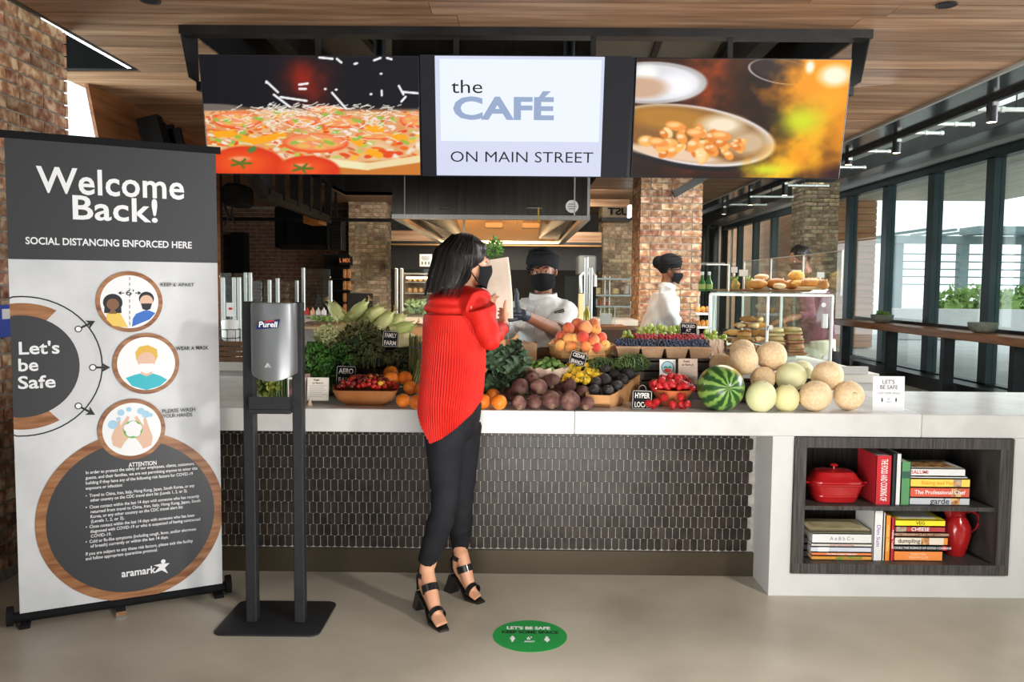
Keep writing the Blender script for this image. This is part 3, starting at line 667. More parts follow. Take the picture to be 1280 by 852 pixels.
# red enamel dish
en = pm('red_enamel', (0.32, 0.008, 0.010), (0.42, 0.012, 0.014), scale=3, rough=0.18, coat=0.6)
d = thing('casserole_dish', 'red enamel square casserole dish with lid on the upper shelf', 'dish', ((XX(1009)+XX(1087))/2+0.008, 4.035, S1))
def rsq(w, dep, z, c=0.25, n=24):
    out = []
    for k_ in range(n):
        a = 2*PI*k_/n; cx, sy_ = math.cos(a), math.sin(a); e = 0.45
        out.append((w*math.copysign(abs(cx)**e, cx), dep*math.copysign(abs(sy_)**e, sy_), z))
    return out
MB().loft([rsq(0.085, 0.06, 0), rsq(0.098, 0.07, 0.004), rsq(0.107, 0.078, 0.03), rsq(0.109, 0.08, 0.033), rsq(0.109, 0.08, 0.04), rsq(0.112, 0.083, 0.043), rsq(0.126, 0.09, 0.086), rsq(0.135, 0.096, 0.09), rsq(0.137, 0.097, 0.097), rsq(0.128, 0.09, 0.099)]).build('body', en, d, local=True)
MB().loft([rsq(0.128, 0.09, 0.096), rsq(0.125, 0.088, 0.108), rsq(0.112, 0.078, 0.116), rsq(0.100, 0.068, 0.136), rsq(0.088, 0.06, 0.150), rsq(0.05, 0.035, 0.157), rsq(0.01, 0.008, 0.159)]).build('lid', en, d, local=True)
MB().lathe([(0.007, 0.157), (0.006, 0.168), (0.018, 0.173), (0.02, 0.178), (0.014, 0.184), (0.001, 0.186)], 18).build('knob', en, d, local=True)
for s in (-1, 1): MB().tube([(s*0.125, -0.035, 0.094), (s*0.15, -0.03, 0.096), (s*0.155, 0, 0.096), (s*0.15, 0.03, 0.096), (s*0.125, 0.035, 0.094)], 0.006, 8).build('handle', en, d, local=True)
# red pitcher
pj = thing('pitcher', 'red enamel pitcher with a large handle on the lower shelf', 'pitcher', (XX(1198, 4.06), 4.06, S2))
prof = [(0.040, 0), (0.044, 0.004), (0.056, 0.05), (0.068, 0.11), (0.066, 0.15), (0.050, 0.185), (0.040, 0.205), (0.044, 0.225), (0.058, 0.240), (0.055, 0.240), (0.040, 0.224), (0.036, 0.205), (0.045, 0.18), (0.02, 0.05), (0.001, 0.03)]
MB().lathe(prof, 32).build('body', en, pj, local=True)
MB().tube([(0.045, 0, 0.215), (0.075, 0, 0.222), (0.105, 0, 0.205), (0.115, 0, 0.17), (0.10, 0, 0.135), (0.066, 0, 0.105)], [0.006, 0.006, 0.007, 0.007, 0.006, 0.005], 10).build('handle', en, pj, local=True)
MB().tube([(-0.035, 0, 0.20), (-0.052, 0, 0.228), (-0.072, 0, 0.243)], [0.020, 0.018, 0.008], 10).build('spout', en, pj, local=True)
# spines stacked at the back left of the lower shelf
for i in range(3):
    book_flat(XX(1005) + 0.008*i, XX(1016.5), S2 + 0.034*i, S2 + 0.034*i + 0.031, cm('slate', (0.05, 0.05, 0.06)), 'dark book tucked at the far left of the lower shelf, %s of three' % ['lowest', 'middle', 'topmost'][i], None, depth=0.16, y0=4.0, rz=0.0)
# ------------------------------------------------------------------ menu screens
def s2l(a):
    a = np.clip(a, 0, 1); return np.where(a <= 0.04045, a/12.92, ((a+0.055)/1.055)**2.4)
class Paint:
    def __init__(s, w, h, c):
        s.w, s.h = w, h; s.a = np.ones((h, w, 3)) * np.array(c); s.Y, s.X = np.mgrid[0:h, 0:w]; s.X = s.X/(w-1); s.Y = s.Y/(h-1); s.asp = w/h
    def put(s, m, c, k=1.0): m = np.clip(m, 0, 1)[..., None]*k; s.a = s.a*(1-m) + np.array(c)*m
    def ell(s, x, y, rx, ry, c, soft=0.15, rot=0.0, k=1.0, ring=None):
        dx, dy = (s.X-x)*s.asp, s.Y-y; rx *= s.asp; ca, sa = math.cos(rot), math.sin(rot)
        d = np.sqrt(((dx*ca+dy*sa)/rx)**2 + ((-dx*sa+dy*ca)/ry)**2)
        m = (1-d)/soft + 0.5 if ring is None else np.minimum((1-d)/soft+0.5, (d-ring)/soft+0.5)
        s.put(m, c, k)
    def line(s, x0, y0, x1, y1, w, c, soft=0.5, k=1.0):
        ax, ay, bx, by = x0*s.asp, y0, x1*s.asp, y1; px, py = s.X*s.asp-ax, s.Y-ay; vx, vy = bx-ax, by-ay
        t = np.clip((px*vx+py*vy)/(vx*vx+vy*vy+1e-9), 0, 1); d = np.hypot(px-t*vx, py-t*vy); s.put((w-d)/(w*soft)+0.5, c, k)
    def noise(s, sx, sy, seed, oct=3):
        r = np.random.RandomState(seed); out = np.zeros((s.h, s.w)); amp = 1
        for o in range(oct):
            gx, gy = int(sx*2**o)+2, int(sy*2**o)+2; g = r.rand(gy+1, gx+1); x = s.X*(gx-1); y = s.Y*(gy-1)
            xi, yi = x.astype(int), y.astype(int); fx, fy = x-xi, y-yi; fx = fx*fx*(3-2*fx); fy = fy*fy*(3-2*fy)
            out += amp*((g[yi,xi]*(1-fx)+g[yi,xi+1]*fx)*(1-fy)+(g[yi+1,xi]*(1-fx)+g[yi+1,xi+1]*fx)*fy); amp *= 0.5
        return (out-out.min())/(out.max()-out.min())
    def rgba(s): return np.concatenate([s2l(s.a), np.ones((s.h, s.w, 1))], 2)
def picture(name, paint, M, u0, u1, v0, v1, mat, parent):
    """flat picture on the plane of M between (u0, v0) bottom left and (u1, v1) top right"""
    w, h = paint.w, paint.h; us = np.linspace(u0, u1, w); vs = np.linspace(v1, v0, h)
    U, V = np.meshgrid(us, vs); A = np.array(wm(parent).inverted() @ M)
    co = U[..., None]*A[:3, 0] + V[..., None]*A[:3, 1] + A[:3, 3]
    idx = np.arange(w*h).reshape(h, w); q = np.stack([idx[1:, :-1], idx[1:, 1:], idx[:-1, 1:], idx[:-1, :-1]], -1).reshape(-1, 4)
    me = bpy.data.meshes.new(name); me.from_pydata(co.reshape(-1, 3).tolist(), [], q.tolist())
    at = me.color_attributes.new('picture', 'FLOAT_COLOR', 'POINT'); at.data.foreach_set('color', paint.rgba().reshape(-1)); me.materials.append(mat)
    o = bpy.data.objects.new(name, me); COL.objects.link(o); o.parent = parent; WM[o.name] = wm(parent); return o
def onplane(px, py, M):
    """pixel's line of sight met with the plane of M, in that plane's own coordinates"""
    r = ray(px, py); n = Vector((M[0][2], M[1][2], M[2][2])); o = M.translation; c = Vector((0, 0, CAM_H))
    t = (o - c).dot(n) / r.dot(n); q = M.inverted() @ (c + r*t); return q.x, q.y

def pizza():
    p = Paint(280, 156, (0.045, 0.05, 0.09)); n = p.noise(9, 6, 1); r = random.Random(5)
    sm = np.exp(-((p.X-0.49)/0.10)**2 - ((p.Y-0.2)/0.2)**2) * (0.3+1.1*p.noise(12, 8, 7)); p.put(sm*0.9, (0.55, 0.12, 0.06))
    t = np.clip((p.Y-0.42)/0.04, 0, 1); base = (np.array((0.86, 0.50, 0.26))*(1-n[..., None]) + np.array((0.93, 0.80, 0.62))*n[..., None]); p.a = p.a*(1-t[..., None]) + base*t[..., None]
    p.ell(0.02, 0.43, 0.16, 0.03, (0.45, 0.40, 0.38), 0.4)
    for i in range(420):
        x, y = r.random(), 0.45 + 0.42*r.random()**1.2; c = r.choice([(0.93, 0.42, 0.12), (0.90, 0.30, 0.10), (0.96, 0.72, 0.25), (0.92, 0.86, 0.76), (0.72, 0.78, 0.35), (0.80, 0.45, 0.25), (0.95, 0.9, 0.85)])
        s_ = 0.006 + 0.03*(y-0.42); p.ell(x, y, s_*r.uniform(0.6, 1.8), s_*r.uniform(0.5, 1.2), c, 0.5, r.uniform(-0.4, 0.4))
    def tom(x, y, rx, ry): p.ell(x, y, rx, ry, (0.93, 0.36, 0.16), 0.08); p.ell(x, y-ry*0.1, rx*0.9, ry*0.82, (0.95, 0.58, 0.38), 0.2); [p.ell(x+rx*0.5*math.cos(a), y+ry*0.45*math.sin(a), rx*0.2, ry*0.22, (0.93, 0.70, 0.35), 0.5) for a in (0.3, 1.3, 2.4, 3.6, 4.6, 5.5)]
    tom(0.15, 0.54, 0.115, 0.075); tom(0.51, 0.73, 0.155, 0.085); tom(0.98, 0.53, 0.07, 0.06); tom(0.45, 0.55, 0.07, 0.05); tom(0.63, 0.55, 0.12, 0.05); tom(0.8, 0.66, 0.1, 0.035); tom(0.57, 0.44, 0.08, 0.03)
    for (x, y, x2, y2) in ((0.22, 0.72, 0.36, 0.66), (0.15, 0.68, 0.2, 0.71), (0.69, 0.7, 0.72, 0.73), (0.76, 0.60, 0.82, 0.61), (0.76, 0.8, 0.81, 0.83), (0.05, 0.66, 0.13, 0.66), (0.88, 0.67, 0.93, 0.68)): p.line(x, y, x2, y2, 0.028, (0.98, 0.66, 0.12), 0.4)
    for _ in range(26): x, y = r.random(), r.uniform(0.46, 0.76); p.line(x, y, x+r.uniform(-0.03, 0.04), y+r.uniform(-0.02, 0.02), 0.014, (0.60, 0.72, 0.28), 0.6)
    for _ in range(260):
        x, y = np.clip(r.gauss(0.5, 0.24), 0, 1), 0.40 + abs(r.gauss(0, 0.14)); l = r.uniform(0.015, 0.05); a = r.uniform(-0.9, 0.9); p.line(x, y, x+l*math.cos(a), y+l*math.sin(a), 0.0038, (0.95, 0.92, 0.86), 0.6, k=0.85)
    for (x, y, x2, y2) in ((0.33, 0.32, 0.40, 0.42), (0.36, 0.34, 0.48, 0.37), (0.60, 0.30, 0.66, 0.43), (0.91, 0.24, 0.93, 0.31), (0.93, 0.29, 1.0, 0.30), (0.45, 0.235, 0.49, 0.225), (0.45, 0.27, 0.48, 0.27), (0.55, 0.01, 0.61, 0.02), (0.63, 0.02, 0.65, 0.05), (0.71, 0.06, 0.715, 0.06), (0.8, 0.03, 0.83, 0.01), (0.86, 0.01, 0.88, 0.02), (0.83, 0.28, 0.83, 0.32), (0.92, 0.37, 0.94, 0.33), (0.35, 0.30, 0.30, 0.21)): p.line(x, y, x2, y2, 0.009, (0.95, 0.95, 0.95), 0.6)
    for (x, y) in ((0.3, 0.22), (0.72, 0.055), (0.83, 0.14), (0.57, 0.27), (0.62, 0.275), (0.78, 0.31), (0.31, 0.4)): p.ell(x, y, 0.007, 0.009, (0.95, 0.95, 0.95), 0.6)
    p.put((p.Y-0.90-0.04*np.sin(p.X*5))/0.02, (0.80, 0.47, 0.18)); 
    p.line(0.0, 0.80, 0.3, 0.90, 0.05, (0.88, 0.78, 0.58), 0.5); p.line(0.48, 0.88, 0.75, 0.93, 0.032, (0.94, 0.90, 0.72), 0.4); p.line(0.75, 0.93, 1.0, 0.86, 0.03, (0.93, 0.85, 0.65), 0.4)
    for (x, y, rx, ry) in ((0.18, 0.93, 0.18, 0.17), (0.47, 0.97, 0.15, 0.13)):
        p.ell(x, y, rx, ry, (0.86, 0.22, 0.08), 0.12); p.ell(x-0.02, y-0.02, rx*0.7, ry*0.6, (0.95, 0.36, 0.14), 0.8, k=0.8); p.ell(x-0.03, y-ry*0.35, rx*0.25, ry*0.12, (0.98, 0.70, 0.55), 0.9, k=0.7)
        for a in range(5): p.line(x-0.03, y-0.02, x-0.03+0.05*math.cos(a*1.3), y-0.02+0.04*math.sin(a*1.3), 0.01, (0.35, 0.45, 0.15), 0.8)
    p.line(0.2, 0.80, 0.22, 0.78, 0.02, (0.3, 0.5, 0.25), 0.6)
    return p
def pans():
    p = Paint(280, 156, (0.10, 0.055, 0.045)); r = random.Random(2)
    n = p.noise(8, 5, 3); n2 = p.noise(14, 9, 4)
    p.put(n*0.6, (0.35, 0.18, 0.08)); p.put(np.exp(-((p.X-0.34)/0.12)**2)*n2*0.8, (0.75, 0.30, 0.08)); p.put(np.clip((p.Y-0.85)*4, 0, 1), (0.12, 0.05, 0.06))
    p.ell(0.07, 0.20, 0.265, 0.175, (0.72, 0.70, 0.70), 0.06); p.ell(0.06, 0.20, 0.235, 0.15, (0.88, 0.87, 0.88), 0.1); p.ell(0.2, 0.22, 0.09, 0.10, (0.98, 0.98, 1.0), 0.9); p.ell(0.05, 0.12, 0.05, 0.06, (0.98, 1, 0.98), 0.9); p.ell(0.02, 0.24, 0.13, 0.09, (0.80, 0.62, 0.48), 0.5, k=0.8)
    p.ell(0.68, 0.10, 0.16, 0.10, (0.80, 0.78, 0.78), 0.06, 0.15, ring=0.94); p.ell(0.68, 0.09, 0.145, 0.09, (0.20, 0.14, 0.13), 0.2, 0.15)
    p.ell(0.28, 0.68, 0.40, 0.255, (0.10, 0.09, 0.11), 0.05, 0.12); p.ell(0.28, 0.64, 0.405, 0.25, (0.93, 0.90, 0.90), 0.05, 0.14); p.ell(0.275, 0.635, 0.375, 0.228, (0.55, 0.38, 0.20), 0.12, 0.14)
    p.ell(0.18, 0.50, 0.22, 0.10, (0.72, 0.50, 0.20), 0.7, 0.1); p.ell(0.42, 0.55, 0.10, 0.08, (0.97, 0.90, 0.78), 0.9); p.ell(0.55, 0.70, 0.10, 0.10, (0.90, 0.80, 0.66), 0.8, k=0.8); p.ell(0.2, 0.80, 0.24, 0.05, (0.93, 0.80, 0.68), 0.5, 0.15)
    for i in range(46):
        a = r.random()*6.3; q = r.random()**0.5; x = 0.30+0.24*q*math.cos(a); y = 0.71+0.125*q*math.sin(a)+0.05*(x-0.3)
        c = r.choice([(0.98, 0.72, 0.38), (0.97, 0.62, 0.28), (0.99, 0.84, 0.58), (0.90, 0.50, 0.18)]); s_ = r.uniform(0.018, 0.04)
        p.ell(x, y, s_, s_*1.2, c, 0.35, a); p.ell(x-0.006, y-0.012, s_*0.5, s_*0.5, (1.0, 0.93, 0.75), 0.8, k=0.8)
    for (x, y) in ((0.20, 0.56), (0.30, 0.62), (0.42, 0.64), (0.12, 0.70)): p.ell(x, y, 0.05, 0.04, (0.96, 0.60, 0.28), 0.3, 0.2); p.ell(x-0.01, y-0.01, 0.03, 0.02, (1.0, 0.80, 0.52), 0.8)
    fl = np.clip((p.X-0.56-0.34*np.abs(p.Y-0.25)-0.25*np.clip(p.Y-0.5, 0, 1)*0.2)*5+0.9*(n2-0.5), 0, 1); d = p.X - (1.02-p.Y*0.42); fl2 = np.clip(1.0-np.abs(d-0.1)/0.22+0.8*(n2-0.5), 0, 1)
    p.put(np.maximum(fl*np.clip(1.25-p.Y, 0, 1), fl2), (0.97, 0.62, 0.10)); p.put(fl2*np.clip(n*1.6-0.4, 0, 1), (1.0, 0.80, 0.15)); p.put(np.exp(-((p.X-0.80)/0.08)**2-((p.Y-0.52)/0.12)**2), (0.80, 0.95, 0.15), 0.8); p.put(np.exp(-((p.X-0.66)/0.1)**2-((p.Y-0.93)/0.05)**2), (0.90, 0.98, 0.20), 0.8)
    p.put(np.clip((p.X-0.66-0.2*np.abs(p.Y-0.4))*3.2, 0, 1)*np.clip(0.55+n2*0.7, 0, 1)*0.8, (0.98, 0.60, 0.08)); p.put(np.exp(-((p.X-0.80)/0.10)**2-((p.Y-0.50)/0.10)**2)*0.6, (0.85, 0.95, 0.15))
    p.put(np.clip((p.X-0.80)*6, 0, 1)*np.clip((p.Y-0.82-0.1*n)*9, 0, 1), (0.22, 0.10, 0.12)); p.ell(0.93, 0.13, 0.07, 0.085, (1.0, 0.97, 0.85), 0.8); p.ell(0.81, 0.06, 0.02, 0.05, (1, 0.98, 0.9), 0.9)
    return p
scr_m = vcol('screen_picture', True, 0.80)
bez = pm('screen_bezel', (0.012, 0.013, 0.02), rough=0.3)
A_, B_ = Vector((0, 4.50, 2.735)), Vector((0, 4.63, 2.11))
def screen(x0, x1, lab, painter=None):
    M = basis(((x0+x1)/2, 4.565, 2.4225), (1, 0, 0), (A_-B_)); t = thing('menu_screen', lab, 'screen', M.translation, rot=M.to_euler())
    w, h = (x1-x0)/2, (A_-B_).length/2
    MB().bbox(-w, w, -h, h, -0.055, -0.002, 0.003).build('housing', bez, t, local=True)
    MB().box(-w*0.4, w*0.4, -h*0.5, h*0.5, -0.12, -0.055).build('mount_box', black_steel, t, smooth=False, local=True)
    if painter: picture('screen_image', painter, wm(t) @ Matrix.Translation((0, 0, -0.001)), -w+0.006, w-0.006, -h+0.006, h-0.006, scr_m, t)
    return t, M, w, h
screen(-1.745, -0.548, 'wide hanging screen showing a pizza with tomatoes, leftmost of three', pizza())
t, M, w, h = screen(-0.545, 0.622, 'centre hanging screen with the white cafe name panel')
screen(0.625, 1.792, 'wide hanging screen showing frying pans and flames, rightmost of three', pans())
def rectpx(x0, y0, x1, y1, z, name, m, t, M):
    a = onplane(x0, y1, M); b = onplane(x1, y0, M)
    MM = MB().add([M @ Vector((a[0], a[1], z)), M @ Vector((b[0], a[1], z)), M @ Vector((b[0], b[1], z)), M @ Vector((a[0], b[1], z))], [(0, 1, 2, 3)])
    return MM.build(name, m, t, smooth=False)
def em(name, c, s=0.80):
    c = tuple(float(v) for v in s2l(np.array(c))); return pm(name, (0.01, 0.01, 0.01), emit=c, estr=s)
rectpx(528, 70, 790, 220, -0.0012, 'screen_background', em('screen_navy', (0.10, 0.11, 0.14)), t, M)
rectpx(546, 71, 756, 219, 0.0002, 'screen_panel', em('screen_lavender', (0.84, 0.86, 0.95)), t, M)
rectpx(551, 75, 752, 176, 0.0012, 'screen_white_block', em('screen_white', (0.93, 0.96, 1.0)), t, M)
def textpx(s, cx, cy, wpx, hpx, m, t, M, bold=0.0, align='CENTER', name='lettering', z=0.002, shear=0, fit=True, line=1.0, spacing=1.0):
    """hpx: capital height in pixels"""
    u, v = onplane(cx, cy, M); u1, v1 = onplane(cx, cy - hpx, M); ua, _ = onplane(cx - wpx/2, cy, M); ub, _ = onplane(cx + wpx/2, cy, M)
    if align == 'LEFT': ua, ub = u, onplane(cx + wpx, cy, M)[0]
    MT = M @ Matrix.Translation((u, v, z)); size = abs(v1 - v) / 0.70
    return text(name, s, MT, size, m, t, bold=bold, align=align, width=(ub-ua) if fit else None, shear=shear, line=line, spacing=spacing)
textpx('the', 584, 109, 39, 17, em('screen_ink', (0.06, 0.06, 0.09)), t, M, bold=-0.002)
textpx('CAFÉ', 629, 137, 126, 27, em('screen_blue_grey', (0.60, 0.67, 0.80)), t, M, bold=0.035)
textpx('ON MAIN STREET', 652, 197, 178, 13.5, em('screen_ink', (0.06, 0.06, 0.09)), t, M, bold=-0.004)
# steel frame holding the screens
fr = thing('screen_frame', 'dark steel channel frame hanging from the ceiling around the three screens', 'frame', (0, 4.55, 2.9))
MB().box(-1.86, 1.91, 4.53, 4.56, 2.855, 2.90).build('top_channel', black_steel, fr, smooth=False)
MB().box(-1.86, 1.91, 4.56, 4.62, 2.855, 2.862).build('channel_flange', black_steel, fr, smooth=False)
for x in (-1.856, 1.90):
    MB().hexa([(x-0.004, 4.655, 2.65), (x+0.004, 4.655, 2.65), (x+0.004, 4.79, 2.65), (x-0.004, 4.79, 2.65), (x-0.004, 4.53, 2.90), (x+0.004, 4.53, 2.90), (x+0.004, 4.78, 2.90), (x-0.004, 4.78, 2.90)]).build('side_plate', black_steel, fr, smooth=False)
MB().box(-1.85, 1.90, 4.74, 4.79, 2.60, 2.65).build('rear_bar', black_steel, fr, smooth=False)
for px in (397, 570, 742, 913): q = P(px, 60, 4.56); MB().box(q.x-0.014, q.x+0.014, 4.56, 4.585, 2.60, 2.86).build('hanger', black_steel, fr, smooth=False)

# ------------------------------------------------------------------ roll-up banner
C0, C1 = Vector((-2.215, 3.43, 0)), Vector((-1.415, 3.845, 0))
xd = (C1 - C0).normalized(); BMat = basis((C0 + C1) / 2, xd, (0, 0, 1))     # x along the banner, y up, z towards the room
W2 = (C1-C0).length/2
bn = thing('rollup_banner', 'tall roll-up banner stand with welcome and safety notice by the brick wall', 'banner', (C0+C1)/2, rz=math.atan2(xd.y, xd.x))
def bl(u, v, w=0.0): return BMat @ Vector((u, v, w))
uL, uR = onplane(16, 500, BMat)[0], onplane(274.5, 500, BMat)[0]
vT = onplane(140, 181, BMat)[1]; vB = 0.045
banner_w = pm('banner_print', (0.56, 0.575, 0.60), (0.72, 0.735, 0.76), scale=5, rough=0.45, detail=10, lo=0.3, hi=0.7)
banner_d = pm('banner_charcoal', (0.045, 0.047, 0.053), rough=0.42); banner_k = pm('banner_line', (0.012, 0.014, 0.02), rough=0.42)
banner_o = pm('banner_wood_print', (0.20, 0.07, 0.025), (0.42, 0.20, 0.09), scale=5, stretch=(1, 1, 9), rough=0.42, detail=8)
banner_t = pm('banner_white', (0.84, 0.85, 0.88), rough=0.42); banner_g = pm('banner_pale_grey', (0.62, 0.62, 0.65), rough=0.42)
MB().grid(lambda a, b: bl(uL+(uR-uL)*a, vB+(vT-vB)*b, 0.004*math.sin(a*7)*math.sin(b*3)*0.0), 8, 12).build('printed_sheet', banner_w, bn)
hb = onplane(140, 326, BMat)[1]
MB().add([bl(uL, hb, .0008), bl(uR, hb, .0008), bl(uR, vT, .0008), bl(uL, vT, .0008)], [(0, 1, 2, 3)]).build('header_print', banner_d, bn, smooth=False)
MB().box(-0.47, 0.47, -0.012, 0.012, 0, 0)
a0 = BMat
def bbar(u0, u1, v, r, name, m, w=0.0, n=14): MB().tube([bl(u0, v, w), bl(u1, v, w)], r, n).build(name, m, bn)
MB().hexa([bl(uL-0.035, vT-0.004, -0.012), bl(uR+0.02, vT-0.004, -0.012), bl(uR+0.02, vT-0.004, 0.012), bl(uL-0.035, vT-0.004, 0.012), bl(uL-0.035, vT+0.026, -0.012), bl(uR+0.02, vT+0.026, -0.012), bl(uR+0.02, vT+0.026, 0.012), bl(uL-0.035, vT+0.026, 0.012)]).build('top_rail', black_matt, bn, smooth=False)
bbar(uL-0.03, uR+0.02, 0.035, 0.022, 'base_housing', black_matt, -0.01)
bbar(uL-0.05, uL-0.025, 0.045, 0.042, 'end_cap', black_matt, -0.01, 20); bbar(uR+0.015, uR+0.04, 0.045, 0.042, 'end_cap', black_matt, -0.01, 20)
for u in (uL+0.02, uR-0.02): MB().hexa([bl(u-.02, 0, -.03), bl(u+.02, 0, -.03), bl(u+.02, 0, .05), bl(u-.02, 0, .05), bl(u-.02, .015, -.03), bl(u+.02, .015, -.03), bl(u+.02, .015, .05), bl(u-.02, .015, .05)]).build('base_foot', black_matt, bn, smooth=False)
uf = onplane(151, 770, BMat)[0]
MB().hexa([bl(uf-.02, 0, 0.0), bl(uf+.02, 0, 0.0), bl(uf+.02, 0, .10), bl(uf-.02, 0, .10), bl(uf-.02, .022, 0.0), bl(uf+.02, .022, 0.0), bl(uf+.02, .012, .10), bl(uf-.02, .012, .10)]).build('chrome_foot', pm('chrome', (0.8, 0.8, 0.8), rough=0.08, metal=1.0), bn, smooth=False, label='chrome swivel foot')
MB().tube([bl(0.05, 0.03, -0.03), bl(0.05, vT, -0.03)], 0.01, 8).build('support_pole', alu_m, bn)
ZL = [0.0012]
def disc(cx, cy, r, m, name, z=None, ry=None, a0=0, a1=360, r0=None, uoff=0.0, n=56):
    """flat disc or ring sector printed on the sheet; r in pixels of height"""
    u, v = onplane(cx, cy, BMat); s = abs(onplane(cx, cy - 1, BMat)[1] - v); R = r*s; z = z or ZL[0]; ZL[0] += 0.00012
    R0 = (r0 or 0)*s; pts = []; full = a1 - a0 >= 360
    cl = lambda uu: min(max(uu, uL), uR)
    A = [math.radians(a0 + (a1-a0)*i/n) for i in range(n + (0 if full else 1))]
    out = [(cl(u + R*math.cos(a)), v + R*math.sin(a)) for a in A]
    mb = MB()
    if r0:
        inn = [(cl(u + R0*math.cos(a)), v + R0*math.sin(a)) for a in A]; k = len(A)
        vs = [bl(x, y, z) for x, y in out] + [bl(x, y, z) for x, y in inn]
        mb.add(vs, [(i, (i+1) % k, k+(i+1) % k, k+i) for i in range(k if full else k-1)])
    else: mb.add([bl(x, y, z) for x, y in out], [tuple(range(len(out)))])
    return mb.build(name, m, bn, smooth=False)
def polyp(pts, m, name, z=None):
    z = z or ZL[0]; ZL[0] += 0.00012
    q = [onplane(x, y, BMat) for x, y in pts]; q = [(min(max(a, uL), uR), b) for a, b in q]
    ar = sum(q[i][0]*q[(i+1) % len(q)][1] - q[(i+1) % len(q)][0]*q[i][1] for i in range(len(q)))
    if ar < 0: q = q[::-1]
    return MB().add([bl(x, y, z) for x, y in q], [tuple(range(len(q)))]).build(name, m, bn, smooth=False)
def bt(s, cx, cy, w, h, m, **k): ZL[0] += 0.00004; return textpx(s, cx, cy, w, h, m, bn, BMat, z=ZL[0]+0.0004, **k)
bt('Welcome', 142, 231, 184, 31, banner_t, bold=0.018, spacing=1.04)
bt('Back!', 145, 263, 106, 29, banner_t, bold=0.018, spacing=1.04)
bt('SOCIAL DISTANCING ENFORCED HERE', 140, 304, 207, 8.5, banner_t, bold=0.02)
# left dial
disc(30, 458, 88, banner_k, 'dial_line', r0=86.3)
disc(30, 458, 79, banner_g, 'dial_ring'); disc(30, 458, 79, banner_o, 'dial_wood_print', a0=62, a1=170); disc(30, 458, 79, banner_o, 'dial_wood_print', a0=190, a1=298)
disc(27, 458, 64, banner_d, 'dial_centre')
for i, (s, y, w) in enumerate((("Let's", 436, 51), ('be', 457, 25), ('Safe', 479, 47))): bt(s, 22, y, w, 15.5, banner_t, bold=0.02, align='LEFT')
for (x, y, x2, y2) in ((98, 411, 119, 401), (116, 459, 138, 459), (98, 507, 119, 518)):
    dx, dy = x2-x, y2-y; l = math.hypot(dx, dy); dx /= l; dy /= l; nx, ny = -dy, dx
    polyp([(x+nx*1.3, y+ny*1.3), (x2-dx*8+nx*1.3, y2-dy*8+ny*1.3), (x2-dx*8-nx*1.3, y2-dy*8-ny*1.3), (x-nx*1.3, y-ny*1.3)], banner_k, 'arrow_shaft')
    polyp([(x2, y2), (x2-dx*11+nx*6, y2-dy*11+ny*6), (x2-dx*8, y2-dy*8), (x2-dx*11-nx*6, y2-dy*11-ny*6)], banner_k, 'arrow_head')
    disc(x, y, 4.2, banner_k, 'dial_node'); disc(x, y, 3.0, banner_t, 'dial_node_centre')
# big lower notice
disc(167, 645, 105, banner_o, 'notice_wood_print', n=90); disc(167, 645, 94, banner_d, 'notice_disc', n=90)
bt('ATTENTION', 178.5, 579.5, 35, 5.2, banner_t, bold=0.02)
para = [(585.5, 'In order to protect the safety of our employees, clients, customers,', 136), (592, 'guests, and their families, we are not permitting anyone to enter this', 140), (598.5, 'building if they have any of the following risk factors for COVID-19', 134), (605, 'exposure or infection:', 46),
        (614.5, '•  Travel to China, Iran, Italy, Hong Kong, Japan, South Korea, or any', 136), (620.5, '    other country on the CDC travel alert list (Levels 1, 2, or 3).', 122),
        (629, '•  Close contact within the last 14 days with someone who has recently', 142), (635, '    returned from travel to China, Iran, Italy, Hong Kong, Japan, South', 138), (641, '    Korea, or any other country on the CDC travel alert list', 116), (647, '    (Levels 1, 2, or 3).', 42),
        (653.5, '•  Close contact within the last 14 days with someone who has been', 136), (659.5, '    diagnosed with COVID-19 or who is suspected of having contracted', 138), (665.5, '    COVID-19.', 26),
        (672, '•  Cold or flu-like symptoms (including cough, fever, and/or shortness', 138), (678, '    of breath) currently or within the last 14 days.', 98),
        (687, 'If you are subject to any these risk factors, please exit the facility', 134), (693, 'and follow appropriate quarantine protocol.', 90)]
sl = -0.045
for (y, s, w) in para: bt(s, 107, y + 6 - 1.0, w, 3.9, banner_t, align='LEFT', name='small_lettering', bold=0.012)
bt('aramark', 173, 714, 43, 9, banner_t, bold=0.022)
ex, ey = 202, 709
polyp([(ex-10, ey+7), (ex-3, ey-1), (ex-10, ey-3), (ex-2, ey-5), (ex+10, ey-6), (ex+4, ey), (ex+8, ey+7), (ex, ey+3)], banner_t, 'star_figure'); disc(ex+2, ey-8, 2.6, banner_t, 'star_figure_head')
skin_d, skin_l = pm('print_brown_skin', (0.22, 0.10, 0.05), rough=0.42), pm('print_light_skin', (0.72, 0.47, 0.34), rough=0.42)
yel, blu, tea, hairy = pm('print_yellow', (0.80, 0.56, 0.12), rough=0.42), pm('print_blue', (0.03, 0.15, 0.55), rough=0.42), pm('print_teal', (0.02, 0.45, 0.55), rough=0.42), pm('print_blond', (0.70, 0.42, 0.05), rough=0.42)
def badge(cx, cy): disc(cx, cy, 38, banner_o, 'badge_wood_ring'); disc(cx, cy, 33, banner_t, 'badge_disc')
badge(162, 377)
disc(141, 378, 11, banner_k, 'figure_hair'); polyp([(131, 378), (151, 378), (152, 391), (130, 391)], banner_k, 'figure_hair'); disc(141, 380, 7, skin_d, 'figure_face'); polyp([(133, 391), (150, 391), (158, 405), (160, 409), (141, 407), (133, 399)], yel, 'figure_shirt'); polyp([(139, 386), (143, 386), (146, 392), (136, 392)], skin_d, 'figure_neck')
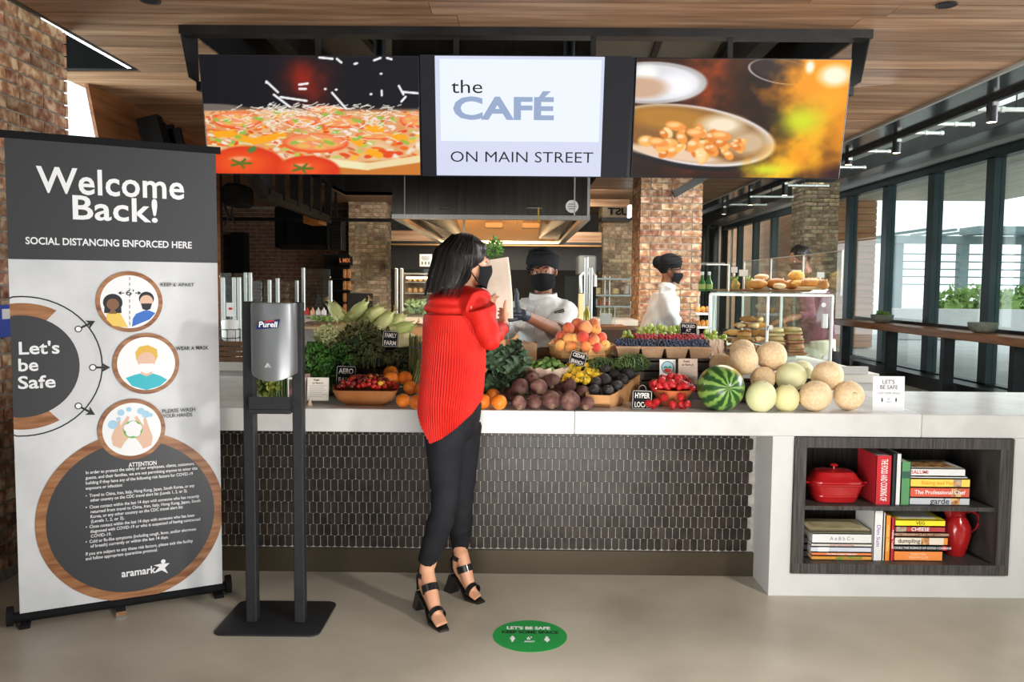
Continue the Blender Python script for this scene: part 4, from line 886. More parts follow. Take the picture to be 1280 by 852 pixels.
disc(183, 373, 8.6, banner_k, 'figure_hair'); disc(183, 376, 7.4, skin_l, 'figure_face'); polyp([(176, 379), (190, 379), (188, 386), (183, 388), (178, 386)], banner_k, 'figure_beard'); polyp([(170, 392), (180, 388), (187, 388), (194, 391), (187, 399), (165, 408), (166, 398)], blu, 'figure_shirt')
for y in range(346, 408, 7): polyp([(161.6, y), (162.4, y), (162.4, y+4), (161.6, y+4)], banner_k, 'dashed_line')
bt("6'", 162.5, 366, 10, 7, banner_k, bold=0.0)
for s in (-1, 1): polyp([(162+s*7, 365.6), (162+s*13, 365.6), (162+s*13, 366.6), (162+s*7, 366.6)], banner_k, 'arrow_shaft'); polyp([(162+s*14.5, 366), (162+s*10.5, 363.6), (162+s*10.5, 368.4)], banner_k, 'arrow_head')
badge(183, 454)
polyp([(157, 472), (168, 468), (177, 466), (190, 466), (200, 469), (209, 474), (200, 482), (183, 487), (165, 482)], tea, 'figure_shirt'); polyp([(176, 460), (190, 460), (190, 467), (183, 470), (176, 467)], skin_l, 'figure_neck')
disc(183, 445, 12, hairy, 'figure_hair'); polyp([(169, 440), (174, 433), (185, 431), (196, 436), (197, 446), (170, 446)], hairy, 'figure_hair'); disc(183, 450, 10.3, skin_l, 'figure_face'); polyp([(174, 454), (192, 454), (191, 463), (183, 467), (175, 463)], banner_t, 'figure_mask')
badge(165, 536)
for s in (-1, 1):
    cx = 165
    polyp([(cx+s*24, 556), (cx+s*26, 546), (cx+s*20, 530), (cx+s*17, 521), (cx+s*14, 523), (cx+s*15, 531), (cx+s*8, 528), (cx+s*4, 533), (cx+s*3, 545), (cx+s*9, 552), (cx+s*14, 560)], skin_l, 'figure_hand')
    polyp([(cx+s*14, 531), (cx+s*6, 519), (cx+s*3, 521), (cx+s*8, 534)], skin_l, 'figure_finger')
disc(166, 536, 11, pm('print_soap_green', (0.12, 0.42, 0.08), rough=0.42), 'soap_block')
for (x, y, r) in ((160, 534, 5), (166, 531, 5.5), (172, 534, 5), (163, 540, 5), (170, 540, 5)): disc(x, y, r, banner_t, 'soap_foam')
lb = pm('print_bubble', (0.35, 0.60, 0.78), rough=0.42)
for (x, y, r) in ((141, 530, 5.5), (151, 515, 4), (161, 511, 3), (176, 513, 4), (182, 517, 4.5), (188, 518, 2.5), (148, 523, 2.5)): disc(x, y, r, lb, 'soap_bubble')
bt("KEEP 6' APART", 221.5, 356, 42, 4.4, banner_k, bold=0.01); bt('WEAR A MASK', 240, 435, 41, 4.4, banner_k, bold=0.02)
bt('PLEASE WASH', 223.5, 512.5, 41, 4.6, banner_k, bold=0.012); bt('YOUR HANDS', 222, 518.8, 37, 4.6, banner_k, bold=0.012)

# ------------------------------------------------------------------ hand sanitiser stand
st = thing('sanitizer_stand', 'black steel floor stand with two posts and a square base plate', 'stand', (-1.066, 3.57, 0))
pw = pm('powder_coat_black', (0.020, 0.021, 0.024), (0.026, 0.027, 0.03), scale=40, rough=0.5, metal=0.3)
def rrect(x0, x1, y0, y1, z, r, n=5):
    out = []
    for (cx, cy, a) in ((x1-r, y1-r, 0), (x0+r, y1-r, 90), (x0+r, y0+r, 180), (x1-r, y0+r, 270)):
        for i in range(n+1): t_ = math.radians(a+90*i/n); out.append((cx+r*math.cos(t_), cy+r*math.sin(t_), z))
    return out
MB().loft([rrect(-1.295, -0.838, 3.378, 3.755, 0.0, .04), rrect(-1.295, -0.838, 3.378, 3.755, .007, .04), rrect(-1.291, -0.842, 3.382, 3.751, .009, .04)]).build('base_plate', pw, st)
py_ = 3.50
xl0, xl1 = P(305, 600, py_).x, P(318.5, 600, py_).x; xr0, xr1 = P(366, 600, py_).x, P(379, 600, py_).x
sz = P(340, 377, py_).z
for (a, b) in ((xl0, xl1), (xr0, xr1)): MB().bbox(a, b, py_, py_+0.05, 0.008, sz, 0.004).build('post', pw, st)
MB().bbox(xl1, xr0, py_+0.03, py_+0.045, P(340, 468, py_).z, sz-0.005, 0.002).build('back_plate', pw, st)
za, zb_ = P(340, 515, py_).z, P(340, 494, py_).z
tr_ = MB().bbox(xl1-0.005, xr0+0.005, py_-0.05, py_+0.05, za, za+0.02, 0.002).build('drip_tray', pw, st)
MB().box(xl1-0.005, xr0+0.005, py_-0.05, py_-0.045, za+0.02, zb_).box(xl1-0.005, xl1, py_-0.045, py_, za+0.02, zb_).box(xr0, xr0+0.005, py_-0.045, py_, za+0.02, zb_).build('drip_tray_rim', pw, st, smooth=False)
dz0, dz1 = P(340, 466, py_).z, sz - 0.004
dx0, dx1 = P(309.5, 420, 3.42).x, P(365.5, 420, 3.42).x; dc = (dx0+dx1)/2; dw = (dx1-dx0)/2
ds = thing('sanitizer_dispenser', 'grey wall-type hand sanitizer dispenser mounted between the two black posts', 'dispenser', (dc, 3.5, dz0))
gr = pm('metallic_grey_plastic', (0.20, 0.21, 0.22), rough=0.36, metal=0.55)
def sec(z, k=1.0, dip=0.0): return [(dc + dw*k*x, 3.50 - 0.085*y*k, z - dip*(1-x*x)) for x, y in ((-1, -0.3), (-1, 0.45), (-0.93, 0.62), (-0.80, 0.72), (-0.5, 0.90), (-0.2, 0.98), (0.2, 0.98), (0.5, 0.90), (0.80, 0.72), (0.93, 0.62), (1, 0.45), (1, -0.3))]
MB().loft([sec(dz0, 0.97, 0.028), sec(dz0+0.012, 1, 0.024), sec(dz0+0.04), sec(dz1-0.01), sec(dz1, 0.97)]).build('cover', gr, ds, angle=50)
MB().tube([(dc, 3.47, dz0-0.02), (dc, 3.47, dz0)], 0.012, 12).build('nozzle', black_matt, ds)
dm = basis((dc, 3.4155, 1.36), (1, 0, 0), (0, 0, 1))
navy = pm('label_navy', (0.010, 0.018, 0.10), rough=0.4); rdl = pm('label_red', (0.55, 0.02, 0.03), rough=0.4)
def dl(px, py, z=0.0): u, v = onplane(px, py, dm); return dm @ Vector((u, v, z))
MB().add([dl(*q, 0.001) for q in ((319.5, 411.5), (347.5, 409.5), (350.5, 399), (323.5, 401.5))], [(0, 1, 2, 3)]).build('brand_label', navy, ds, smooth=False)
MB().add([dl(*q, 0.0016) for q in ((330, 403), (341, 402), (344, 399.8), (334, 400.4))], [(0, 1, 2, 3)]).build('brand_swoosh', rdl, ds, smooth=False)
textpx('Purell', 335, 405.6, 23.5, 6.8, WHT, ds, dm, bold=0.02, z=0.0022, shear=0.12)
for s in (-1, 1):
    for k_ in range(2): a = 334.5 + s*(1.5+2*k_); MB().add([dl(a, 459, .0015), dl(a+1, 459.3, .0015), dl(334.5+s*0.2+0.6, 455-k_*1.5, .0015), dl(334.5+s*0.2, 454.7-k_*1.5, .0015)], [(0, 1, 2, 3)]).build('hand_symbol', banner_g, ds, smooth=False)

# ------------------------------------------------------------------ floor sticker
fs = thing('floor_sticker', 'round green floor sticker asking people to keep some space', 'sticker', (0.065, 3.416, 0.0))
gst = pm('sticker_green', (0.015, 0.30, 0.06), rough=0.5)
MB().lathe([(0.16, 0.0002), (0.1595, 0.0012)], 64).build('disc', gst, fs, local=True)
FM = Matrix.Translation((0.065, 3.416, 0.0018))
def ft(s, x, y, w, h, m, b=0.03): text('lettering', s, FM @ Matrix.Translation((x, y, 0)), h/0.7, m, fs, bold=b, width=w)
fy = lambda py: PZ(662, py).y - 3.416
ft("LET'S BE SAFE", -0.006, fy(785.2), 0.19, 0.028, WHT, 0.04); ft('KEEP SOME SPACE', 0.0, fy(790.4), 0.245, 0.026, INK, 0.04); ft("6'", -0.003, fy(798), 0.022, 0.028, WHT); ft('APART', -0.003, fy(802), 0.045, 0.014, WHT)
for x in (-0.075, 0.072):
    MB().lathe([(0.043, 0.0005), (0.0418, 0.0009)], 32, cap=False).build('ring', pm('sticker_dark_green', (0.008, 0.17, 0.04), rough=0.5), fs) if False else None
    MB().add([FM @ Vector((x+0.043*math.cos(a)*q, fy(799.5)+0.043*math.sin(a)*q*0.85, 0)) for q in (1, 0.965) for a in [2*PI*i/32 for i in range(32)]], [(i, (i+1) % 32, 32+(i+1) % 32, 32+i) for i in range(32)]).build('ring', pm('sticker_dark_green', (0.006, 0.13, 0.03), rough=0.5), fs, smooth=False)
    MB().add([FM @ Vector((x+0.007*math.cos(2*PI*i/12), fy(799.5)+0.026+0.007*math.sin(2*PI*i/12), 0.0003)) for i in range(12)], [tuple(range(12))]).build('person_symbol_head', WHT, fs, smooth=False)
    pts = [(-0.010, 0.006), (-0.011, -0.008), (-0.006, -0.014), (-0.004, -0.035), (0.004, -0.035), (0.006, -0.014), (0.011, -0.008), (0.010, 0.006)] if x < 0 else [(-0.007, 0.006), (-0.012, -0.012), (-0.010, -0.022), (-0.004, -0.024), (-0.003, -0.036), (0.003, -0.036), (0.004, -0.024), (0.010, -0.022), (0.012, -0.012), (0.007, 0.006)]
    MB().add([FM @ Vector((x+a, b+fy(799.5)+0.012, 0.0003)) for a, b in pts], [tuple(range(len(pts)))]).build('person_symbol_body', WHT, fs, smooth=False)
# blue fire notice on the brick wall edge
nb = PXW(6, 401, WX + 0.012)
nt_ = thing('wall_notice', 'small blue notice on the brick wall beside the banner', 'sign', (WX+0.01, nb.y, nb.z-0.08))
MB().box(0, 0.008, -0.05, 0.06, 0, 0.16).build('plate', pm('notice_blue', (0.02, 0.07, 0.45), rough=0.4), nt_, smooth=False, local=True); MB().box(0.008, 0.009, -0.03, 0.04, 0.09, 0.14).build('notice_print', WHT, nt_, smooth=False, local=True)
# white sign on the countertop at the right
cs = thing('counter_sign', "white upright card sign reading let's be safe on the counter end", 'sign', (PZ(1110, 514, CT).x, PZ(1110, 514, CT).y, CT))
yy = PZ(1110, 514, CT).y; SM = basis((cs.location.x, yy, CT), (1, 0, 0), (0, 0.05, 1))
xa, xb = onplane(1091, 500, SM)[0], onplane(1130.5, 500, SM)[0]; vt_ = onplane(1110, 470, SM)[1]
MB().hexa([SM @ Vector(q) for q in ((xa, 0, -0.003), (xb, 0, -0.003), (xb, 0, 0), (xa, 0, 0), (xa, vt_, -0.003), (xb, vt_, -0.003), (xb, vt_, 0), (xa, vt_, 0))]).build('card', pm('card_white', (0.74, 0.75, 0.78), rough=0.3), cs, smooth=False)
MB().hexa([SM @ Vector(q) for q in ((xa, 0, -0.06), (xb, 0, -0.06), (xb, 0, -0.003), (xa, 0, -0.003), (xa, 0.003, -0.06), (xb, 0.003, -0.06), (xb, 0.003, -0.003), (xa, 0.003, -0.003))]).build('base', glass_m, cs, smooth=False)
textpx("LET'S", 1110.5, 477.3, 15, 5, INK, cs, SM, z=0.001); textpx('BE SAFE', 1111, 484, 22, 5, INK, cs, SM, z=0.001); textpx('KEEP SOME SPACE', 1111, 491.3, 28, 2.6, GRYI, cs, SM, z=0.001)
for x in (1102.5, 1120): 
    u, v = onplane(x, 499.5, SM); MB().add([SM @ Vector((u+a, v+b, 0.001)) for a, b in ((-.003, .004), (-.004, -.002), (-.0015, -.011), (.0015, -.011), (.004, -.002), (.003, .004), (0.0025, .010), (-.0025, .010))], [(0, 1, 2, 3, 4, 5, 6, 7)]).build('person_symbol', INK, cs, smooth=False)
textpx("6'", 1111, 498.5, 3, 2.6, GRYI, cs, SM, z=0.001); textpx('APART', 1111, 502, 6, 1.6, GRYI, cs, SM, z=0.001)
# ------------------------------------------------------------------ kitchen and hall behind the counter
def pb(mb, px0, py0, px1, py1, Y, d, c=0):
    a = P(px0, py1, Y); b = P(px1, py0, Y); a2 = P(px1, py1, Y); b2 = P(px0, py0, Y)
    x0, x1 = (a.x+b2.x)/2, (b.x+a2.x)/2; z0, z1 = (a.z+a2.z)/2, (b.z+b2.z)/2
    return mb.bbox(x0, x1, Y, Y+d, z0, z1, c) if c else mb.box(x0, x1, Y, Y+d, z0, z1)
def pbox(name, px0, py0, px1, py1, Y, d, m, lab=None, cat=None, parent=None, c=0, group=None, z0=None):
    mb = pb(MB(), px0, py0, px1, py1, Y, d, c)
    if z0 is not None:
        lo = min(v.z for v in mb.v)
        for v in mb.v:
            if v.z < lo + 1e-6: v.z = z0
    return mb.build(name, m, parent, smooth=bool(c), label=lab, cat=cat, group=group)
# hood
hood = thing('extractor_hood', 'large stainless steel kitchen hood lit gold inside above the cooks', 'hood', (-0.2, 7.4, 2.0))
HX0, HX1, HY0, HY1, HZ = -0.893, 0.502, 5.8, 9.15, 1.995
hsm = pm('hood_steel', (0.10, 0.09, 0.08), (0.15, 0.135, 0.12), scale=2, stretch=(30, 1, 1), rough=0.26, metal=1.0)
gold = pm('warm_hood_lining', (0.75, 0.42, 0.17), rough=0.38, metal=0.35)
MB().box(HX0, HX1, HY0, HY0+0.03, HZ, 3.41).build('front_panel', hsm, hood, smooth=False)
MB().box(HX0, HX0+0.03, HY0+0.03, HY1, HZ, 3.41).build('side_panel', hsm, hood, smooth=False)
MB().box(HX1-0.03, HX1, HY0+0.03, HY1, HZ, 3.41).build('side_panel', hsm, hood, smooth=False)
MB().box(HX0, HX1, HY1, HY1+0.03, HZ, 2.85).build('back_panel', hsm, hood, smooth=False)
MB().box(HX0, HX1, HY0, HY1, 2.85, 2.89).build('top_panel', hsm, hood, smooth=False)
rim = MB()
for (a, b, c, d) in ((HX0, HX1, HY0-0.02, HY0+0.05), (HX0, HX1, HY1-0.05, HY1+0.05)): rim.box(a, b, c, d, HZ-0.03, HZ)
for x in (HX0, HX1-0.06): rim.box(x, x+0.06, HY0+0.05, HY1-0.05, HZ-0.03, HZ)
rim.build('lower_rim', steel_m, hood, smooth=False)
MB().box(HX0+0.085, HX0+0.092, HY0-0.004, HY0, HZ, 2.85).build('seam', alu_m, hood, smooth=False); MB().box(HX1-0.02, HX1-0.002, HY0-0.004, HY0, HZ, 2.85).build('corner_trim', alu_m, hood, smooth=False); MB().box(HX1-0.115, HX1-0.105, HY0-0.004, HY0, HZ, 2.85).build('seam', alu_m, hood, smooth=False)
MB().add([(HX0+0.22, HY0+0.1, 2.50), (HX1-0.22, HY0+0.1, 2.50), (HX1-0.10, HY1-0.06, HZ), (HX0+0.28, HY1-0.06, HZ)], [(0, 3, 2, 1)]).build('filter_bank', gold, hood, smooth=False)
for s, x in ((0, HX0+0.03), (1, HX1-0.03)):
    sg = 1 if s == 0 else -1
    MB().add([(x, HY0+0.1, HZ+0.05), (x, HY1-0.05, HZ+0.02), (x+sg*0.27, HY1-0.05, HZ+0.02), (x+sg*0.24, HY0+0.1, 2.5)], [(0, 1, 2, 3) if s else (0, 3, 2, 1)]).build('inner_baffle', hsm, hood, smooth=False)
for (xa, ya, za, xb, yb, zb) in ((-0.22, 7.0, 2.30, -0.10, 9.0, 2.04), (0.10, 7.0, 2.30, -0.10, 9.0, 2.04)): MB().tube([(xa, ya, za), (xb, yb, zb)], 0.016, 8).build('gas_pipe', gold, hood)
for x in (-0.24, 0.12): MB().bbox(x-0.09, x+0.09, 8.0, 8.12, 2.06, 2.12, 0.01).build('nozzle_box', pm('box_bronze', (0.16, 0.09, 0.04), rough=0.8), hood)
lt = MB()
for x in (-0.6, 0.2): lt.lathe([(0.001, 0), (0.05, 0), (0.07, 0.03), (0.001, 0.035)], 16, c=(x, 6.9, 2.28))
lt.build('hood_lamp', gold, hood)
for (px) in (556, 668):
    q = P(px, 260, HY0); MB().tube([(q.x-0.05, HY0, q.z), (q.x-0.05, HY0-0.03, q.z), (q.x+0.05, HY0-0.03, q.z), (q.x+0.05, HY0, q.z)], 0.006, 8).build('handle', steel_m, hood)
q = P(673, 268, HY0-0.03); MB().box(q.x-0.006, q.x+0.006, HY0-0.034, HY0-0.031, q.z-0.05, q.z+0.05).build('yellow_tag', pm('tag_yellow', (0.55, 0.38, 0.03), rough=0.5), hood, smooth=False)
q = P(715, 258, HY0); Mh = basis((q.x, HY0-0.002, q.z), (1, 0, 0), (0, 0, 1))
MB().add([Mh @ Vector((0.045*math.cos(2*PI*i/28), 0.045*math.sin(2*PI*i/28), 0)) for i in range(28)], [tuple(range(28))]).build('round_sticker', WHT, hood, smooth=False)
for i, w in enumerate((0.05, 0.062, 0.05)): MB().add([Mh @ Vector((a*w/2, 0.016-0.016*i+b*0.003, 0.001)) for a, b in ((-1, -1), (1, -1), (1, 1), (-1, 1))], [(0, 1, 2, 3)]).build('sticker_print', GRYI, hood, smooth=False)
area('hood_light', (-0.2, 7.0, 2.1), (-0.2, 8.0, 2.45), 0.9, 60, (1.0, 0.68, 0.36))
q = P(580, 285, 6.4); MB().tube([(q.x, 6.4, 1.90), (q.x, 6.4, 2.30)], 0.007, 8).build('hanging_rod', alu_m, hood)
# back serving counter with white ledges
ledge = pm('serving_ledge', (0.66, 0.64, 0.60), (0.72, 0.70, 0.66), scale=3, rough=0.35); tanw = pm('tan_panel', (0.36, 0.23, 0.13), (0.44, 0.29, 0.17), scale=3, stretch=(1, 1, 8), rough=0.5)
kc = thing('kitchen_counter', 'white topped kitchen counter with tan front far behind the vegetables', 'counter', (-0.6, 8.4, 0))
MB().box(-2.3, 1.18, 8.0, 8.8, 1.12, 1.175).build('worktop', ledge, kc, smooth=False); MB().box(-2.3, 1.18, 8.04, 8.76, 0, 1.12).build('front_panel', tanw, kc, smooth=False)
sc_ = thing('side_counter', 'white serving ledge behind the left end of the produce counter', 'counter', (-2.4, 6, 0))
MB().box(-3.6, -1.2, 5.58, 6.5, 0.90, 0.955).build('worktop', ledge, sc_, smooth=False); MB().box(-3.6, -1.2, 5.60, 6.48, 0, 0.90).build('front_panel', white_panel, sc_, smooth=False)
# sneeze guards: posts and panes
def guard(name, lab, cat, posts, Y, ytop, ybot, panes, zb=0.0, tops=None):
    g = thing(name, lab, cat, P((posts[0]+posts[-1])/2, ybot, Y))
    for i, p_ in enumerate(posts):
        yt = tops[i] if tops else ytop
        a = P(p_, yt, Y); b = P(p_, ybot, Y); MB().bbox(a.x-0.016, a.x+0.016, Y-0.016, Y+0.016, zb, a.z, 0.005).build('post', alu_m, g)
    for (p0, p1, yt, yb) in panes: pb(MB(), p0, yt, p1, yb, Y+0.0, 0.008).build('glass_pane', glass_g, g, smooth=False)
    return g
guard('sneeze_guard', 'low glass guard on pale posts at the far left beside the banner', 'glass guard', (279, 293, 299), 6.4, 346, 460, [(275, 309, 341, 455)], zb=0.955)
guard('sneeze_guard', 'tall glass guard on paired pale posts behind the dispenser', 'glass guard', (307, 313, 337, 347), 6.9, 341, 452, [(309, 372, 351, 452)], tops=(340, 340, 349, 347))
guard('sneeze_guard', 'glass guard with a pale post right of the dispenser', 'glass guard', (371, 379, 413), 7.2, 350, 450, [(380, 413, 336, 395)], tops=(350, 334, 350))
guard('sneeze_guard', 'glass guard on paired posts right of the far left brick column', 'glass guard', (495.5, 502), 8.05, 335, 397, [(503, 560, 336, 396)], zb=1.175)
guard('sneeze_guard', 'glass guard on tall paired posts between the cook and the nearer brick column', 'glass guard', (733, 738.5), 6.8, 322, 400, [(706, 731, 345, 396)], zb=0.985, tops=(321, 334))
# shelf with sauce bottles
sh = thing('sauce_shelf', 'small metal shelf with a pan on the rail left of the vegetables', 'shelf', P(394, 394, 6.9))
pbox('shelf_plate', 378, 393.5, 412, 395.5, 6.9, 0.25, steel_m, parent=sh); pbox('shelf_plate', 380, 397, 411, 399, 6.95, 0.25, steel_m, parent=sh)
for i, (px, col, lab) in enumerate(((384, (0.60, 0.03, 0.02), 'red squeeze bottle, leftmost on the small metal shelf'), (391, (0.75, 0.42, 0.22), 'peach squeeze bottle, second on the small metal shelf'), (398, (0.75, 0.72, 0.66), 'white squeeze bottle, third on the small metal shelf'), (405, (0.75, 0.72, 0.67), 'white squeeze bottle, rightmost on the small metal shelf'))):
    q = P(px, 393.5, 7.0); b = thing('squeeze_bottle', lab, 'bottle', q, group='squeeze bottles on the small shelf'); mm = pm('squeeze_%d' % i, col, rough=0.4)
    MB().lathe([(0.018, 0), (0.022, 0.003), (0.022, 0.035), (0.012, 0.045)], 14).build('body', mm, b, local=True); MB().lathe([(0.011, 0.045), (0.003, 0.065), (0.001, 0.066)], 10).build('nozzle', mm, b, local=True)
# griddle counter with food below the shelf
gc = thing('griddle_counter', 'warm lit steel counter with food behind the green herbs', 'counter', P(395, 440, 6.0))
gq = P(395, 418, 6.0); MB().box(-1.9, -1.1, 6.55, 7.6, 0.955, 1.14).build('steel_body', steel_m, gc, smooth=False); MB().box(-1.9, -1.1, 6.50, 7.6, 1.14, 1.16).build('wood_top', tanw, gc, smooth=False)
tray = thing('salad_tray', 'shallow steel tray of green salad on the griddle counter', 'tray', (-1.62, 6.8, 1.16)); MB().loft([[( -0.10, -0.07, 0), (0.10, -0.07, 0), (0.10, 0.07, 0), (-0.10, 0.07, 0)], [(-0.12, -0.08, 0.03), (0.12, -0.08, 0.03), (0.12, 0.08, 0.03), (-0.12, 0.08, 0.03)]]).build('pan', steel_m, tray, local=True, smooth=False)
rnd_leaves(MB(), 60, (0, 0, 0.03), (0.10, 0.06, 0.03), 0.04, 9, True).build('salad', leaf_out, tray, local=True, smooth=False)
# wire basket of paper cups and bread basket at far left
cup_w = pm('paper_cup', (0.74, 0.74, 0.72), rough=0.6)
cq = P(286, 430, 5.75); ct_ = thing('wire_basket', 'black wire basket standing on the white ledge beside the banner', 'basket', (cq.x, 5.78, 0.955))
for z in (0.10, 0.16, 0.22): MB().tube([(0.075*math.cos(2*PI*i/16), 0.06*math.sin(2*PI*i/16), z) for i in range(17)], 0.0025, 6).build('wire_ring', black_steel, ct_, local=True)
for i in range(8): a = 2*PI*i/8; MB().tube([(0.07*math.cos(a), 0.055*math.sin(a), 0.0), (0.075*math.cos(a), 0.06*math.sin(a), 0.22)], 0.0025, 6).build('wire_upright', black_steel, ct_, local=True)
MB().lathe([(0.001, 0.0), (0.07, 0.0), (0.07, 0.006), (0.001, 0.006)], 20, sy=0.8).build('wire_base', black_steel, ct_, local=True)
MB().lathe([(0.035, 0.01), (0.052, 0.15), (0.060, 0.27), (0.055, 0.285), (0.001, 0.288)], 20, c=(cq.x, 5.78, 0.955)).build('paper_cup_stack', cup_w, label='white paper cups stacked in the black wire basket', cat='cup')
q = P(288, 391, 5.9); MB().box(q.x-0.03, q.x+0.03, 5.9, 5.904, 1.26, 1.36).build('sign_card', cup_w, smooth=False, label='small white card with a red mark behind the paper cups', cat='sign'); sgc = bpy.data.objects['sign_card']
MB().box(q.x-0.012, q.x+0.012, 5.897, 5.9, 1.31, 1.325).build('card_mark', rdl, sgc, smooth=False); MB().box(q.x-0.003, q.x+0.003, 5.9, 5.904, 0.955, 1.26).build('card_stem', alu_m, sgc, smooth=False)
bbk = thing('crate', 'brown crate on the white ledge beside the banner', 'crate', (P(290, 450, 5.65).x, 5.72, 0.955)); brn = pm('dark_basket', (0.10, 0.045, 0.022), (0.17, 0.08, 0.04), scale=20, rough=0.6)
for i in range(4): MB().box(-0.105, 0.085, -0.10, -0.09, 0.005+i*0.036, 0.036+i*0.036).build('slat', brn, bbk, smooth=False, local=True); MB().box(0.075, 0.085, -0.09, 0.08, 0.005+i*0.036, 0.036+i*0.036).build('slat', brn, bbk, smooth=False, local=True)
MB().box(-0.105, 0.085, -0.10, 0.08, 0, 0.005).build('crate_base', brn, bbk, smooth=False, local=True); MB().box(-0.12, -0.105, -0.10, 0.08, 0, 0.15).build('end_board', brn, bbk, smooth=False, local=True)
# posters of bread on a dark unit, orange word sign, cash screen
bd = thing('snack_rack', 'tall dark rack with bagged snacks beside the far left brick column', 'rack', P(420, 390, 13.2)); pbox('rack_back', 405, 318, 437, 394, 13.3, 0.05, black_matt, parent=bd, z0=0)
for i, y in enumerate((342, 357, 372, 385)):
    pbox('rack_shelf', 408, y+6, 437, y+7, 13.1, 0.2, black_steel, parent=bd)
snk = pm('snack_bag', (0.45, 0.16, 0.05), (0.62, 0.34, 0.14), scale=30, rough=0.5)
rown = ['top', 'second', 'third', 'lowest']
for i, y in enumerate((342, 357, 372, 385)):
    for j, px in enumerate((430.5, 435.5)): pbox('snack_bag', px-2.3, y-6, px+2.3, y+5.6, 13.12, 0.08, snk, '%s orange snack bag in the %s row of the dark rack' % (('left', 'right')[j], rown[i]), 'bag', c=0.012, group='snack bags on the dark rack')
ws = thing('word_sign', 'small dark sign with orange capitals left of the far brick column', 'sign', P(431, 327, 13.0)); pbox('board', 423, 320, 437, 331, 13.05, 0.245, black_matt, parent=ws)
Mw = basis(P(431, 325.5, 13.04), (1, 0, 0), (0, 0, 1)); text('lettering', 'L MIX', Mw, 0.09, pm('orange_letter', (0.6, 0.18, 0.05), emit=(0.6, 0.2, 0.06), estr=0.4), ws, bold=0.02, width=0.17)
mo = thing('cash_screen', 'black monitor on the white counter in front of the far left brick column', 'monitor', P(450, 396, 8.1)); pbox('display', 434, 366, 466, 391, 8.1, 0.03, black_steel, parent=mo, c=0.004); pbox('glass', 435.5, 367.5, 464.5, 389.5, 8.097, 0.003, pm('dark_screen', (0.02, 0.021, 0.024), rough=0.15), parent=mo); pbox('stand', 446, 390, 453, 396.5, 8.11, 0.05, black_steel, parent=mo)
# glowing deli display left of the customer's head
dl0 = 1
dl_ = thing('deli_display', 'lit glass deli case with shelves behind the woman in red', 'display case', P(535, 395, 9.4))
for y in (352, 366, 380): pbox('case_shelf', 506, y, 562, y+1.2, 9.4, 0.4, alu_m, parent=dl_)
pbox('case_back', 505, 342, 562, 396, 9.85, 0.03, pm('case_lining', (0.30, 0.16, 0.09), (0.42, 0.26, 0.15), scale=8, rough=0.6), parent=dl_); pbox('case_frame', 505, 341, 562, 343, 9.38, 0.5, alu_m, parent=dl_)
for i, px in enumerate((512, 519, 526, 533, 540, 547, 554)):
    for j, y in enumerate((352, 366)): 
        q = P(px, y, 9.5); MB().ball((q.x, 9.5, q.z+0.032), (0.030, 0.035, 0.030), 10, 6).build('bun', pm('bun_crust', (0.55, 0.27, 0.10), (0.75, 0.48, 0.24), scale=30, rough=0.6), label='pale bun in the %s row of the lit deli case' % ('upper', 'lower')[j], cat='bun', group='buns in the %s row of the deli case' % ('upper', 'lower')[j])
pbox('case_base', 505, 395, 562, 400, 9.4, 0.5, black_steel, parent=dl_, z0=0)
lp = MB().tube([P(508, 347, 9.42), P(558, 347, 9.42)], 0.012, 8).build('case_lamp', warm_emit, dl_)
lb_ = thing('lettuce_tray', 'glass tray of lettuce behind the woman in red', 'tray', P(518, 396, 8.5)); pbox('tray_box', 506, 384, 545, 395.5, 8.3, 0.3, glass_g, parent=lb_)
q = P(520, 387, 8.42); rnd_leaves(MB(), 160, q, (0.14, 0.1, 0.07), 0.07, 21, True).build('lettuce', pm('blue_green_leaf', (0.20, 0.33, 0.14), (0.45, 0.56, 0.42), scale=9, rough=0.5), lb_, smooth=False)
# notice on the dark wall
nq = P(532, 325, 12.5); no = thing('wall_sign', 'square white notice on the dark wall above the deli case', 'sign', (nq.x, 12.5, nq.z-0.1)); pbox('board', 524.5, 317.5, 540, 333, 12.5, 0.02, cup_w, parent=no)
Mn = basis((nq.x, 12.495, nq.z), (1, 0, 0), (0, 0, 1))
for i, (w, y) in enumerate(((0.12, 0.05), (0.13, 0.03), (0.10, 0.01))): MB().add([Mn @ Vector((a*w/2, y+b*0.005, 0)) for a, b in ((-1, -1), (1, -1), (1, 1), (-1, 1))], [(0, 1, 2, 3)]).build('notice_print', GRYI, no, smooth=False)
for x in (-0.05, 0.0, 0.05): MB().add([Mn @ Vector((x+a*0.008, -0.045+b*0.022, 0)) for a, b in ((-1, -1), (1, -1), (1, 1), (-1, 1))], [(0, 1, 2, 3)]).build('person_symbol', INK, no, smooth=False)
# dark bulkhead and light line on the kitchen back
pbox('kitchen_bulkhead', 489, 307, 752, 337, 13.4, 0.3, pm('charcoal_wall', (0.022, 0.022, 0.024), rough=0.6)).update_tag(); bpy.data.objects['kitchen_bulkhead']['kind'] = 'structure'
for nm, y0, y1, m_ in (('trim_30', 302.5, 305.5, black_steel), ('trim_31', 289, 302, wood_c), ('trim_32', 305.5, 307, pm('brass_edge', (0.35, 0.18, 0.07), rough=0.4, metal=0.5))): meta(pbox(nm, 489, y0, 752, y1, 12.9, 0.4, m_), kind='structure')
meta(pbox('trim_33', 275, 272, 490, 276, 12.0, 0.1, black_steel), kind='structure')
MB().box(-0.02, 0.04, 12.8, 12.84, 1.5, 2.6)
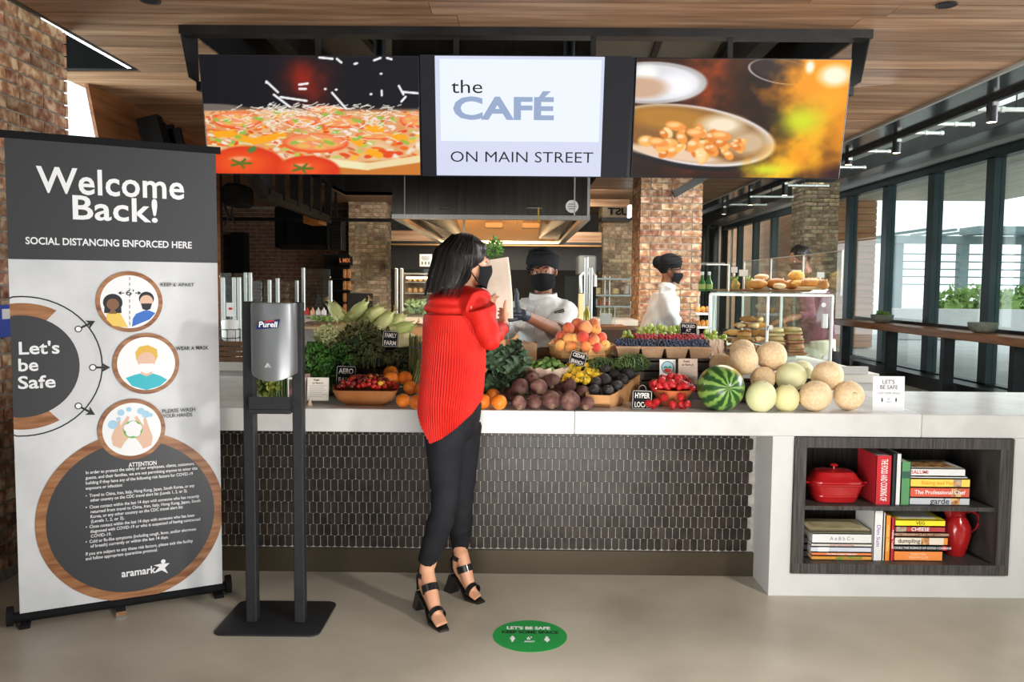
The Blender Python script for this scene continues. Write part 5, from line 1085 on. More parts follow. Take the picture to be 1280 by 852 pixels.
# steel ladder frame and wall mounted screens under the left ceiling
lf = thing('steel_ladder_frame', 'black steel ladder frame hanging from the ceiling behind the pizza screen', 'frame', P(360, 250, 8))
A1, A2, A3 = P(312, 215, 6.8), P(330, 242, 7.2), P(412, 275, 11.5); Bq = P(335, 212, 7.2); B2 = P(413, 247, 11.5)
MB().bar(A1, A2, 0.06, 0.09).build('front_rail', black_steel, lf, smooth=False); MB().bar(A2, A3, 0.06, 0.10).build('lower_rail', black_steel, lf, smooth=False); MB().bar((Bq.x, Bq.y, CZ-0.03), (B2.x, B2.y, CZ-0.03), 0.06, 0.06).build('upper_rail', black_steel, lf, smooth=False)
for t_ in (0.02, 0.18, 0.36, 0.55, 0.74, 0.97):
    p1 = A2.lerp(A3, t_); MB().box(p1.x-0.045, p1.x+0.045, p1.y-0.03, p1.y+0.03, p1.z, CZ).build('upright', black_steel, lf, smooth=False)
tv = thing('wall_television', 'large black television seen on a bracket against the dark brick wall', 'television', P(383, 285, 12.6)); pbox('housing', 343, 258, 410, 310, 12.6, 0.12, black_matt, parent=tv, c=0.02); pbox('screen_glass', 358, 276, 408, 306, 12.56, 0.03, pm('tv_glass', (0.012, 0.016, 0.018), rough=0.08), parent=tv); pbox('lower_bar', 350, 306, 410, 312, 12.5, 0.05, black_steel, parent=tv)
MB().tube([P(385, 262, 12.55), P(385, 240, 12.55)], 0.03, 8).build('bracket', black_steel, tv)
pbox('speaker', 412, 272, 427, 312, 12.2, 0.3, black_steel, 'slim dark louvred speaker box beside the far left television', 'speaker', c=0.01); pbox('pole', 418, 240, 421, 273, 12.3, 0.04, black_steel, parent=bpy.data.objects['speaker'])
for i in range(9): pbox('louvre', 414, 276+i*4, 425, 277.5+i*4, 12.18, 0.02, black_matt, parent=bpy.data.objects['speaker'])
pbox('wooden_box', 379, 264, 398, 279, 10.6, 0.45, pm('orange_wood', (0.50, 0.17, 0.045), (0.66, 0.28, 0.09), scale=4, stretch=(1, 1, 6), rough=0.5), 'small orange wooden box hung under the steel ladder frame', 'box')
tv2 = thing('ceiling_projector', 'black equipment with cables hanging at the ceiling beside the banner', 'projector', P(290, 260, 7.6)); pbox('body', 276, 228, 301, 256, 7.6, 0.4, black_matt, parent=tv2, c=0.03)
MB().tube([P(296, 228, 7.8), P(296, 210, 7.8)], 0.03, 8).build('pole', black_steel, tv2); MB().tube([P(280, 256, 7.7), P(286, 270, 7.7), P(281, 282, 7.7)], 0.012, 6).build('cable', black_steel, tv2); MB().tube([P(291, 256, 7.7), P(289, 268, 7.7), P(294, 280, 7.7)], 0.012, 6).build('cable', black_steel, tv2)
meta(pbox('door_1', 289, 290, 305, 360, 14.6, 0.3, black_matt, z0=0), kind='structure')
sp = thing('wall_speaker', 'black loudspeaker on a bracket on the wooden wall above the banner', 'speaker', P(205, 170, 6.3)); 
MB().bar(P(186, 147, 6.3), P(196, 185, 6.3), 0.10, 0.16).build('cabinet', black_matt, sp, smooth=False)
for k_ in range(3): MB().bar(P(200+k_*9, 153+k_*4, 6.4), P(208+k_*9, 190+k_*2, 6.4), 0.05, 0.09).build('bracket_block', black_matt, sp, smooth=False)
# stainless oven, rack with jars, oil bottle
ov = thing('steel_oven', 'stainless oven by the far kitchen wall right of the cook', 'oven', P(738, 345, 12)); pbox('oven_body', 723, 319, 746, 344, 12.0, 0.6, pm('dull_steel', (0.12, 0.13, 0.135), rough=0.5, metal=0.6), parent=ov, c=0.02); pbox('oven_door', 726, 345, 745, 392, 12.02, 0.4, pm('tv_glass', (0.012, 0.016, 0.018), rough=0.08), parent=ov, z0=0)
MB().tube([P(726, 366, 11.95), P(726, 345, 11.95), P(729, 342, 11.95), P(742, 342, 11.95), P(744, 345, 11.95), P(744, 358, 11.95)], 0.03, 8).build('handle', alu_m, ov)
pbox('wooden_block', 724, 367, 734, 391, 8.15, 0.15, pm('pale_wood', (0.70, 0.52, 0.34), rough=0.6), 'pale upright wooden board on the kitchen counter right of the cook', 'board', z0=1.176)
ob = thing('oil_bottle', 'square bottle of yellow green oil behind the peaches', 'bottle', P(736, 402, 5.9)); oq = P(733.5, 401, 5.9)
MB().lathe([(0.022, 0), (0.025, 0.004), (0.025, 0.08), (0.010, 0.105), (0.010, 0.13), (0.013, 0.132), (0.001, 0.134)], 16, c=(oq.x, 5.9, oq.z-0.02)).build('bottle_glass', pm('olive_oil', (0.38, 0.30, 0.02), rough=0.1, coat=0.5), ob)
oe = thing('oil_bottle_stand', 'low white block carrying the oil bottle behind the peaches', 'block', (oq.x, 5.9, 0.985)); MB().box(oq.x-0.06, oq.x+0.09, 5.82, 5.98, 0.985, oq.z-0.02).build('block', ledge, oe, smooth=False)
rk = thing('wire_rack', 'wire shelf rack with jars in front of the far pale brick column', 'rack', P(765, 390, 12))
for px in (741, 756, 762, 789): pbox('rack_post', px-0.6, 345, px+0.6, 395, 13.4, 0.02, alu_m, parent=rk, z0=0)
for y in (348.5, 369, 383): pbox('rack_shelf', 739, y-1, 790, y+1, 13.3, 0.4, pm('wire_grey', (0.26, 0.32, 0.33), rough=0.4, metal=0.5), parent=rk)
jarm = [pm('jar_a', (0.50, 0.38, 0.20), rough=0.2), pm('jar_b', (0.50, 0.14, 0.06), rough=0.3), pm('jar_c', (0.42, 0.40, 0.36), rough=0.3)]
for i, (px, y, w, h, m_, lab) in enumerate(((747, 368, 9, 9, 0, 'round pasta jar at the left of the upper rack shelf'), (758, 368, 5, 6, 2, 'small grey jar in the middle of the upper rack shelf'), (769, 368, 11, 8, 0, 'wide pasta jar at the right of the upper rack shelf'), (784, 368, 10, 13, 2, 'pale tall box at the right end of the upper rack shelf'), (743, 382, 9, 10, 2, 'pale package with a red print on the lower rack shelf'), (751, 382, 4, 8, 1, 'narrow red packet on the lower rack shelf'), (759, 382, 6, 5, 1, 'small round red jar on the lower rack shelf'))):
    q = P(px, y, 13.5); MB().lathe([(w*0.0055, 0), (w*0.0059, 0.01), (w*0.0059, h*0.0105), (w*0.004, h*0.0118), (0.001, h*0.0118)], 14, c=(q.x, 13.5, q.z+0.012)).build('jar', jarm[m_], label=lab, cat='jar', group='jars on the wire rack')
ac = thing('acrylic_holder', 'clear acrylic box of napkins on a wooden block behind the grapes', 'holder', P(760, 407, 6.4)); pbox('clear_box', 751, 385, 768.5, 407, 6.4, 0.15, glass_g, parent=ac); pbox('napkins', 752, 392, 765, 405, 6.43, 0.08, cup_w, parent=ac)
for px in (750.8, 768.5): pbox('edge', px-0.5, 384, px+0.5, 407, 6.39, 0.01, alu_m, parent=ac)
cb_ = thing('cutting_board', 'dark wooden counter block with a cutting board behind the peaches', 'board', P(765, 412, 6.3)); pbox('board', 745, 408, 785, 412, 6.2, 0.4, pm('board_wood', (0.30, 0.13, 0.05), rough=0.5), parent=cb_); pbox('block', 740, 412, 800, 440, 6.1, 0.6, pm('block_wood', (0.07, 0.035, 0.02), rough=0.6), parent=cb_, z0=0.985)
# mirrored sign letters seen from behind and box light by the near column
us = thing('wall_letters', 'dark sign letters seen from behind above the far pale brick column', 'sign', P(773, 265, 13.6)); pbox('board', 753, 259, 789, 271.5, 13.7, 0.03, pm('tan_sign', (0.22, 0.17, 0.11), (0.30, 0.24, 0.17), scale=8, rough=0.7), parent=us)
text('lettering', 'UST', basis(P(773.5, 264.6, 13.66), (-1, 0, 0), (0, 0, 1)), 0.16, black_matt, us, bold=0.03, width=0.36)
meta(pbox('trim_34', 752, 271.5, 790, 275.5, 13.2, 0.5, black_steel), kind='structure'); meta(pbox('trim_35', 736, 249, 787, 258, 12.6, 0.05, wood_c), kind='structure')
meta(pbox('window_30', 786.5, 256, 789.5, 271, 12, 0.2, white_emit), kind='structure')  # glowing light box, not a window
MB().bar(P(842, 243, 8.32), P(932, 192, 8.30), 0.07, 0.07).build('steel_brace', black_steel, smooth=False, label='dark diagonal steel brace in front of the near brick column', cat='brace')

# ------------------------------------------------------------------ bakery counter and its glass case
bc = thing('bakery_counter', 'white counter carrying the glass bakery case', 'counter', (1.5, 6.5, 0))
MB().box(0.55, 2.2, 4.95, 6.9, 0.93, 0.985).box(1.78, 2.2, 6.9, 8.0, 0.93, 0.985).build('worktop', ledge, bc, smooth=False); MB().box(0.57, 2.18, 4.97, 6.88, 0, 0.93).box(1.8, 2.18, 6.88, 7.98, 0, 0.93).build('body', white_panel, bc, smooth=False)
cs_ = thing('bakery_case', 'glass bakery case with pale metal frame full of sandwiches and bread', 'display case', (1.7, 6.7, 0.985))
BX0, BX1, BY0, BY1, BZ1 = 1.32, 2.155, 5.62, 7.85, 1.452
for (x, y) in ((BX0, BY0), (1.715, BY0), (BX1, BY0), (1.80, BY1-0.4), (BX1, BY1), (BX1, 6.7), (1.58, 6.6)): MB().bbox(x-0.009, x+0.009, y-0.009, y+0.009, 0.985, BZ1, 0.003).build('frame_post', alu_m, cs_)
for (a, b) in (((BX0, BY0), (BX1, BY0)), ((1.80, BY1-0.4), (BX1, BY1)), ((BX0, BY0), (1.80, BY1-0.4)), ((BX1, BY0), (BX1, BY1))): MB().bar((*a, BZ1), (*b, BZ1), 0.017, 0.017).build('frame_rail', alu_m, cs_, smooth=False)
MB().hexa([(x, y, z) for z in (BZ1+0.013, BZ1+0.021) for x, y in ((BX0, BY0), (BX1, BY0), (BX1, BY1), (1.80, BY1-0.4))]).build('glass_shelf', glass_g, cs_, smooth=False)
for nm, a in (('front', (BX0+.014, 1.70, BY0-0.004, BY0+0.002)), ('front', (1.73, BX1-.014, BY0-0.004, BY0+0.002)), ('side', (BX1+0.002, BX1+0.008, BY0+.014, BY1))): MB().box(a[0], a[1], a[2], a[3], 1.0, BZ1-0.014).build('glass_pane', glass_m, cs_, smooth=False)
MB().box(BX1+0.03, BX1+0.038, 5.55, 7.95, BZ1+0.022, BZ1+0.30).build('top_guard', glass_m, cs_, smooth=False); MB().box(BX1+0.028, BX1+0.040, 5.55, 7.95, BZ1+0.30, BZ1+0.306).build('guard_edge', alu_m, cs_, smooth=False)
for y in (5.55, 6.3, 7.1, 7.94): MB().box(BX1+0.028, BX1+0.04, y, y+0.008, BZ1, BZ1+0.30).build('guard_edge', alu_m, cs_, smooth=False)
MB().box(BX0-0.0, BX0+0.16, 5.75, 5.757, BZ1+0.022, BZ1+0.21).build('top_guard', glass_m, cs_, smooth=False); MB().box(BX0+0.155, BX0+0.162, 5.749, 5.757, BZ1+0.022, BZ1+0.21).build('guard_edge', alu_m, cs_, smooth=False); MB().box(BX0, BX0+0.162, 5.749, 5.757, BZ1+0.205, BZ1+0.212).build('guard_edge', alu_m, cs_, smooth=False)
for px in (1031,): q = P(px, 401, 5.58); MB().bbox(q.x-0.018, q.x+0.018, 5.575, 5.60, q.z-0.05, q.z+0.05, 0.004).build('hinge_block', alu_m, cs_)
for (px, py) in ((1029, 381), (963, 409), (1031, 447)): q = P(px, py, 5.59); MB().lathe([(0.001, 0), (0.016, 0), (0.016, 0.02), (0.001, 0.02)], 14, M=rmat(PI/2), c=(q.x, 5.60, q.z)).build('clamp', alu_m, cs_)
crust = pm('bread_crust', (0.36, 0.12, 0.02), (0.72, 0.36, 0.09), scale=12, rough=0.5, rand=0.15, bump=0.2, bscale=40)
crust_p = pm('pale_crust', (0.62, 0.35, 0.13), (0.86, 0.64, 0.36), scale=12, rough=0.6, rand=0.12)
crumb = pm('grainy_crust', (0.62, 0.30, 0.05), (0.85, 0.55, 0.16), scale=60, rough=0.8, bump=0.6, bscale=80)
TZ = BZ1 + 0.022
def bread(px, py, Y, wpx, hpx, m_, lab, kind='loaf', rz=0.0, cat='bread', z=None, slashes=0, dp=1.0, group=None):
    q = P(px, py, Y); w = wpx/1020*Y/2; h = hpx/1020*Y; zz = z if z is not None else q.z - h/2
    t = thing(kind, lab, cat, (q.x, Y, zz), rz=rz, group=group)
    b = MB().ball((0, 0, h/2), (w, min(w, max(h*0.8, 0.04))*dp, h/2), 16, 10, warp=0.12, seed=px)
    b.build('crust', m_, t, local=True)
    for k_ in range(slashes): x = -w*0.6 + w*1.2*k_/(max(1, slashes-1)); MB().tube([(x-0.008, -0.03, h*0.86), (x, 0, h*0.985), (x+0.008, 0.03, h*0.86)], 0.004, 6).build('score_mark', crust_p, t, local=True)
    return t
pl_ = MB().loft([rrect(-0.62, 0.0, -0.18, 0.18, 0, .03), rrect(-0.64, 0.02, -0.2, 0.2, 0.016, .03)]); [v.__iadd__(Vector((2.06, 5.95, TZ))) for v in pl_.v]; pl_.build('wooden_board', pm('board_wood', (0.30, 0.13, 0.05), rough=0.5), label='wooden serving board carrying loaves on the top shelf of the case', cat='board')
TB = TZ + 0.016
bread(947, 359, 5.86, 24, 13, crust, 'dark glossy loaf at the left end of the top shelf', z=TB, slashes=2)
bread(952, 348, 6.02, 19, 8, crust_p, 'flat floury bun lying on the leftmost dark loaf', kind='bun', z=TB+0.065)
bread(971, 355, 5.90, 26, 14, crust, 'golden loaf second from the left on the top shelf', z=TB, slashes=3)
bread(974, 364, 5.78, 16, 8, crust_p, 'small pale roll in front of the golden loaf', kind='roll', z=TB)
bread(995, 345.5, 6.0, 20, 12, crumb, 'round seeded loaf stacked highest on the top shelf', z=TB+0.068)
bread(999, 357, 5.86, 20, 10, crumb, 'round seeded loaf below the highest one', z=TB+0.012)
bread(991, 352, 6.05, 22, 12, crust, 'brown loaf underneath the stacked seeded loaves', z=TB, dp=0.8)
bread(1015, 354, 5.84, 32, 15, crust, 'long braided brown loaf at the right of the top shelf', z=TB, slashes=5)
bread(1029, 356, 5.70, 14, 13, crust, 'reddish brown loaf at the right end of the top shelf', z=TB, slashes=2)
t = thing('cracker_stack', 'flat stack of pale crackers at the right front of the top shelf', 'crackers', P(1013, 362, 5.74))
q = P(1013, 362, 5.74)
for i in range(3): MB().bbox(q.x-0.085+0.006*i, q.x+0.085-0.004*i, 5.72, 5.80, TB+0.008*i, TB+0.007+0.008*i, 0.002).build('cracker', crust_p, t)
wr = pm('wrap_veg', (0.35, 0.42, 0.08), (0.75, 0.42, 0.18), scale=50, rough=0.6)
for i, (px, w) in enumerate(((919, 10), (936, 11))):
    q = P(px, 352, 6.1); t = thing('wrap_sandwich', '%s vegetable wrap standing at the left of the top shelf' % ('first', 'second')[i], 'sandwich', (q.x, 6.1, TZ)); MB().tube([(0, 0, 0.0), (0.004, 0, 0.05), (-0.008, 0, 0.095)], [0.028, 0.034, 0.012], 12).build('wrap', wr, t, local=True); rnd_leaves(MB(), 24, (0, 0, 0.08), (0.03, 0.03, 0.025), 0.03, i, True).build('filling', leaf_out, t, local=True, smooth=False)
for i, (px, py, w, h) in enumerate(((918, 337, 8, 7), (929.5, 341, 11, 8), (996, 339, 12, 4), (1026, 343.5, 9, 7))):
    yc_ = 6.14 if i < 3 else 5.68; t = pbox('price_card', px-w/2, py-h/2, px+w/2, py+h/2, yc_, 0.003, cup_w, 'white price card %s on the top shelf' % ['at the far left', 'tilted beside the wraps', 'behind the seeded loaves', 'at the right end'][i], 'card', group='price cards on the case'); pbox('card_stem', px-0.3, py+h/2, px+0.3, 366, yc_+.003, 0.002, alu_m, parent=t)
for i, px in enumerate((877.5, 886)):
    q = P(px, 362, 5.9); b = thing('green_bottle', 'green glass bottle with foil neck, %s of two on the case' % ('left', 'right')[i], 'bottle', (q.x, 5.9, 1.474 if px > 883 else 1.474))
    gm = pm('green_bottle_glass', (0.04, 0.16, 0.03), rough=0.1, coat=0.5)
    MB().lathe([(0.024, 0), (0.027, 0.005), (0.027, 0.06), (0.012, 0.085), (0.010, 0.115)], 16).build('glass', gm, b, local=True); MB().lathe([(0.011, 0.115), (0.012, 0.138), (0.001, 0.139)], 12).build('cap', cup_w, b, local=True); MB().lathe([(0.0275, 0.015), (0.0275, 0.05)], 16, cap=False).build('label', pm('bottle_label', (0.35, 0.40, 0.10), rough=0.5), b, local=True)
# lower deck: sandwiches
bz = 0.985; bd_ = MB().loft([rrect(-0.36, 0.26, -0.14, 0.16, 0, .03), rrect(-0.37, 0.28, -0.15, 0.17, 0.022, .03)])
bo = P(958, 445, 5.95); [v.__iadd__(Vector((1.80, 5.95, 1.02))) for v in bd_.v]
bd_.build('wooden_board', pm('board_wood', (0.30, 0.13, 0.05), rough=0.5), label='long dark wooden board under the sandwiches inside the case', cat='board')
MB().box(1.5, 2.0, 5.85, 6.05, 0.985, 1.02).build('board_riser', ledge, smooth=False, label='pale block lifting the sandwich board inside the case', cat='block')
ham = pm('sandwich_filling', (0.45, 0.12, 0.08), (0.35, 0.38, 0.10), scale=60, rough=0.6)
def sandwich(x, y, z, w, d_, h, lab, m_=crust_p, rz=0.0):
    t = thing('sandwich', lab, 'sandwich', (x, y, z), rz=rz, group='sandwiches in the case')
    MB().bbox(-w/2, w/2, -d_/2, d_/2, 0, h*0.40, 0.008).build('lower_bread', m_, t, local=True); MB().bbox(-w/2+.002, w/2-.002, -d_/2-.003, d_/2, h*0.40, h*0.58, 0.003).build('filling', ham, t, local=True)
    MB().loft([[(w/2*math.copysign(abs(math.cos(a))**0.5, math.cos(a))*k_, d_/2*math.copysign(abs(math.sin(a))**0.5, math.sin(a))*k_, z_) for a in [2*PI*i/16 for i in range(16)]] for k_, z_ in ((0.98, h*0.58), (1.0, h*0.72), (0.93, h*0.92), (0.7, h))]).build('upper_bread', m_, t, local=True)
zl = 1.042; dk = pm('toasted_crust', (0.36, 0.12, 0.06), (0.55, 0.24, 0.12), scale=20, rough=0.6)
sandwich(1.99, 5.87, zl, 0.12, 0.12, 0.062, 'toasted brown sandwich at the lower right of the case', dk); sandwich(1.985, 5.88, zl+0.064, 0.12, 0.12, 0.062, 'pinkish brown sandwich upon the lower right toasted one', dk)
sandwich(1.975, 5.90, zl+0.128, 0.13, 0.12, 0.05, 'pale sandwich on top of the right hand stack'); sandwich(1.86, 5.88, zl, 0.10, 0.12, 0.055, 'pale sandwich at the bottom of the middle stack'); sandwich(1.855, 5.88, zl+0.057, 0.11, 0.12, 0.055, 'pale sandwich second in the middle stack'); sandwich(1.85, 5.89, zl+0.114, 0.12, 0.12, 0.06, 'pale sandwich on top of the middle stack')
r = random.Random(8); k_ = 0
def croissant(x, y, z, s, rz, lab, m_=crust):
    t = thing('croissant', lab, 'pastry', (x, y, z), rz=rz, group='croissant pile in the case'); pts = []; R = []
    for i in range(13): a = -1.2 + 2.4*i/12; pts.append((s*1.3*math.sin(a), s*0.9*(1-math.cos(a)), s*0.42)); R.append(s*(0.12+0.34*math.cos(a*1.15)**2)*(1.0 if i % 2 else 0.86))
    MB().tube(pts, R, 10).build('dough', m_, t, local=True)
for lvl, (n, z0) in enumerate(((9, 1.042), (8, 1.098), (7, 1.152), (5, 1.205), (3, 1.252))):
    for i in range(n):
        w = 0.32 - lvl*0.055; x = 1.63 - w/2 + w*(i/(max(1, n-1))) + 0.02*lvl; y = 5.98 + r.uniform(-0.07, 0.07)
        croissant(x, y, z0, 0.052, r.uniform(0, 6.28), 'golden pastry in the %s of the croissant pile inside the case' % ['bottom layer', 'second layer', 'middle layer', 'fourth layer', 'top'][lvl], crust if (i+lvl) % 3 else crust_p)
for i, (px, py) in enumerate(((923, 429), (937, 434), (950, 440), (930, 420))):
    q = P(px, py, 5.78); sandwich(q.x, 5.78, q.z-0.02, 0.09, 0.08, 0.045, 'round filled bun at the left front of the case, %s' % ['leftmost', 'second from left', 'lowest', 'highest'][i], crust)
bt_ = thing('pastry_board', 'tilted wooden tray under the filled buns in the case', 'tray', (1.62, 5.78, 0.985)); MB().box(1.38, 1.78, 5.70, 5.88, 0.985, 1.015).build('tray', pm('board_wood', (0.30, 0.13, 0.05), rough=0.5), bt_, smooth=False)
# bread shelves seen left of the case
bs = thing('bread_rack', 'white rack of rolls between the near column and the bakery case', 'rack', P(885, 445, 7.6))
for px in (872, 889): pbox('rack_post', px-1, 370, px+1, 450, 8.1, 0.02, alu_m, parent=bs, z0=0)
for y in (391, 408, 425): pbox('rack_shelf', 870, y, 889, y+2.5, 8.0, 0.25, cup_w, parent=bs)
for j, y in enumerate((391, 408)):
    for i, px in enumerate((873, 879, 885)):
        q = P(px, y, 8.1); MB().ball((q.x, 8.12, q.z+0.033), (0.028, 0.04, 0.032), 10, 6, warp=0.2, seed=i).build('bread_roll', crust, label='brown roll on the %s shelf of the white bread rack' % ('upper', 'lower')[j], cat='bread', group='rolls on the %s shelf of the bread rack' % ('upper', 'lower')[j])
# dark floor strip and rear bits by the windows
MB().box(2.6, 5.75, 6.2, 15, 0.0, 0.012).build('floor_mat', pm('dark_floor', (0.035, 0.03, 0.027), (0.06, 0.05, 0.042), scale=3, rough=0.4), smooth=False, label='dark floor covering between the bakery case and the window bar', cat='mat')
pbox('white_riser', 1047, 458, 1085, 487, 4.93, 0.02, white_panel, 'white upright panel at the right end of the bakery counter behind the melons', 'panel', z0=0.985)
# ------------------------------------------------------------------ produce on the counter
rq = random.Random(42)
def rotr(seed): q = random.Random(seed); return (q.uniform(-0.5, 0.5), q.uniform(-0.5, 0.5), q.uniform(0, 6.28))
def ord_(i): return ['first', 'second', 'third', 'fourth', 'fifth', 'sixth', 'seventh', 'eighth', 'ninth', 'tenth', 'eleventh', 'twelfth'][i]
def sit(px, py, rx, ry=None, Z=CT):
    ry = ry or rx; Y = PZ(px, py + ry*0.98, Z).y + 0.008; r = ry*Y/F_PX
    c = P(px, py, Y); return Vector((c.x, Y, Z + r)), rx*Y/F_PX, r
def at(px, py, rx, Y, ry=None): ry = ry or rx; return P(px, py, Y), rx*Y/F_PX, ry*Y/F_PX
def fruit(name, lab, cat, c, rx, rz, m, group, parts=(), warp=0.04, seed=0, n=20, mm=12, dent=0.0, rot=None, ry=None, kink=None):
    e = rot if rot is not None else (rq.uniform(-0.25, 0.25), rq.uniform(-0.25, 0.25), rq.uniform(0, 6.28))
    t = thing(name, lab, cat, c, rot=e, group=group)
    MB().ball((0, 0, 0), (rx, ry or rx, rz), n, mm, warp=warp, seed=seed, dent=dent).build('skin', m, t, local=True)
    for pn, f, pm_ in parts: f(rx, rz).build(pn, pm_, t, local=True)
    return t
stem_g = pm('stem_green', (0.10, 0.17, 0.04), (0.20, 0.28, 0.08), scale=30, rough=0.6)
stem_b = pm('stem_brown', (0.16, 0.10, 0.05), rough=0.8)
# --- melons
net = pm('cantaloupe_rind', (0.73, 0.51, 0.29), (0.79, 0.60, 0.38), scale=90, rough=0.7, bump=0.5, bscale=70, lo=0.42, hi=0.56, rand=0.05)
hdew = pm('honeydew_rind', (0.62, 0.62, 0.32), (0.72, 0.70, 0.44), scale=5, rough=0.5, bump=0.1, bscale=30, rand=0.04)
yhdew = pm('canary_rind', (0.70, 0.64, 0.30), (0.76, 0.71, 0.42), scale=5, rough=0.5, rand=0.04)
def scar(rx, rz): return MB().lathe([(0.012, rz*0.985), (0.010, rz*1.0), (0.004, rz*1.0), (0.001, rz*0.99)], 12)
def stemcap(rx, rz): return MB().lathe([(0.010, rz*0.98), (0.006, rz*1.02), (0.001, rz*1.03)], 10)
MEL = [(1019.4, 496.6, 20.6, 17.6, net, 'large cantaloupe melon at the front right of the pile left of the rightmost one', None, (0, 1.2, 0)),
       (1060.8, 495.5, 19.3, 17.8, net, 'cantaloupe melon at the far right end showing its green stem scar', None, (1.35, 0, 0)),
       (951.4, 494.8, 18.8, 20, hdew, 'pale green honeydew melon in the front row right beside the watermelon', None, (0.2, 0.1, 0)),
       (983, 496, 16, 18, yhdew, 'pale yellow melon in the front row between two larger melons', None, (0.1, -0.1, 0)),
       (953.7, 473, 16.5, 13.5, net, 'cantaloupe melon peeping out above the front honeydew', 4.14, (0, 1.0, 0)),
       (988.4, 471, 20, 16.5, hdew, 'big smooth honeydew melon lying in the middle row', 4.12, (0, 1.3, 0.2)),
       (1002, 463, 14, 12, hdew, 'small pale honeydew melon at the back behind the big one', 4.28, (0, 1.3, 0.2)),
       (1034, 470, 19, 18.5, net, 'cantaloupe melon resting high on the two right front melons', 4.10, (0.3, 0.9, 0)),
       (929.8, 449.8, 17.6, 18.7, net, 'tall cantaloupe melon standing above the watermelon and the honeydew', 4.14, (0.1, 0.2, 0)),
       (964.3, 445, 18.8, 18.8, net, 'round cantaloupe melon topmost in the right of the rear row', 4.22, (0.3, 0.4, 0)),
       (928, 439, 16, 14, net, 'cantaloupe melon half hidden behind the tall one', 4.34, (0, 1.2, 0)),
       (901, 455, 14, 13, net, 'shaded cantaloupe melon behind the top of the watermelon', 4.32, (0, 1.2, 0))]
for i, (px, py, rx, ry, m_, lab, Y, rt) in enumerate(MEL):
    c, a, b = sit(px, py, rx, ry) if Y is None else at(px, py, rx, Y, ry)
    if rt[1] > 0.8: a, b = (a+b)/2, (a+b)/2*1.06
    if rt[0] > 1: a, b = (a+b)/2, (a+b)/2
    if Y is None: c.z = CT + min(a, b)
    fruit('honeydew_melon' if m_ is not net else 'cantaloupe_melon', lab, 'melon', c, a, b, m_, 'melons piled on the counter', [('stem_scar', scar, stem_g)], warp=0.03, seed=i, n=28, mm=18, rot=rt)
# watermelon with painted stripes as real green pattern
def wm_mat():
    m = pm('watermelon_rind', (0.02, 0.09, 0.015), rough=0.35, coat=0.2); nt = m.node_tree; N = nt.nodes; L = nt.links; b = N['Principled BSDF']
    tc = N.new('ShaderNodeTexCoord'); sp = N.new('ShaderNodeSeparateXYZ'); L.new(tc.outputs['Object'], sp.inputs[0])
    at2 = N.new('ShaderNodeMath'); at2.operation = 'ARCTAN2'; L.new(sp.outputs[0], at2.inputs[0]); L.new(sp.outputs[1], at2.inputs[1])
    nz = N.new('ShaderNodeTexNoise'); nz.inputs['Scale'].default_value = 38; nz.inputs['Detail'].default_value = 5; L.new(tc.outputs['Object'], nz.inputs[0])
    m1 = N.new('ShaderNodeMath'); m1.operation = 'MULTIPLY_ADD'; m1.inputs[1].default_value = 1.5; L.new(nz.outputs['Fac'], m1.inputs[0])
    m0 = N.new('ShaderNodeMath'); m0.operation = 'MULTIPLY'; m0.inputs[1].default_value = 11.0; L.new(at2.outputs[0], m0.inputs[0])
    m1.inputs[1].default_value = 5.0; L.new(m0.outputs[0], m1.inputs[2])
    sn = N.new('ShaderNodeMath'); sn.operation = 'SINE'; L.new(m1.outputs[0], sn.inputs[0])
    rp = N.new('ShaderNodeValToRGB'); e = rp.color_ramp.elements; e[0].position = 0.25; e[0].color = (0.015, 0.065, 0.012, 1); e[1].position = 0.85; e[1].color = (0.20, 0.34, 0.07, 1)
    k = e.new(0.5); k.color = (0.04, 0.13, 0.02, 1)
    mr = N.new('ShaderNodeMapRange'); mr.inputs['From Min'].default_value = -1; mr.inputs['From Max'].default_value = 1; L.new(sn.outputs[0], mr.inputs['Value']); L.new(mr.outputs[0], rp.inputs[0])
    sp2 = N.new('ShaderNodeMix'); sp2.data_type = 'RGBA'; gm_ = N.new('ShaderNodeMapRange'); gm_.inputs['From Min'].default_value = 0.075; gm_.inputs['From Max'].default_value = 0.105
    L.new(sp.outputs[1], gm_.inputs['Value']); L.new(gm_.outputs[0], sp2.inputs['Factor']); L.new(rp.outputs[0], sp2.inputs[6]); sp2.inputs[7].default_value = (0.60, 0.42, 0.06, 1)
    L.new(sp2.outputs[2], b.inputs['Base Color']); return m
c, a, b = sit(901, 485, 30, 28.2)
fruit('watermelon', 'striped green watermelon with a yellow belly patch at the left of the melons', 'melon', c, b*1.03, b*1.12, wm_mat(), None, [('stem_scar', lambda x, z: MB().lathe([(0.006, z*0.985), (0.004, z*1.01), (0.001, z*1.015)], 10), stem_b)], warp=0.01, n=48, mm=30, rot=(1.42, 0.50, 0.0))
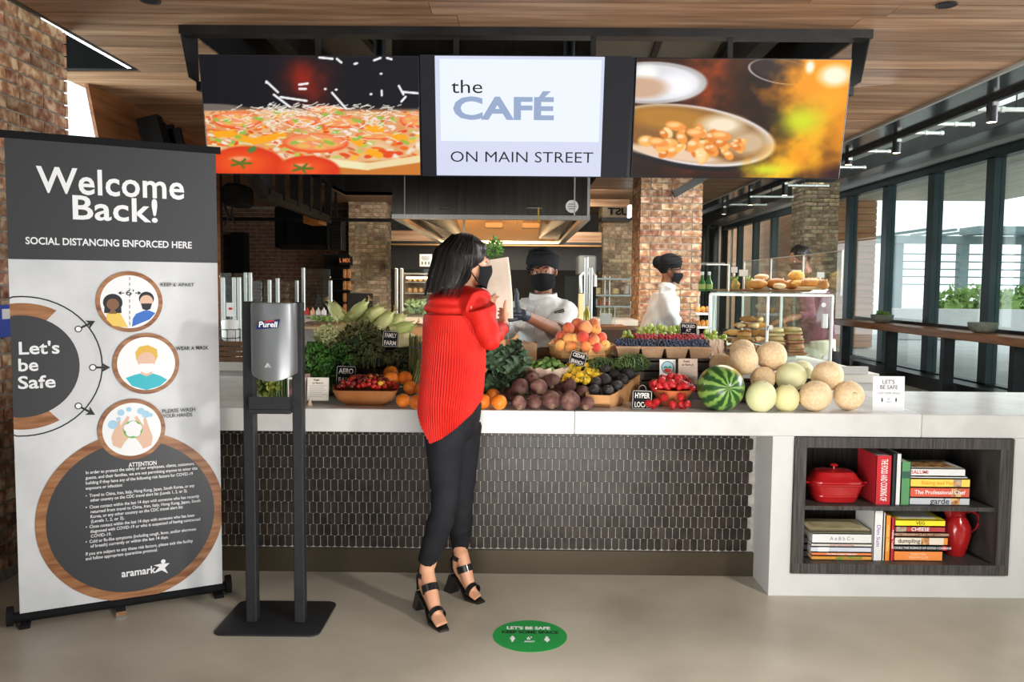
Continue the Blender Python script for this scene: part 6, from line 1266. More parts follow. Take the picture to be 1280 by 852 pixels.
# --- oranges
org = pm('orange_peel', (0.72, 0.16, 0.01), (0.80, 0.24, 0.018), scale=6, rough=0.42, bump=0.25, bscale=160, rand=0.06)
def calyx(rx, rz): return MB().lathe([(0.006, rz*0.97), (0.005, rz*1.0), (0.001, rz*1.01)], 6)
ORL = [(504, 500.5, 9.2, None, 'orange at the front left by the tomato bowl, on the counter'), (520.6, 502.4, 9.6, None, 'orange at the front directly left of the woman in red'), (512.7, 484, 8.9, 4.06, 'orange in the middle of the left heap above the two front ones'),
       (527, 486.5, 8.8, 4.05, 'orange half hidden by the red blouse in the left heap'), (506.5, 472, 9.1, 4.14, 'orange topmost at the right of the left heap'), (489, 473.5, 9.8, 4.12, 'orange just behind the cherry tomatoes, the nearer one'), (488.6, 466, 9.5, 4.24, 'orange furthest back behind the cherry tomatoes'),
       (603.7, 501.8, 9.9, None, 'orange right beside the red blouse on its right side'), (623.8, 502.7, 10.1, None, 'orange on the counter between the blouse and the beets'), (616.4, 494, 9.0, 4.16, 'orange peeping out behind the two right of the woman')]
for i, (px, py, r, Y, lab) in enumerate(ORL):
    c, a, b = sit(px, py, r) if Y is None else at(px, py, r, Y)
    fruit('orange', lab, 'orange', c, a, b*0.96, org, 'oranges on the counter', [('calyx', calyx, stem_g)], warp=0.02, seed=i, dent=0.04)
# --- beets
beet_m = pm('beet_skin', (0.075, 0.028, 0.024), (0.21, 0.125, 0.095), scale=22, rough=0.75, bump=0.5, bscale=50, rand=0.25, c3=(0.13, 0.055, 0.045))
def crown(rx, rz): return MB().lathe([(rx*0.42, rz*0.90), (rx*0.30, rz*1.02), (rx*0.24, rz*1.10), (rx*0.08, rz*1.12), (0.001, rz*1.10)], 12)
def root(rx, rz): return MB().tube([(0, 0, -rz*0.92), (0.004, 0.002, -rz*1.12), (0.0, 0.006, -rz*1.3)], [rx*0.22, rx*0.09, 0.001], 8)
BT = [(649, 503.2, 10.2, 8.6, None, 'small oval beet at the left end of the front row'), (668.3, 501.8, 8.8, 9.9, None, 'round small beet second from left in the front row'), (688.9, 500, 12, 11.9, None, 'large dark beet third in the front row'), (712.7, 500.5, 12.6, 12.5, None, 'largest beet in the front row with a pale crown'), (733.4, 504.4, 10.2, 8.2, None, 'brown small beet at the right end of the front row'),
      (650.2, 483.8, 11.4, 11.2, 4.06, 'beet with a cut top, leftmost in the second row'), (673.6, 483.8, 11.6, 10.5, 4.06, 'rosy beet in the second row above the small round one'), (711, 481.7, 10.4, 8.4, 4.08, 'grey purple beet in the second row above the largest one'), (728, 489, 8.7, 7.4, 4.06, 'brownish beet in the second row by the avocado tray'),
      (665.7, 472.5, 10, 8.2, 4.17, 'beet lying behind the second row on the left'), (690.3, 476.8, 11, 9.6, 4.15, 'dark beet at the top middle of the heap'), (640, 492, 9, 8.5, 4.18, 'beet in shade at the far left behind the front row'), (700, 490, 9, 8, 4.12, 'beet wedged deep in the middle of the heap')]
for i, (px, py, rx, ry, Y, lab) in enumerate(BT):
    c, a, b = sit(px, py, rx, ry) if Y is None else at(px, py, rx, Y, ry)
    e = random.Random(i).uniform(-1, 1)
    fruit('beet', lab, 'beet', c, a, (a+b)/2, beet_m, 'beets heaped on the counter', [('crown', crown, pm('beet_crown', (0.28, 0.20, 0.12), (0.14, 0.06, 0.05), scale=60, rough=0.9)), ('root_tail', root, beet_m)], warp=0.14, seed=i*3+1, rot=((-1.9 if i % 2 else 2.3) + e*0.3, e*0.9, e), ry=b)
# --- wooden trays, bowls, baskets
olive = pm('carved_wood', (0.42, 0.20, 0.075), (0.62, 0.34, 0.15), scale=4, stretch=(1, 4, 4), rough=0.45, detail=8)
bam = pm('bamboo_strip', (0.55, 0.30, 0.10), (0.72, 0.46, 0.20), scale=5, stretch=(1, 1, 12), rough=0.45, rand=0.1)
def quadtray(name, lab, cat, corners, ztop, zbot, m, th=0.010, shrink=0.7, zts=(0, 0, 0, 0)):
    c = sum((Vector((x, y, 0)) for x, y in corners), Vector()) / 4; t = thing(name, lab, cat, (c.x, c.y, zbot))
    def ring(k, z, o=0.0):
        out = []
        for i in range(4):
            a, b = Vector((*corners[i], 0)), Vector((*corners[(i+1) % 4], 0))
            for j in range(6): p = a.lerp(b, j/6 + 1/12); d = p - c; dz = (zts[i]*(1-(j/6+1/12)) + zts[(i+1) % 4]*(j/6+1/12))*(z-zbot)/(ztop-zbot); out.append((c.x + d.x*k - (d.normalized().x*o), c.y + d.y*k - d.normalized().y*o, z+dz))
        return out
    MB().loft([ring(shrink, zbot), ring((1+shrink)/2+0.05, (zbot+ztop)/2-0.01), ring(1, ztop), ring(1, ztop, th), ring((1+shrink)/2+0.05, (zbot+ztop)/2, th), ring(shrink, zbot+th)]).build('bowl', m, t)
    return t
# avocado tray
q = [PZ(737, 497, 0.975), PZ(771, 500, 0.975), PZ(806, 462, 0.985), PZ(765, 460, 0.985)]
quadtray('wooden_tray', 'pale carved wooden tray holding the avocados', 'tray', [(q[0].x-0.02, 3.98), (q[1].x, 3.955), (P(807, 462, 4.42).x, 4.42), (P(770, 462, 4.42).x, 4.44)], 0.970, CT, olive, 0.016, 0.72, (0, 0.0, 0.075, 0.06))
avo = pm('avocado_skin', (0.010, 0.010, 0.012), (0.045, 0.038, 0.040), scale=30, rough=0.45, bump=0.6, bscale=110, rand=0.3)
AV = [(755.5, 462.7, 9, 7, 4.30), (784.5, 466.6, 8.4, 8, 4.26), (778, 474, 7.8, 7.4, 4.18), (756, 475, 8.8, 8.4, 4.17), (768, 469, 8, 7.6, 4.24), (771.3, 482.6, 7.8, 7.6, 4.09), (760.4, 488.6, 8, 7.8, 4.04), (743, 487.7, 7.8, 7.6, 4.06), (745, 478, 7.6, 7.4, 4.14)]
AL = ['highest dusty avocado at the back left of the tray', 'avocado furthest right at the back of the tray', 'avocado right of centre in the tray', 'large dusty avocado left of centre in the tray', 'avocado in the middle back of the tray', 'avocado near the right front of the tray', 'avocado at the very front of the tray', 'avocado at the left front beside the yellow squash', 'avocado deep at the left edge of the tray']
for i, (px, py, rx, ry, Y) in enumerate(AV):
    c, a, b = at(px, py, rx, Y, ry); fruit('avocado', AL[i], 'avocado', c, b, a*1.12, avo, 'avocados in the wooden tray', [('stem_button', lambda x, z: MB().lathe([(0.004, z*0.97), (0.003, z*1.01), (0.001, z*1.015)], 8), stem_b)], warp=0.08, seed=i, rot=(0.4+i, 1.1, i*0.8))
# cherry tomato bowl
tq = P(456, 500, 4.0)
q = [PZ(428, 510, CT), PZ(484, 510, CT)]
quadtray('wooden_bowl', 'carved wooden bowl heaped with cherry tomatoes', 'bowl', [(P(415, 490, 3.97).x, 3.98), (P(497, 490, 3.99).x, 3.98), (P(499, 490, 4.2).x, 4.24), (P(413, 490, 4.2).x, 4.24)], P(456, 488.5, 3.98).z, CT, pm('mango_wood', (0.28, 0.10, 0.03), (0.45, 0.19, 0.065), scale=5, rough=0.4, detail=8), 0.010, 0.62)
tom_m = [pm('tomato_red', (0.42, 0.012, 0.010), rough=0.15, coat=0.4, rand=0.2), pm('tomato_dark', (0.16, 0.015, 0.012), rough=0.15, coat=0.4, rand=0.2), pm('tomato_orange', (0.80, 0.20, 0.015), rough=0.15, coat=0.4), pm('tomato_yellow', (0.72, 0.36, 0.03), rough=0.15, coat=0.4)]
tkind = ['bright red', 'dark red', 'orange', 'yellow']
base = []
for m_ in tom_m:
    o = MB().ball((0, 0, 0), (0.0135, 0.0135, 0.0130), 12, 8, dent=0.08).build('cherry_tomato', m_, local=True); base.append(o)
cup = MB().lathe([(0.005, 0.0122), (0.004, 0.0135), (0.001, 0.0140)], 6).build('calyx', stem_g, base[0], local=True)
used = {0: False, 1: False, 2: False, 3: False}
def pile(n, x0, x1, y0, y1, zfn, r, fn, seed=1, tries=40, cap=2.6):
    """relaxed heap: drops n balls of radius r where they touch but do not overlap"""
    g = random.Random(seed); P_ = []
    for _ in range(n*tries):
        if len(P_) >= n: break
        x, y = g.uniform(x0, x1), g.uniform(y0, y1); base_z = zfn(x, y)
        if base_z is None: continue
        z = base_z + r
        for (a, b, c_) in P_:
            d2 = (x-a)**2 + (y-b)**2
            if d2 < (1.8*r)**2: z = max(z, c_ + math.sqrt((1.8*r)**2 - d2))
        if z > base_z + cap*r: continue
        P_.append((x, y, z))
    for i, p in enumerate(P_): fn(i, p)
tcx = tq.x; tzt = P(456, 488.5, 3.98).z
def tomfn(i, p):
    k = [0, 0, 1, 0, 2, 0, 1, 0, 0, 3, 1, 0][i % 12]; s = base[k]
    if not used[k]: used[k] = True; s.location = p; o = s
    else: o = copyo(s, p)
    o.rotation_euler = rotr(i); sc__ = 0.85 + 0.3*((i*37) % 10)/10; o.scale = (sc__,)*3
    meta(o, '%s cherry tomato heaped in the carved wooden bowl' % tkind[k], 'tomato', '%s cherry tomatoes in the bowl' % tkind[k])
def tomz(x, y):
    e = ((x-tcx)/0.165)**2 + ((y-4.11)/0.12)**2
    return None if e > 0.82 else tzt - 0.028 + 0.055*max(0, 1-e)**0.7
pile(95, tcx-0.17, tcx+0.17, 3.99, 4.23, tomz, 0.0135, tomfn, 4)
# peach basket on its riser
crate_m = pm('dark_crate_wood', (0.022, 0.016, 0.012), (0.045, 0.034, 0.026), scale=5, stretch=(1, 6, 6), rough=0.6)
def riser(name, lab, x0, x1, y0, y1, z1, slats=3, m_=crate_m):
    t = thing(name, lab, 'crate', ((x0+x1)/2, (y0+y1)/2, CT)); h = (z1 - CT)
    MB().box(x0, x1, y0, y1, z1-0.012, z1).build('top_board', m_, t, smooth=False)
    n = max(2, int(h/0.045))
    for i in range(n):
        a = CT + 0.002 + (h-0.014)*i/n; b = CT + (h-0.014)*(i+0.86)/n
        MB().box(x0, x1, y0, y0+0.01, a, b).build('slat', m_, t, smooth=False); MB().box(x0, x1, y1-0.01, y1, a, b).build('slat', m_, t, smooth=False)
    for x in (x0, x1-0.012): MB().box(x, x+0.012, y0+0.01, y1-0.01, CT, z1-0.012).build('end_board', m_, t, smooth=False)
    return t
pbz = P(727, 447, 4.50).z
riser('wooden_riser', 'dark slatted crate under the peach basket', 0.14, 0.55, 4.36, 4.74, pbz)
pbk = thing('peach_basket', 'shallow round bamboo basket heaped with peaches', 'basket', (P(727, 440, 4.52).x, 4.55, pbz))
rb = 0.186; hb = P(727, 433, 4.40).z - pbz
for i in range(22):
    a0, a1 = 2*PI*i/22, 2*PI*(i+0.92)/22
    MB().hexa([(rb*k*math.cos(a), rb*k*math.sin(a)*0.95, z) for z, kk in ((0, 0.90), (hb, 1.0)) for k, a in ((kk, a0), (kk, a1), (kk*0.975, a1), (kk*0.975, a0))]).build('bamboo_strip', bam, pbk, smooth=False, local=True)
MB().tube([(rb*1.01*math.cos(2*PI*i/40), rb*0.96*math.sin(2*PI*i/40), hb) for i in range(41)], 0.007, 8).build('rim', bam, pbk, local=True); MB().tube([(rb*0.93*math.cos(2*PI*i/40), rb*0.88*math.sin(2*PI*i/40), hb*0.35) for i in range(41)], 0.005, 8).build('hoop', bam, pbk, local=True)
MB().lathe([(rb*0.88, 0), (rb*0.88, 0.006), (0.001, 0.006)], 24, sy=0.95).build('base', bam, pbk, local=True)
pch = pm('peach_skin', (0.62, 0.055, 0.03), (0.88, 0.42, 0.14), scale=7, rough=0.65, rand=0.05, lo=0.40, hi=0.66, sheen=0.3)
pch2 = pm('peach_orange_skin', (0.82, 0.22, 0.05), (0.90, 0.50, 0.13), scale=7, rough=0.65, rand=0.05, lo=0.35, hi=0.6, sheen=0.3)
PE = [(710.5, 410.3, 7.8, 0, 4.50, 'dark red peach at the upper left of the heap'), (731.7, 409, 8.8, 0, 4.44, 'largest rosy peach right at the top front'), (722, 405.5, 8.4, 0, 4.54, 'peach topmost at the back of the heap'), (742, 404.6, 7.2, 0, 4.56, 'pink peach at the top right rear'), (744.5, 412, 7.0, 1, 4.46, 'small orange peach at the upper right with its stem hollow showing'),
      (701.5, 420.8, 7.4, 0, 4.48, 'red peach at the left edge of the middle row'), (710.5, 423, 7.0, 1, 4.42, 'orange peach in the middle row, left one of the pair'), (718, 423, 6.8, 1, 4.43, 'orange peach in the middle row, right one of the pair'), (728.5, 421.7, 7.9, 0, 4.40, 'crimson peach at the centre of the middle row'), (742, 425, 7.6, 0, 4.40, 'pink peach right of centre in the middle row'), (751.5, 422, 7.4, 0, 4.46, 'pink peach at the right edge of the middle row'),
      (701, 431.5, 7.2, 1, 4.42, 'yellow peach low at the left of the basket'), (714, 433, 7.2, 1, 4.385, 'yellow orange peach low at the front left'), (731.7, 433, 7.4, 1, 4.38, 'orange red peach low at the front middle'), (746, 434, 7.0, 0, 4.39, 'red peach low at the front right'), (756, 431.5, 7.2, 1, 4.44, 'orange peach low at the right end'), (695, 429, 6.8, 0, 4.50, 'red peach low at the far left end'), (719, 413, 7.4, 0, 4.56, 'dark peach in the shade between the two upper ones'), (736, 417, 7.4, 0, 4.54, 'peach in the shade behind the crimson one')]
def pstem(rx, rz): return MB().lathe([(0.004, rz*0.84), (0.002, rz*0.9), (0.001, rz*0.9)], 8)
for i, (px, py, r, k, Y, lab) in enumerate(PE):
    c, a, b = at(px, py, r, Y); fruit('peach', lab, 'peach', c, a, b, [pch, pch2][k], 'peaches in the bamboo basket', [('stem', pstem, stem_b)], warp=0.04, seed=i, dent=0.16, rot=(rq.uniform(-1.4, 1.4), rq.uniform(-1, 1), 0))
# --- strawberries in a terracotta bowl
terra = pm('terracotta_bowl', (0.50, 0.13, 0.045), (0.62, 0.20, 0.08), scale=5, rough=0.35)
sb = P(842, 495, 4.08); bowl = thing('terracotta_bowl', 'orange brown bowl of strawberries', 'bowl', (sb.x, 4.12, CT))
brz = P(842, 488.5, 4.02).z - CT
MB().lathe([(0.05, 0), (0.055, 0.004), (0.095, brz*0.75), (0.105, brz), (0.098, brz), (0.088, brz*0.75), (0.04, 0.012), (0.001, 0.012)], 32).build('bowl', terra, bowl, local=True)
straw = pm('strawberry_skin', (0.42, 0.008, 0.012), (0.62, 0.025, 0.03), scale=9, rough=0.25, bump=0.6, bscale=170, coat=0.3, rand=0.12)
sbm = MB().loft([[(r_*math.cos(2*PI*k/14), r_*math.sin(2*PI*k/14), z) for k in range(14)] for r_, z in ((0.002, -0.024), (0.009, -0.018), (0.0155, -0.006), (0.0175, 0.004), (0.015, 0.012), (0.006, 0.0155))])
so = sbm.build('strawberry', straw, local=True)
lm = MB()
for k in range(7): a = 2*PI*k/7; d = Vector((math.cos(a), math.sin(a), 0)); s_ = Vector((-d.y, d.x, 0)); lm.add([(0, 0, .0165), d*0.006+s_*0.003+Vector((0, 0, .0175)), d*0.014+Vector((0, 0, .0150)), d*0.006-s_*0.003+Vector((0, 0, .018))], [(0, 1, 2), (0, 2, 3)])
lm.build('leaf_cap', stem_g, so, local=True, smooth=False); MB().tube([(0, 0, .016), (0.002, 0, .026)], 0.0012, 6).build('stem', stem_g, so, local=True)
first = [True]
def sfn(i, p):
    if first[0]: first[0] = False; o = so; o.location = p
    else: o = copyo(so, p)
    g = random.Random(i*7); o.rotation_euler = (g.uniform(-2.0, -0.3), g.uniform(-0.7, 0.7), g.uniform(-0.9, 0.9)); k = g.uniform(0.95, 1.3); o.scale = (k,)*3
    meta(o, 'red strawberry heaped in the terracotta bowl', 'strawberry', 'strawberries in the terracotta bowl')
def sz_(x, y):
    e = ((x-sb.x)/0.10)**2 + ((y-4.12)/0.10)**2
    return None if e > 1 else CT + brz - 0.02 + 0.045*(1-e)**0.7
pile(34, sb.x-0.1, sb.x+0.1, 4.02, 4.22, sz_, 0.017, sfn, 6, 60, 2.2)
for i, (px, py, lab) in enumerate(((811, 504, 'strawberry on the counter leaning on the hyper local sign'), (821, 502, 'strawberry second from left on the counter before the bowl'), (830, 497, 'leafy strawberry lying against the bowl front'), (841, 506, 'strawberry in the middle on the counter before the bowl'), (851, 496, 'large strawberry leaning on the bowl at its right front'), (852, 507, 'strawberry at the right front on the counter'), (859, 505, 'smallest strawberry at the far right on the counter'), (816, 507, 'strawberry with green cap at the counter edge beside the sign'))):
    Y = 3.985 + 0.012*(i % 3); c = P(px, py, Y); o = copyo(so, (c.x, Y, max(CT+0.019, c.z))); g = random.Random(i+90); o.rotation_euler = (g.uniform(-2.0, -0.6), g.uniform(-0.6, 0.6), g.uniform(-1, 1)); k = g.uniform(1.1, 1.3); o.scale = (k,)*3
    meta(o, lab, 'strawberry', 'loose strawberries on the counter')
# --- brussels sprouts in a paper lined basket
paper = pm('kraft_paper', (0.33, 0.19, 0.10), (0.47, 0.30, 0.18), scale=9, rough=0.8, bump=0.4, bscale=25)
paper_l = pm('light_kraft_paper', (0.58, 0.44, 0.33), (0.70, 0.56, 0.43), scale=9, rough=0.8, bump=0.4, bscale=25)
bcx, bcy, bz_ = P(684, 458, 4.24).x, 4.30, P(684, 460, 4.30).z
lin = thing('paper_lined_basket', 'round basket lined with crumpled kraft paper for the sprouts', 'basket', (bcx, bcy, CT))
g = random.Random(5); R1 = [1+0.05*math.sin(k*1.7)+g.uniform(-.05, .05) for k in range(36)]
MB().loft([[(0.075*math.cos(2*PI*k/36), 0.07*math.sin(2*PI*k/36), 0.0) for k in range(36)], [(0.10*math.cos(2*PI*k/36), 0.10*math.sin(2*PI*k/36), (bz_-CT)*0.6) for k in range(36)], [(0.120*R1[k]*math.cos(2*PI*k/36), 0.115*R1[k]*math.sin(2*PI*k/36), bz_-CT+0.007*math.sin(k*2.1)+0.008) for k in range(36)], [(0.105*R1[k]*math.cos(2*PI*k/36), 0.10*R1[k]*math.sin(2*PI*k/36), bz_-CT+0.006*math.sin(k*2.1)+0.008) for k in range(36)], [(0.09*math.cos(2*PI*k/36), 0.09*math.sin(2*PI*k/36), bz_-CT-0.012) for k in range(36)]], cap0=True, cap1=True).build('paper_liner', paper_l, lin, local=True, angle=20)
spr = pm('sprout_leaf', (0.05, 0.13, 0.018), (0.20, 0.32, 0.07), scale=25, rough=0.5, rand=0.2)
so2 = MB().ball((0, 0, 0), (0.0155, 0.0155, 0.016), 12, 8, warp=0.1).build('brussels_sprout', spr, local=True)
lw = MB()
for k in range(4):
    a0 = k*1.57
    lw.grid(lambda u, v, a0=a0: Vector(((0.0162+0.0012*u)*math.cos(a0+(u-0.5)*1.9)*math.sin(0.5+v*2.1), (0.0162+0.0012*u)*math.sin(a0+(u-0.5)*1.9)*math.sin(0.5+v*2.1), 0.0166*math.cos(0.5+v*2.1))), 5, 4)
lw.build('wrapper_leaf', spr, so2, local=True); MB().lathe([(0.005, -0.015), (0.005, -0.020), (0.001, -0.020)], 10).build('stalk', paper_l, so2, local=True)
f2 = [True]
def bfn(i, p):
    if f2[0]: f2[0] = False; o = so2; o.location = p
    else: o = copyo(so2, p)
    o.rotation_euler = (random.Random(i).uniform(-1.5, 1.5), random.Random(i+5).uniform(-1.5, 1.5), i); meta(o, 'green brussels sprout in the paper lined basket', 'sprout', 'brussels sprouts in the paper lined basket')
pile(40, bcx-0.095, bcx+0.095, bcy-0.095, bcy+0.095, lambda x, y: None if (x-bcx)**2+(y-bcy)**2 > 0.009 else bz_-0.012+0.03*(1-((x-bcx)**2+(y-bcy)**2)/0.009), 0.0155, bfn, 8, 60, 1.8)
# --- yellow patty pan squash heap
ysq = pm('yellow_squash', (0.80, 0.46, 0.015), (0.90, 0.62, 0.05), scale=10, rough=0.35, coat=0.2, rand=0.06)
ym = MB(); rings = []
for r_, z, w in ((0.004, -0.010, 0), (0.015, -0.008, 0.1), (0.021, -0.001, 0.22), (0.021, 0.003, 0.22), (0.014, 0.009, 0.1), (0.006, 0.013, 0), (0.004, 0.018, 0)): rings.append([(r_*(1+w*0.5*math.cos(8*2*PI*k/32))*math.cos(2*PI*k/32), r_*(1+w*0.5*math.cos(8*2*PI*k/32))*math.sin(2*PI*k/32), z) for k in range(32)])
yo = ym.loft(rings).build('patty_pan_squash', ysq, local=True); MB().lathe([(0.0045, 0.017), (0.0035, 0.027), (0.001, 0.028)], 8).build('stem', stem_g, yo, local=True)
f3 = [True]; ycx, ycy = P(728, 468, 4.2).x, 4.24
def yfn(i, p):
    if f3[0]: f3[0] = False; o = yo; o.location = p
    else: o = copyo(yo, p)
    g = random.Random(i+3); o.rotation_euler = (g.uniform(-1.6, 1.6), g.uniform(-1.2, 1.2), g.uniform(0, 6)); k = g.uniform(0.8, 1.15); o.scale = (k,)*3
    meta(o, 'small yellow patty pan squash in the heap beside the beets', 'squash', 'yellow squash heap')
pile(48, ycx-0.125, ycx+0.105, 4.14, 4.38, lambda x, y: None if ((x-ycx)/0.125)**2+((y-4.26)/0.12)**2 > 1 else CT+0.09+0.35*(y-4.14)-0.15*((x-ycx)/0.12)**2*0.2, 0.018, yfn, 12, 60, 2.0)
MB().loft([[(ycx-0.12, 4.13, CT), (ycx+0.10, 4.13, CT), (ycx+0.10, 4.38, CT), (ycx-0.12, 4.38, CT)], [(ycx-0.12, 4.13, CT+0.085), (ycx+0.10, 4.13, CT+0.085), (ycx+0.10, 4.38, CT+0.17), (ycx-0.12, 4.38, CT+0.17)]]).build('display_wedge', crate_m, smooth=False, label='sloped dark display block under the yellow squash', cat='block')
# --- berry cartons
shelfz = P(835, 447, 4.38).z
riser('wooden_riser', 'dark slatted crate under the berry cartons', P(770, 450, 4.4).x, P(898, 450, 4.4).x, 4.34, 4.655, shelfz)
blue = pm('blueberry_skin', (0.022, 0.030, 0.065), (0.06, 0.08, 0.15), scale=60, rough=0.55, rand=0.4)
rasp = pm('raspberry_skin', (0.42, 0.02, 0.035), (0.58, 0.06, 0.07), scale=60, rough=0.5, rand=0.2, bump=0.6, bscale=300)
def carton(px0, px1, Y0, Y1, z0, h, lab, m_=paper, k=0.78):
    xa, xb = P(px0, 430, Y0).x, P(px1, 430, Y0).x; cx, cy = (xa+xb)/2, (Y0+Y1)/2; w, d_ = (xb-xa)/2, (Y1-Y0)/2
    t = thing('berry_carton', lab, 'carton', (cx, cy, z0))
    def rr(s, z, o=0): return [(-w*s+o, -d_*s+o, z), (w*s-o, -d_*s+o, z), (w*s-o, d_*s-o, z), (-w*s+o, d_*s-o, z)]
    MB().loft([rr(k, 0), rr(1, h), rr(1, h, 0.003), rr(k, 0.003, 0.003)]).build('box', m_, t, local=True, smooth=False)
    MB().hexa([(-w-0.002, -d_-0.002, h-0.012), (w+0.002, -d_-0.002, h-0.012), (w+0.002, -d_, h-0.012), (-w-0.002, -d_, h-0.012), (-w-0.002, -d_-0.002, h), (w+0.002, -d_-0.002, h), (w+0.002, -d_, h), (-w-0.002, -d_, h)]).build('folded_rim', m_, t, local=True, smooth=False)
    return cx, cy, w, d_
bz0 = shelfz; hcar = 0.062
blo = MB().ball((0, 0, 0), 0.0085, 10, 6, dent=0.15).build('blueberry', blue, local=True); rao = MB().ball((0, 0, 0), (0.010, 0.010, 0.012), 10, 7, warp=0.15).build('raspberry', rasp, local=True); fb = [True]; fr_ = [True]
for i, (a, b, pos) in enumerate(((771, 801, 'leftmost'), (801.5, 831, 'second from left'), (832, 861, 'third from left'), (861.5, 891, 'rightmost'))):
    cx, cy, w, d_ = carton(a, b, 4.35, 4.50, bz0, hcar, 'kraft carton of blueberries, %s of the four in front' % pos)
    def f(j, p, pos=pos):
        global blo
        if fb[0]: fb[0] = False; o = blo; o.location = p
        else: o = copyo(blo, p)
        o.rotation_euler = rotr(j); meta(o, 'dark blueberry in the %s front carton' % pos, 'blueberry', 'blueberries in the %s carton' % pos)
    pile(62, cx-w*0.92, cx+w*0.92, cy-d_*0.78, cy+d_*0.9, lambda x, y: bz0+hcar-0.004+0.024*(y-cy)/d_, 0.0085, f, i+2, 60, 1.5)
for i, (a, b, pos) in enumerate(((795, 825, 'left'), (826, 855, 'middle'), (856, 884, 'right'))):
    cx, cy, w, d_ = carton(a, b, 4.52, 4.64, bz0, hcar+0.028, 'kraft carton of raspberries in the back row, the %s one' % pos, paper)
    def f(j, p, pos=pos):
        if fr_[0]: fr_[0] = False; o = rao; o.location = p
        else: o = copyo(rao, p)
        o.rotation_euler = rotr(j); meta(o, 'red raspberry in the %s back carton' % pos, 'raspberry', 'raspberries in the %s carton' % pos)
    pile(34, cx-w*0.9, cx+w*0.9, cy-d_*0.85, cy+d_*0.85, lambda x, y: bz0+hcar+0.024+0.012*(y-cy)/d_, 0.0105, f, i+20, 60, 1.5)
# crumpled paper at the cartons' right end and fronts
def crumple(name, lab, x0, x1, y0, y1, z0, z1, seed, cat='paper', m_=None):
    g = random.Random(seed); return MB().grid(lambda u, v: Vector((x0+(x1-x0)*u+0.012*mnoise.noise(Vector((u*6, v*5, seed))), y0+(y1-y0)*v+0.02*mnoise.noise(Vector((u*5+9, v*5, seed))), z0+(z1-z0)*v+0.012*mnoise.noise(Vector((u*7, v*4+5, seed))))), 12, 8).build(name, m_ or paper_l, label=lab, cat=cat, angle=20)
for i, (a, b) in enumerate(()): crumple('paper_liner', 'crumpled kraft paper hanging in front of the cartons, the %s piece' % ['left', 'middle', 'right'][i], P(a, 440, 4.335).x, P(b, 440, 4.335).x, 4.325, 4.338, shelfz-0.005, shelfz+0.034, i+1, m_=paper)
crumple('paper_liner', 'pale crumpled paper standing up at the right end of the berry cartons', P(889, 440, 4.36).x, P(905, 440, 4.4).x, 4.35, 4.42, shelfz-0.01, shelfz+0.10, 9)
# --- grapes: bunches of single grapes
grp = pm('green_grape', (0.36, 0.52, 0.07), (0.56, 0.68, 0.18), scale=20, rough=0.2, coat=0.3, rand=0.12, sss=0.0)
gme = MB().ball((0, 0, 0), (0.0125, 0.0125, 0.0145), 12, 8).build('grape', grp, local=True); gmesh = gme.data; bpy.data.objects.remove(gme)
for i, (px, py, n, lab) in enumerate(((787, 421, 20, 'bunch of green grapes at the left end behind the berries'), (806, 415, 24, 'bunch of green grapes under the walking cook'), (820, 412, 26, 'bunch of green grapes, tallest one behind the raspberries'), (839, 414, 24, 'bunch of green grapes just left of the picked sign'), (886, 419, 18, 'bunch of green grapes right of the picked sign'), (898, 425, 16, 'bunch of green grapes at the right end over the paper'))):
    c = P(px, py, 4.72); t = thing('grape_bunch', lab, 'grapes', c); g = random.Random(i)
    for k in range(n):
        a = g.uniform(0, 6.28); q_ = g.random()**0.5
        shared('grape', gmesh, t, (0.042*q_*math.cos(a), 0.035*q_*math.sin(a), g.uniform(-0.028, 0.026)), rot=rotr(k))
    MB().tube([(0, 0, 0), (0.004, 0, 0.03), (0.012, 0, 0.045)], 0.0018, 6).build('stem', stem_b, t, local=True)
riser('wooden_riser', 'dark narrow crate under the grapes behind the berry cartons', P(775, 430, 4.72).x, P(905, 430, 4.72).x, 4.66, 4.79, P(835, 424, 4.7).z)
# --- chalk signs
chalk_b = pm('chalkboard', (0.006, 0.006, 0.007), (0.014, 0.014, 0.015), scale=15, rough=0.8, spec=0.15); chalk_w = pm('chalk', (0.72, 0.70, 0.66), rough=0.9); wire = pm('sign_wire', (0.35, 0.28, 0.2), rough=0.4, metal=0.7)
def chalk(cx, cy, w, h, Y, txt, lab, roll=0.0, lean=0.15, sizes=None):
    c = P(cx, cy, Y); M = basis(c, (math.cos(roll), 0, -math.sin(roll)), (math.sin(roll), lean, math.cos(roll))); t = thing('chalk_sign', lab, 'sign', c, rot=M.to_euler()); s = Y/F_PX; W, H = w*s/2, h*s/2
    def rp(k, z): return [(x*1.0, y*1.0, z) for x, y, _ in rrect(-W+k, W-k, -H+k, H-k, 0, max(0.002, 0.010-k), 3)]
    MB().loft([rp(0.0, -0.006), rp(0, 0), rp(0.001, 0.001)]).build('slate', chalk_b, t, local=True)
    a, b = rp(0.0025, 0.0014), rp(0.0042, 0.0014); n = len(a); MB().add(a+b, [(i, (i+1) % n, n+(i+1) % n, n+i) for i in range(n)]).build('chalk_border', chalk_w, t, local=True, smooth=False)
    ls = txt.split('\n')
    for i, l in enumerate(ls): text('chalk_lettering', l, wm(t) @ Matrix.Translation((0, H*(0.42-0.95*i*1.0) if len(ls) == 2 else H*(0.5-0.55*i), 0.0018)), H*(0.78 if len(ls) == 2 else 0.55), chalk_w, t, bold=0.02, width=2*W*(0.74 if len(l) > 3 else 0.3))
    MB().tube([(-W*0.4, H, -0.002), (-W*0.3, H+0.018, -0.003), (0, H+0.026, -0.003), (W*0.3, H+0.018, -0.003), (W*0.4, H, -0.002)], 0.0012, 6).build('wire_loop', wire, t, local=True)
    return t
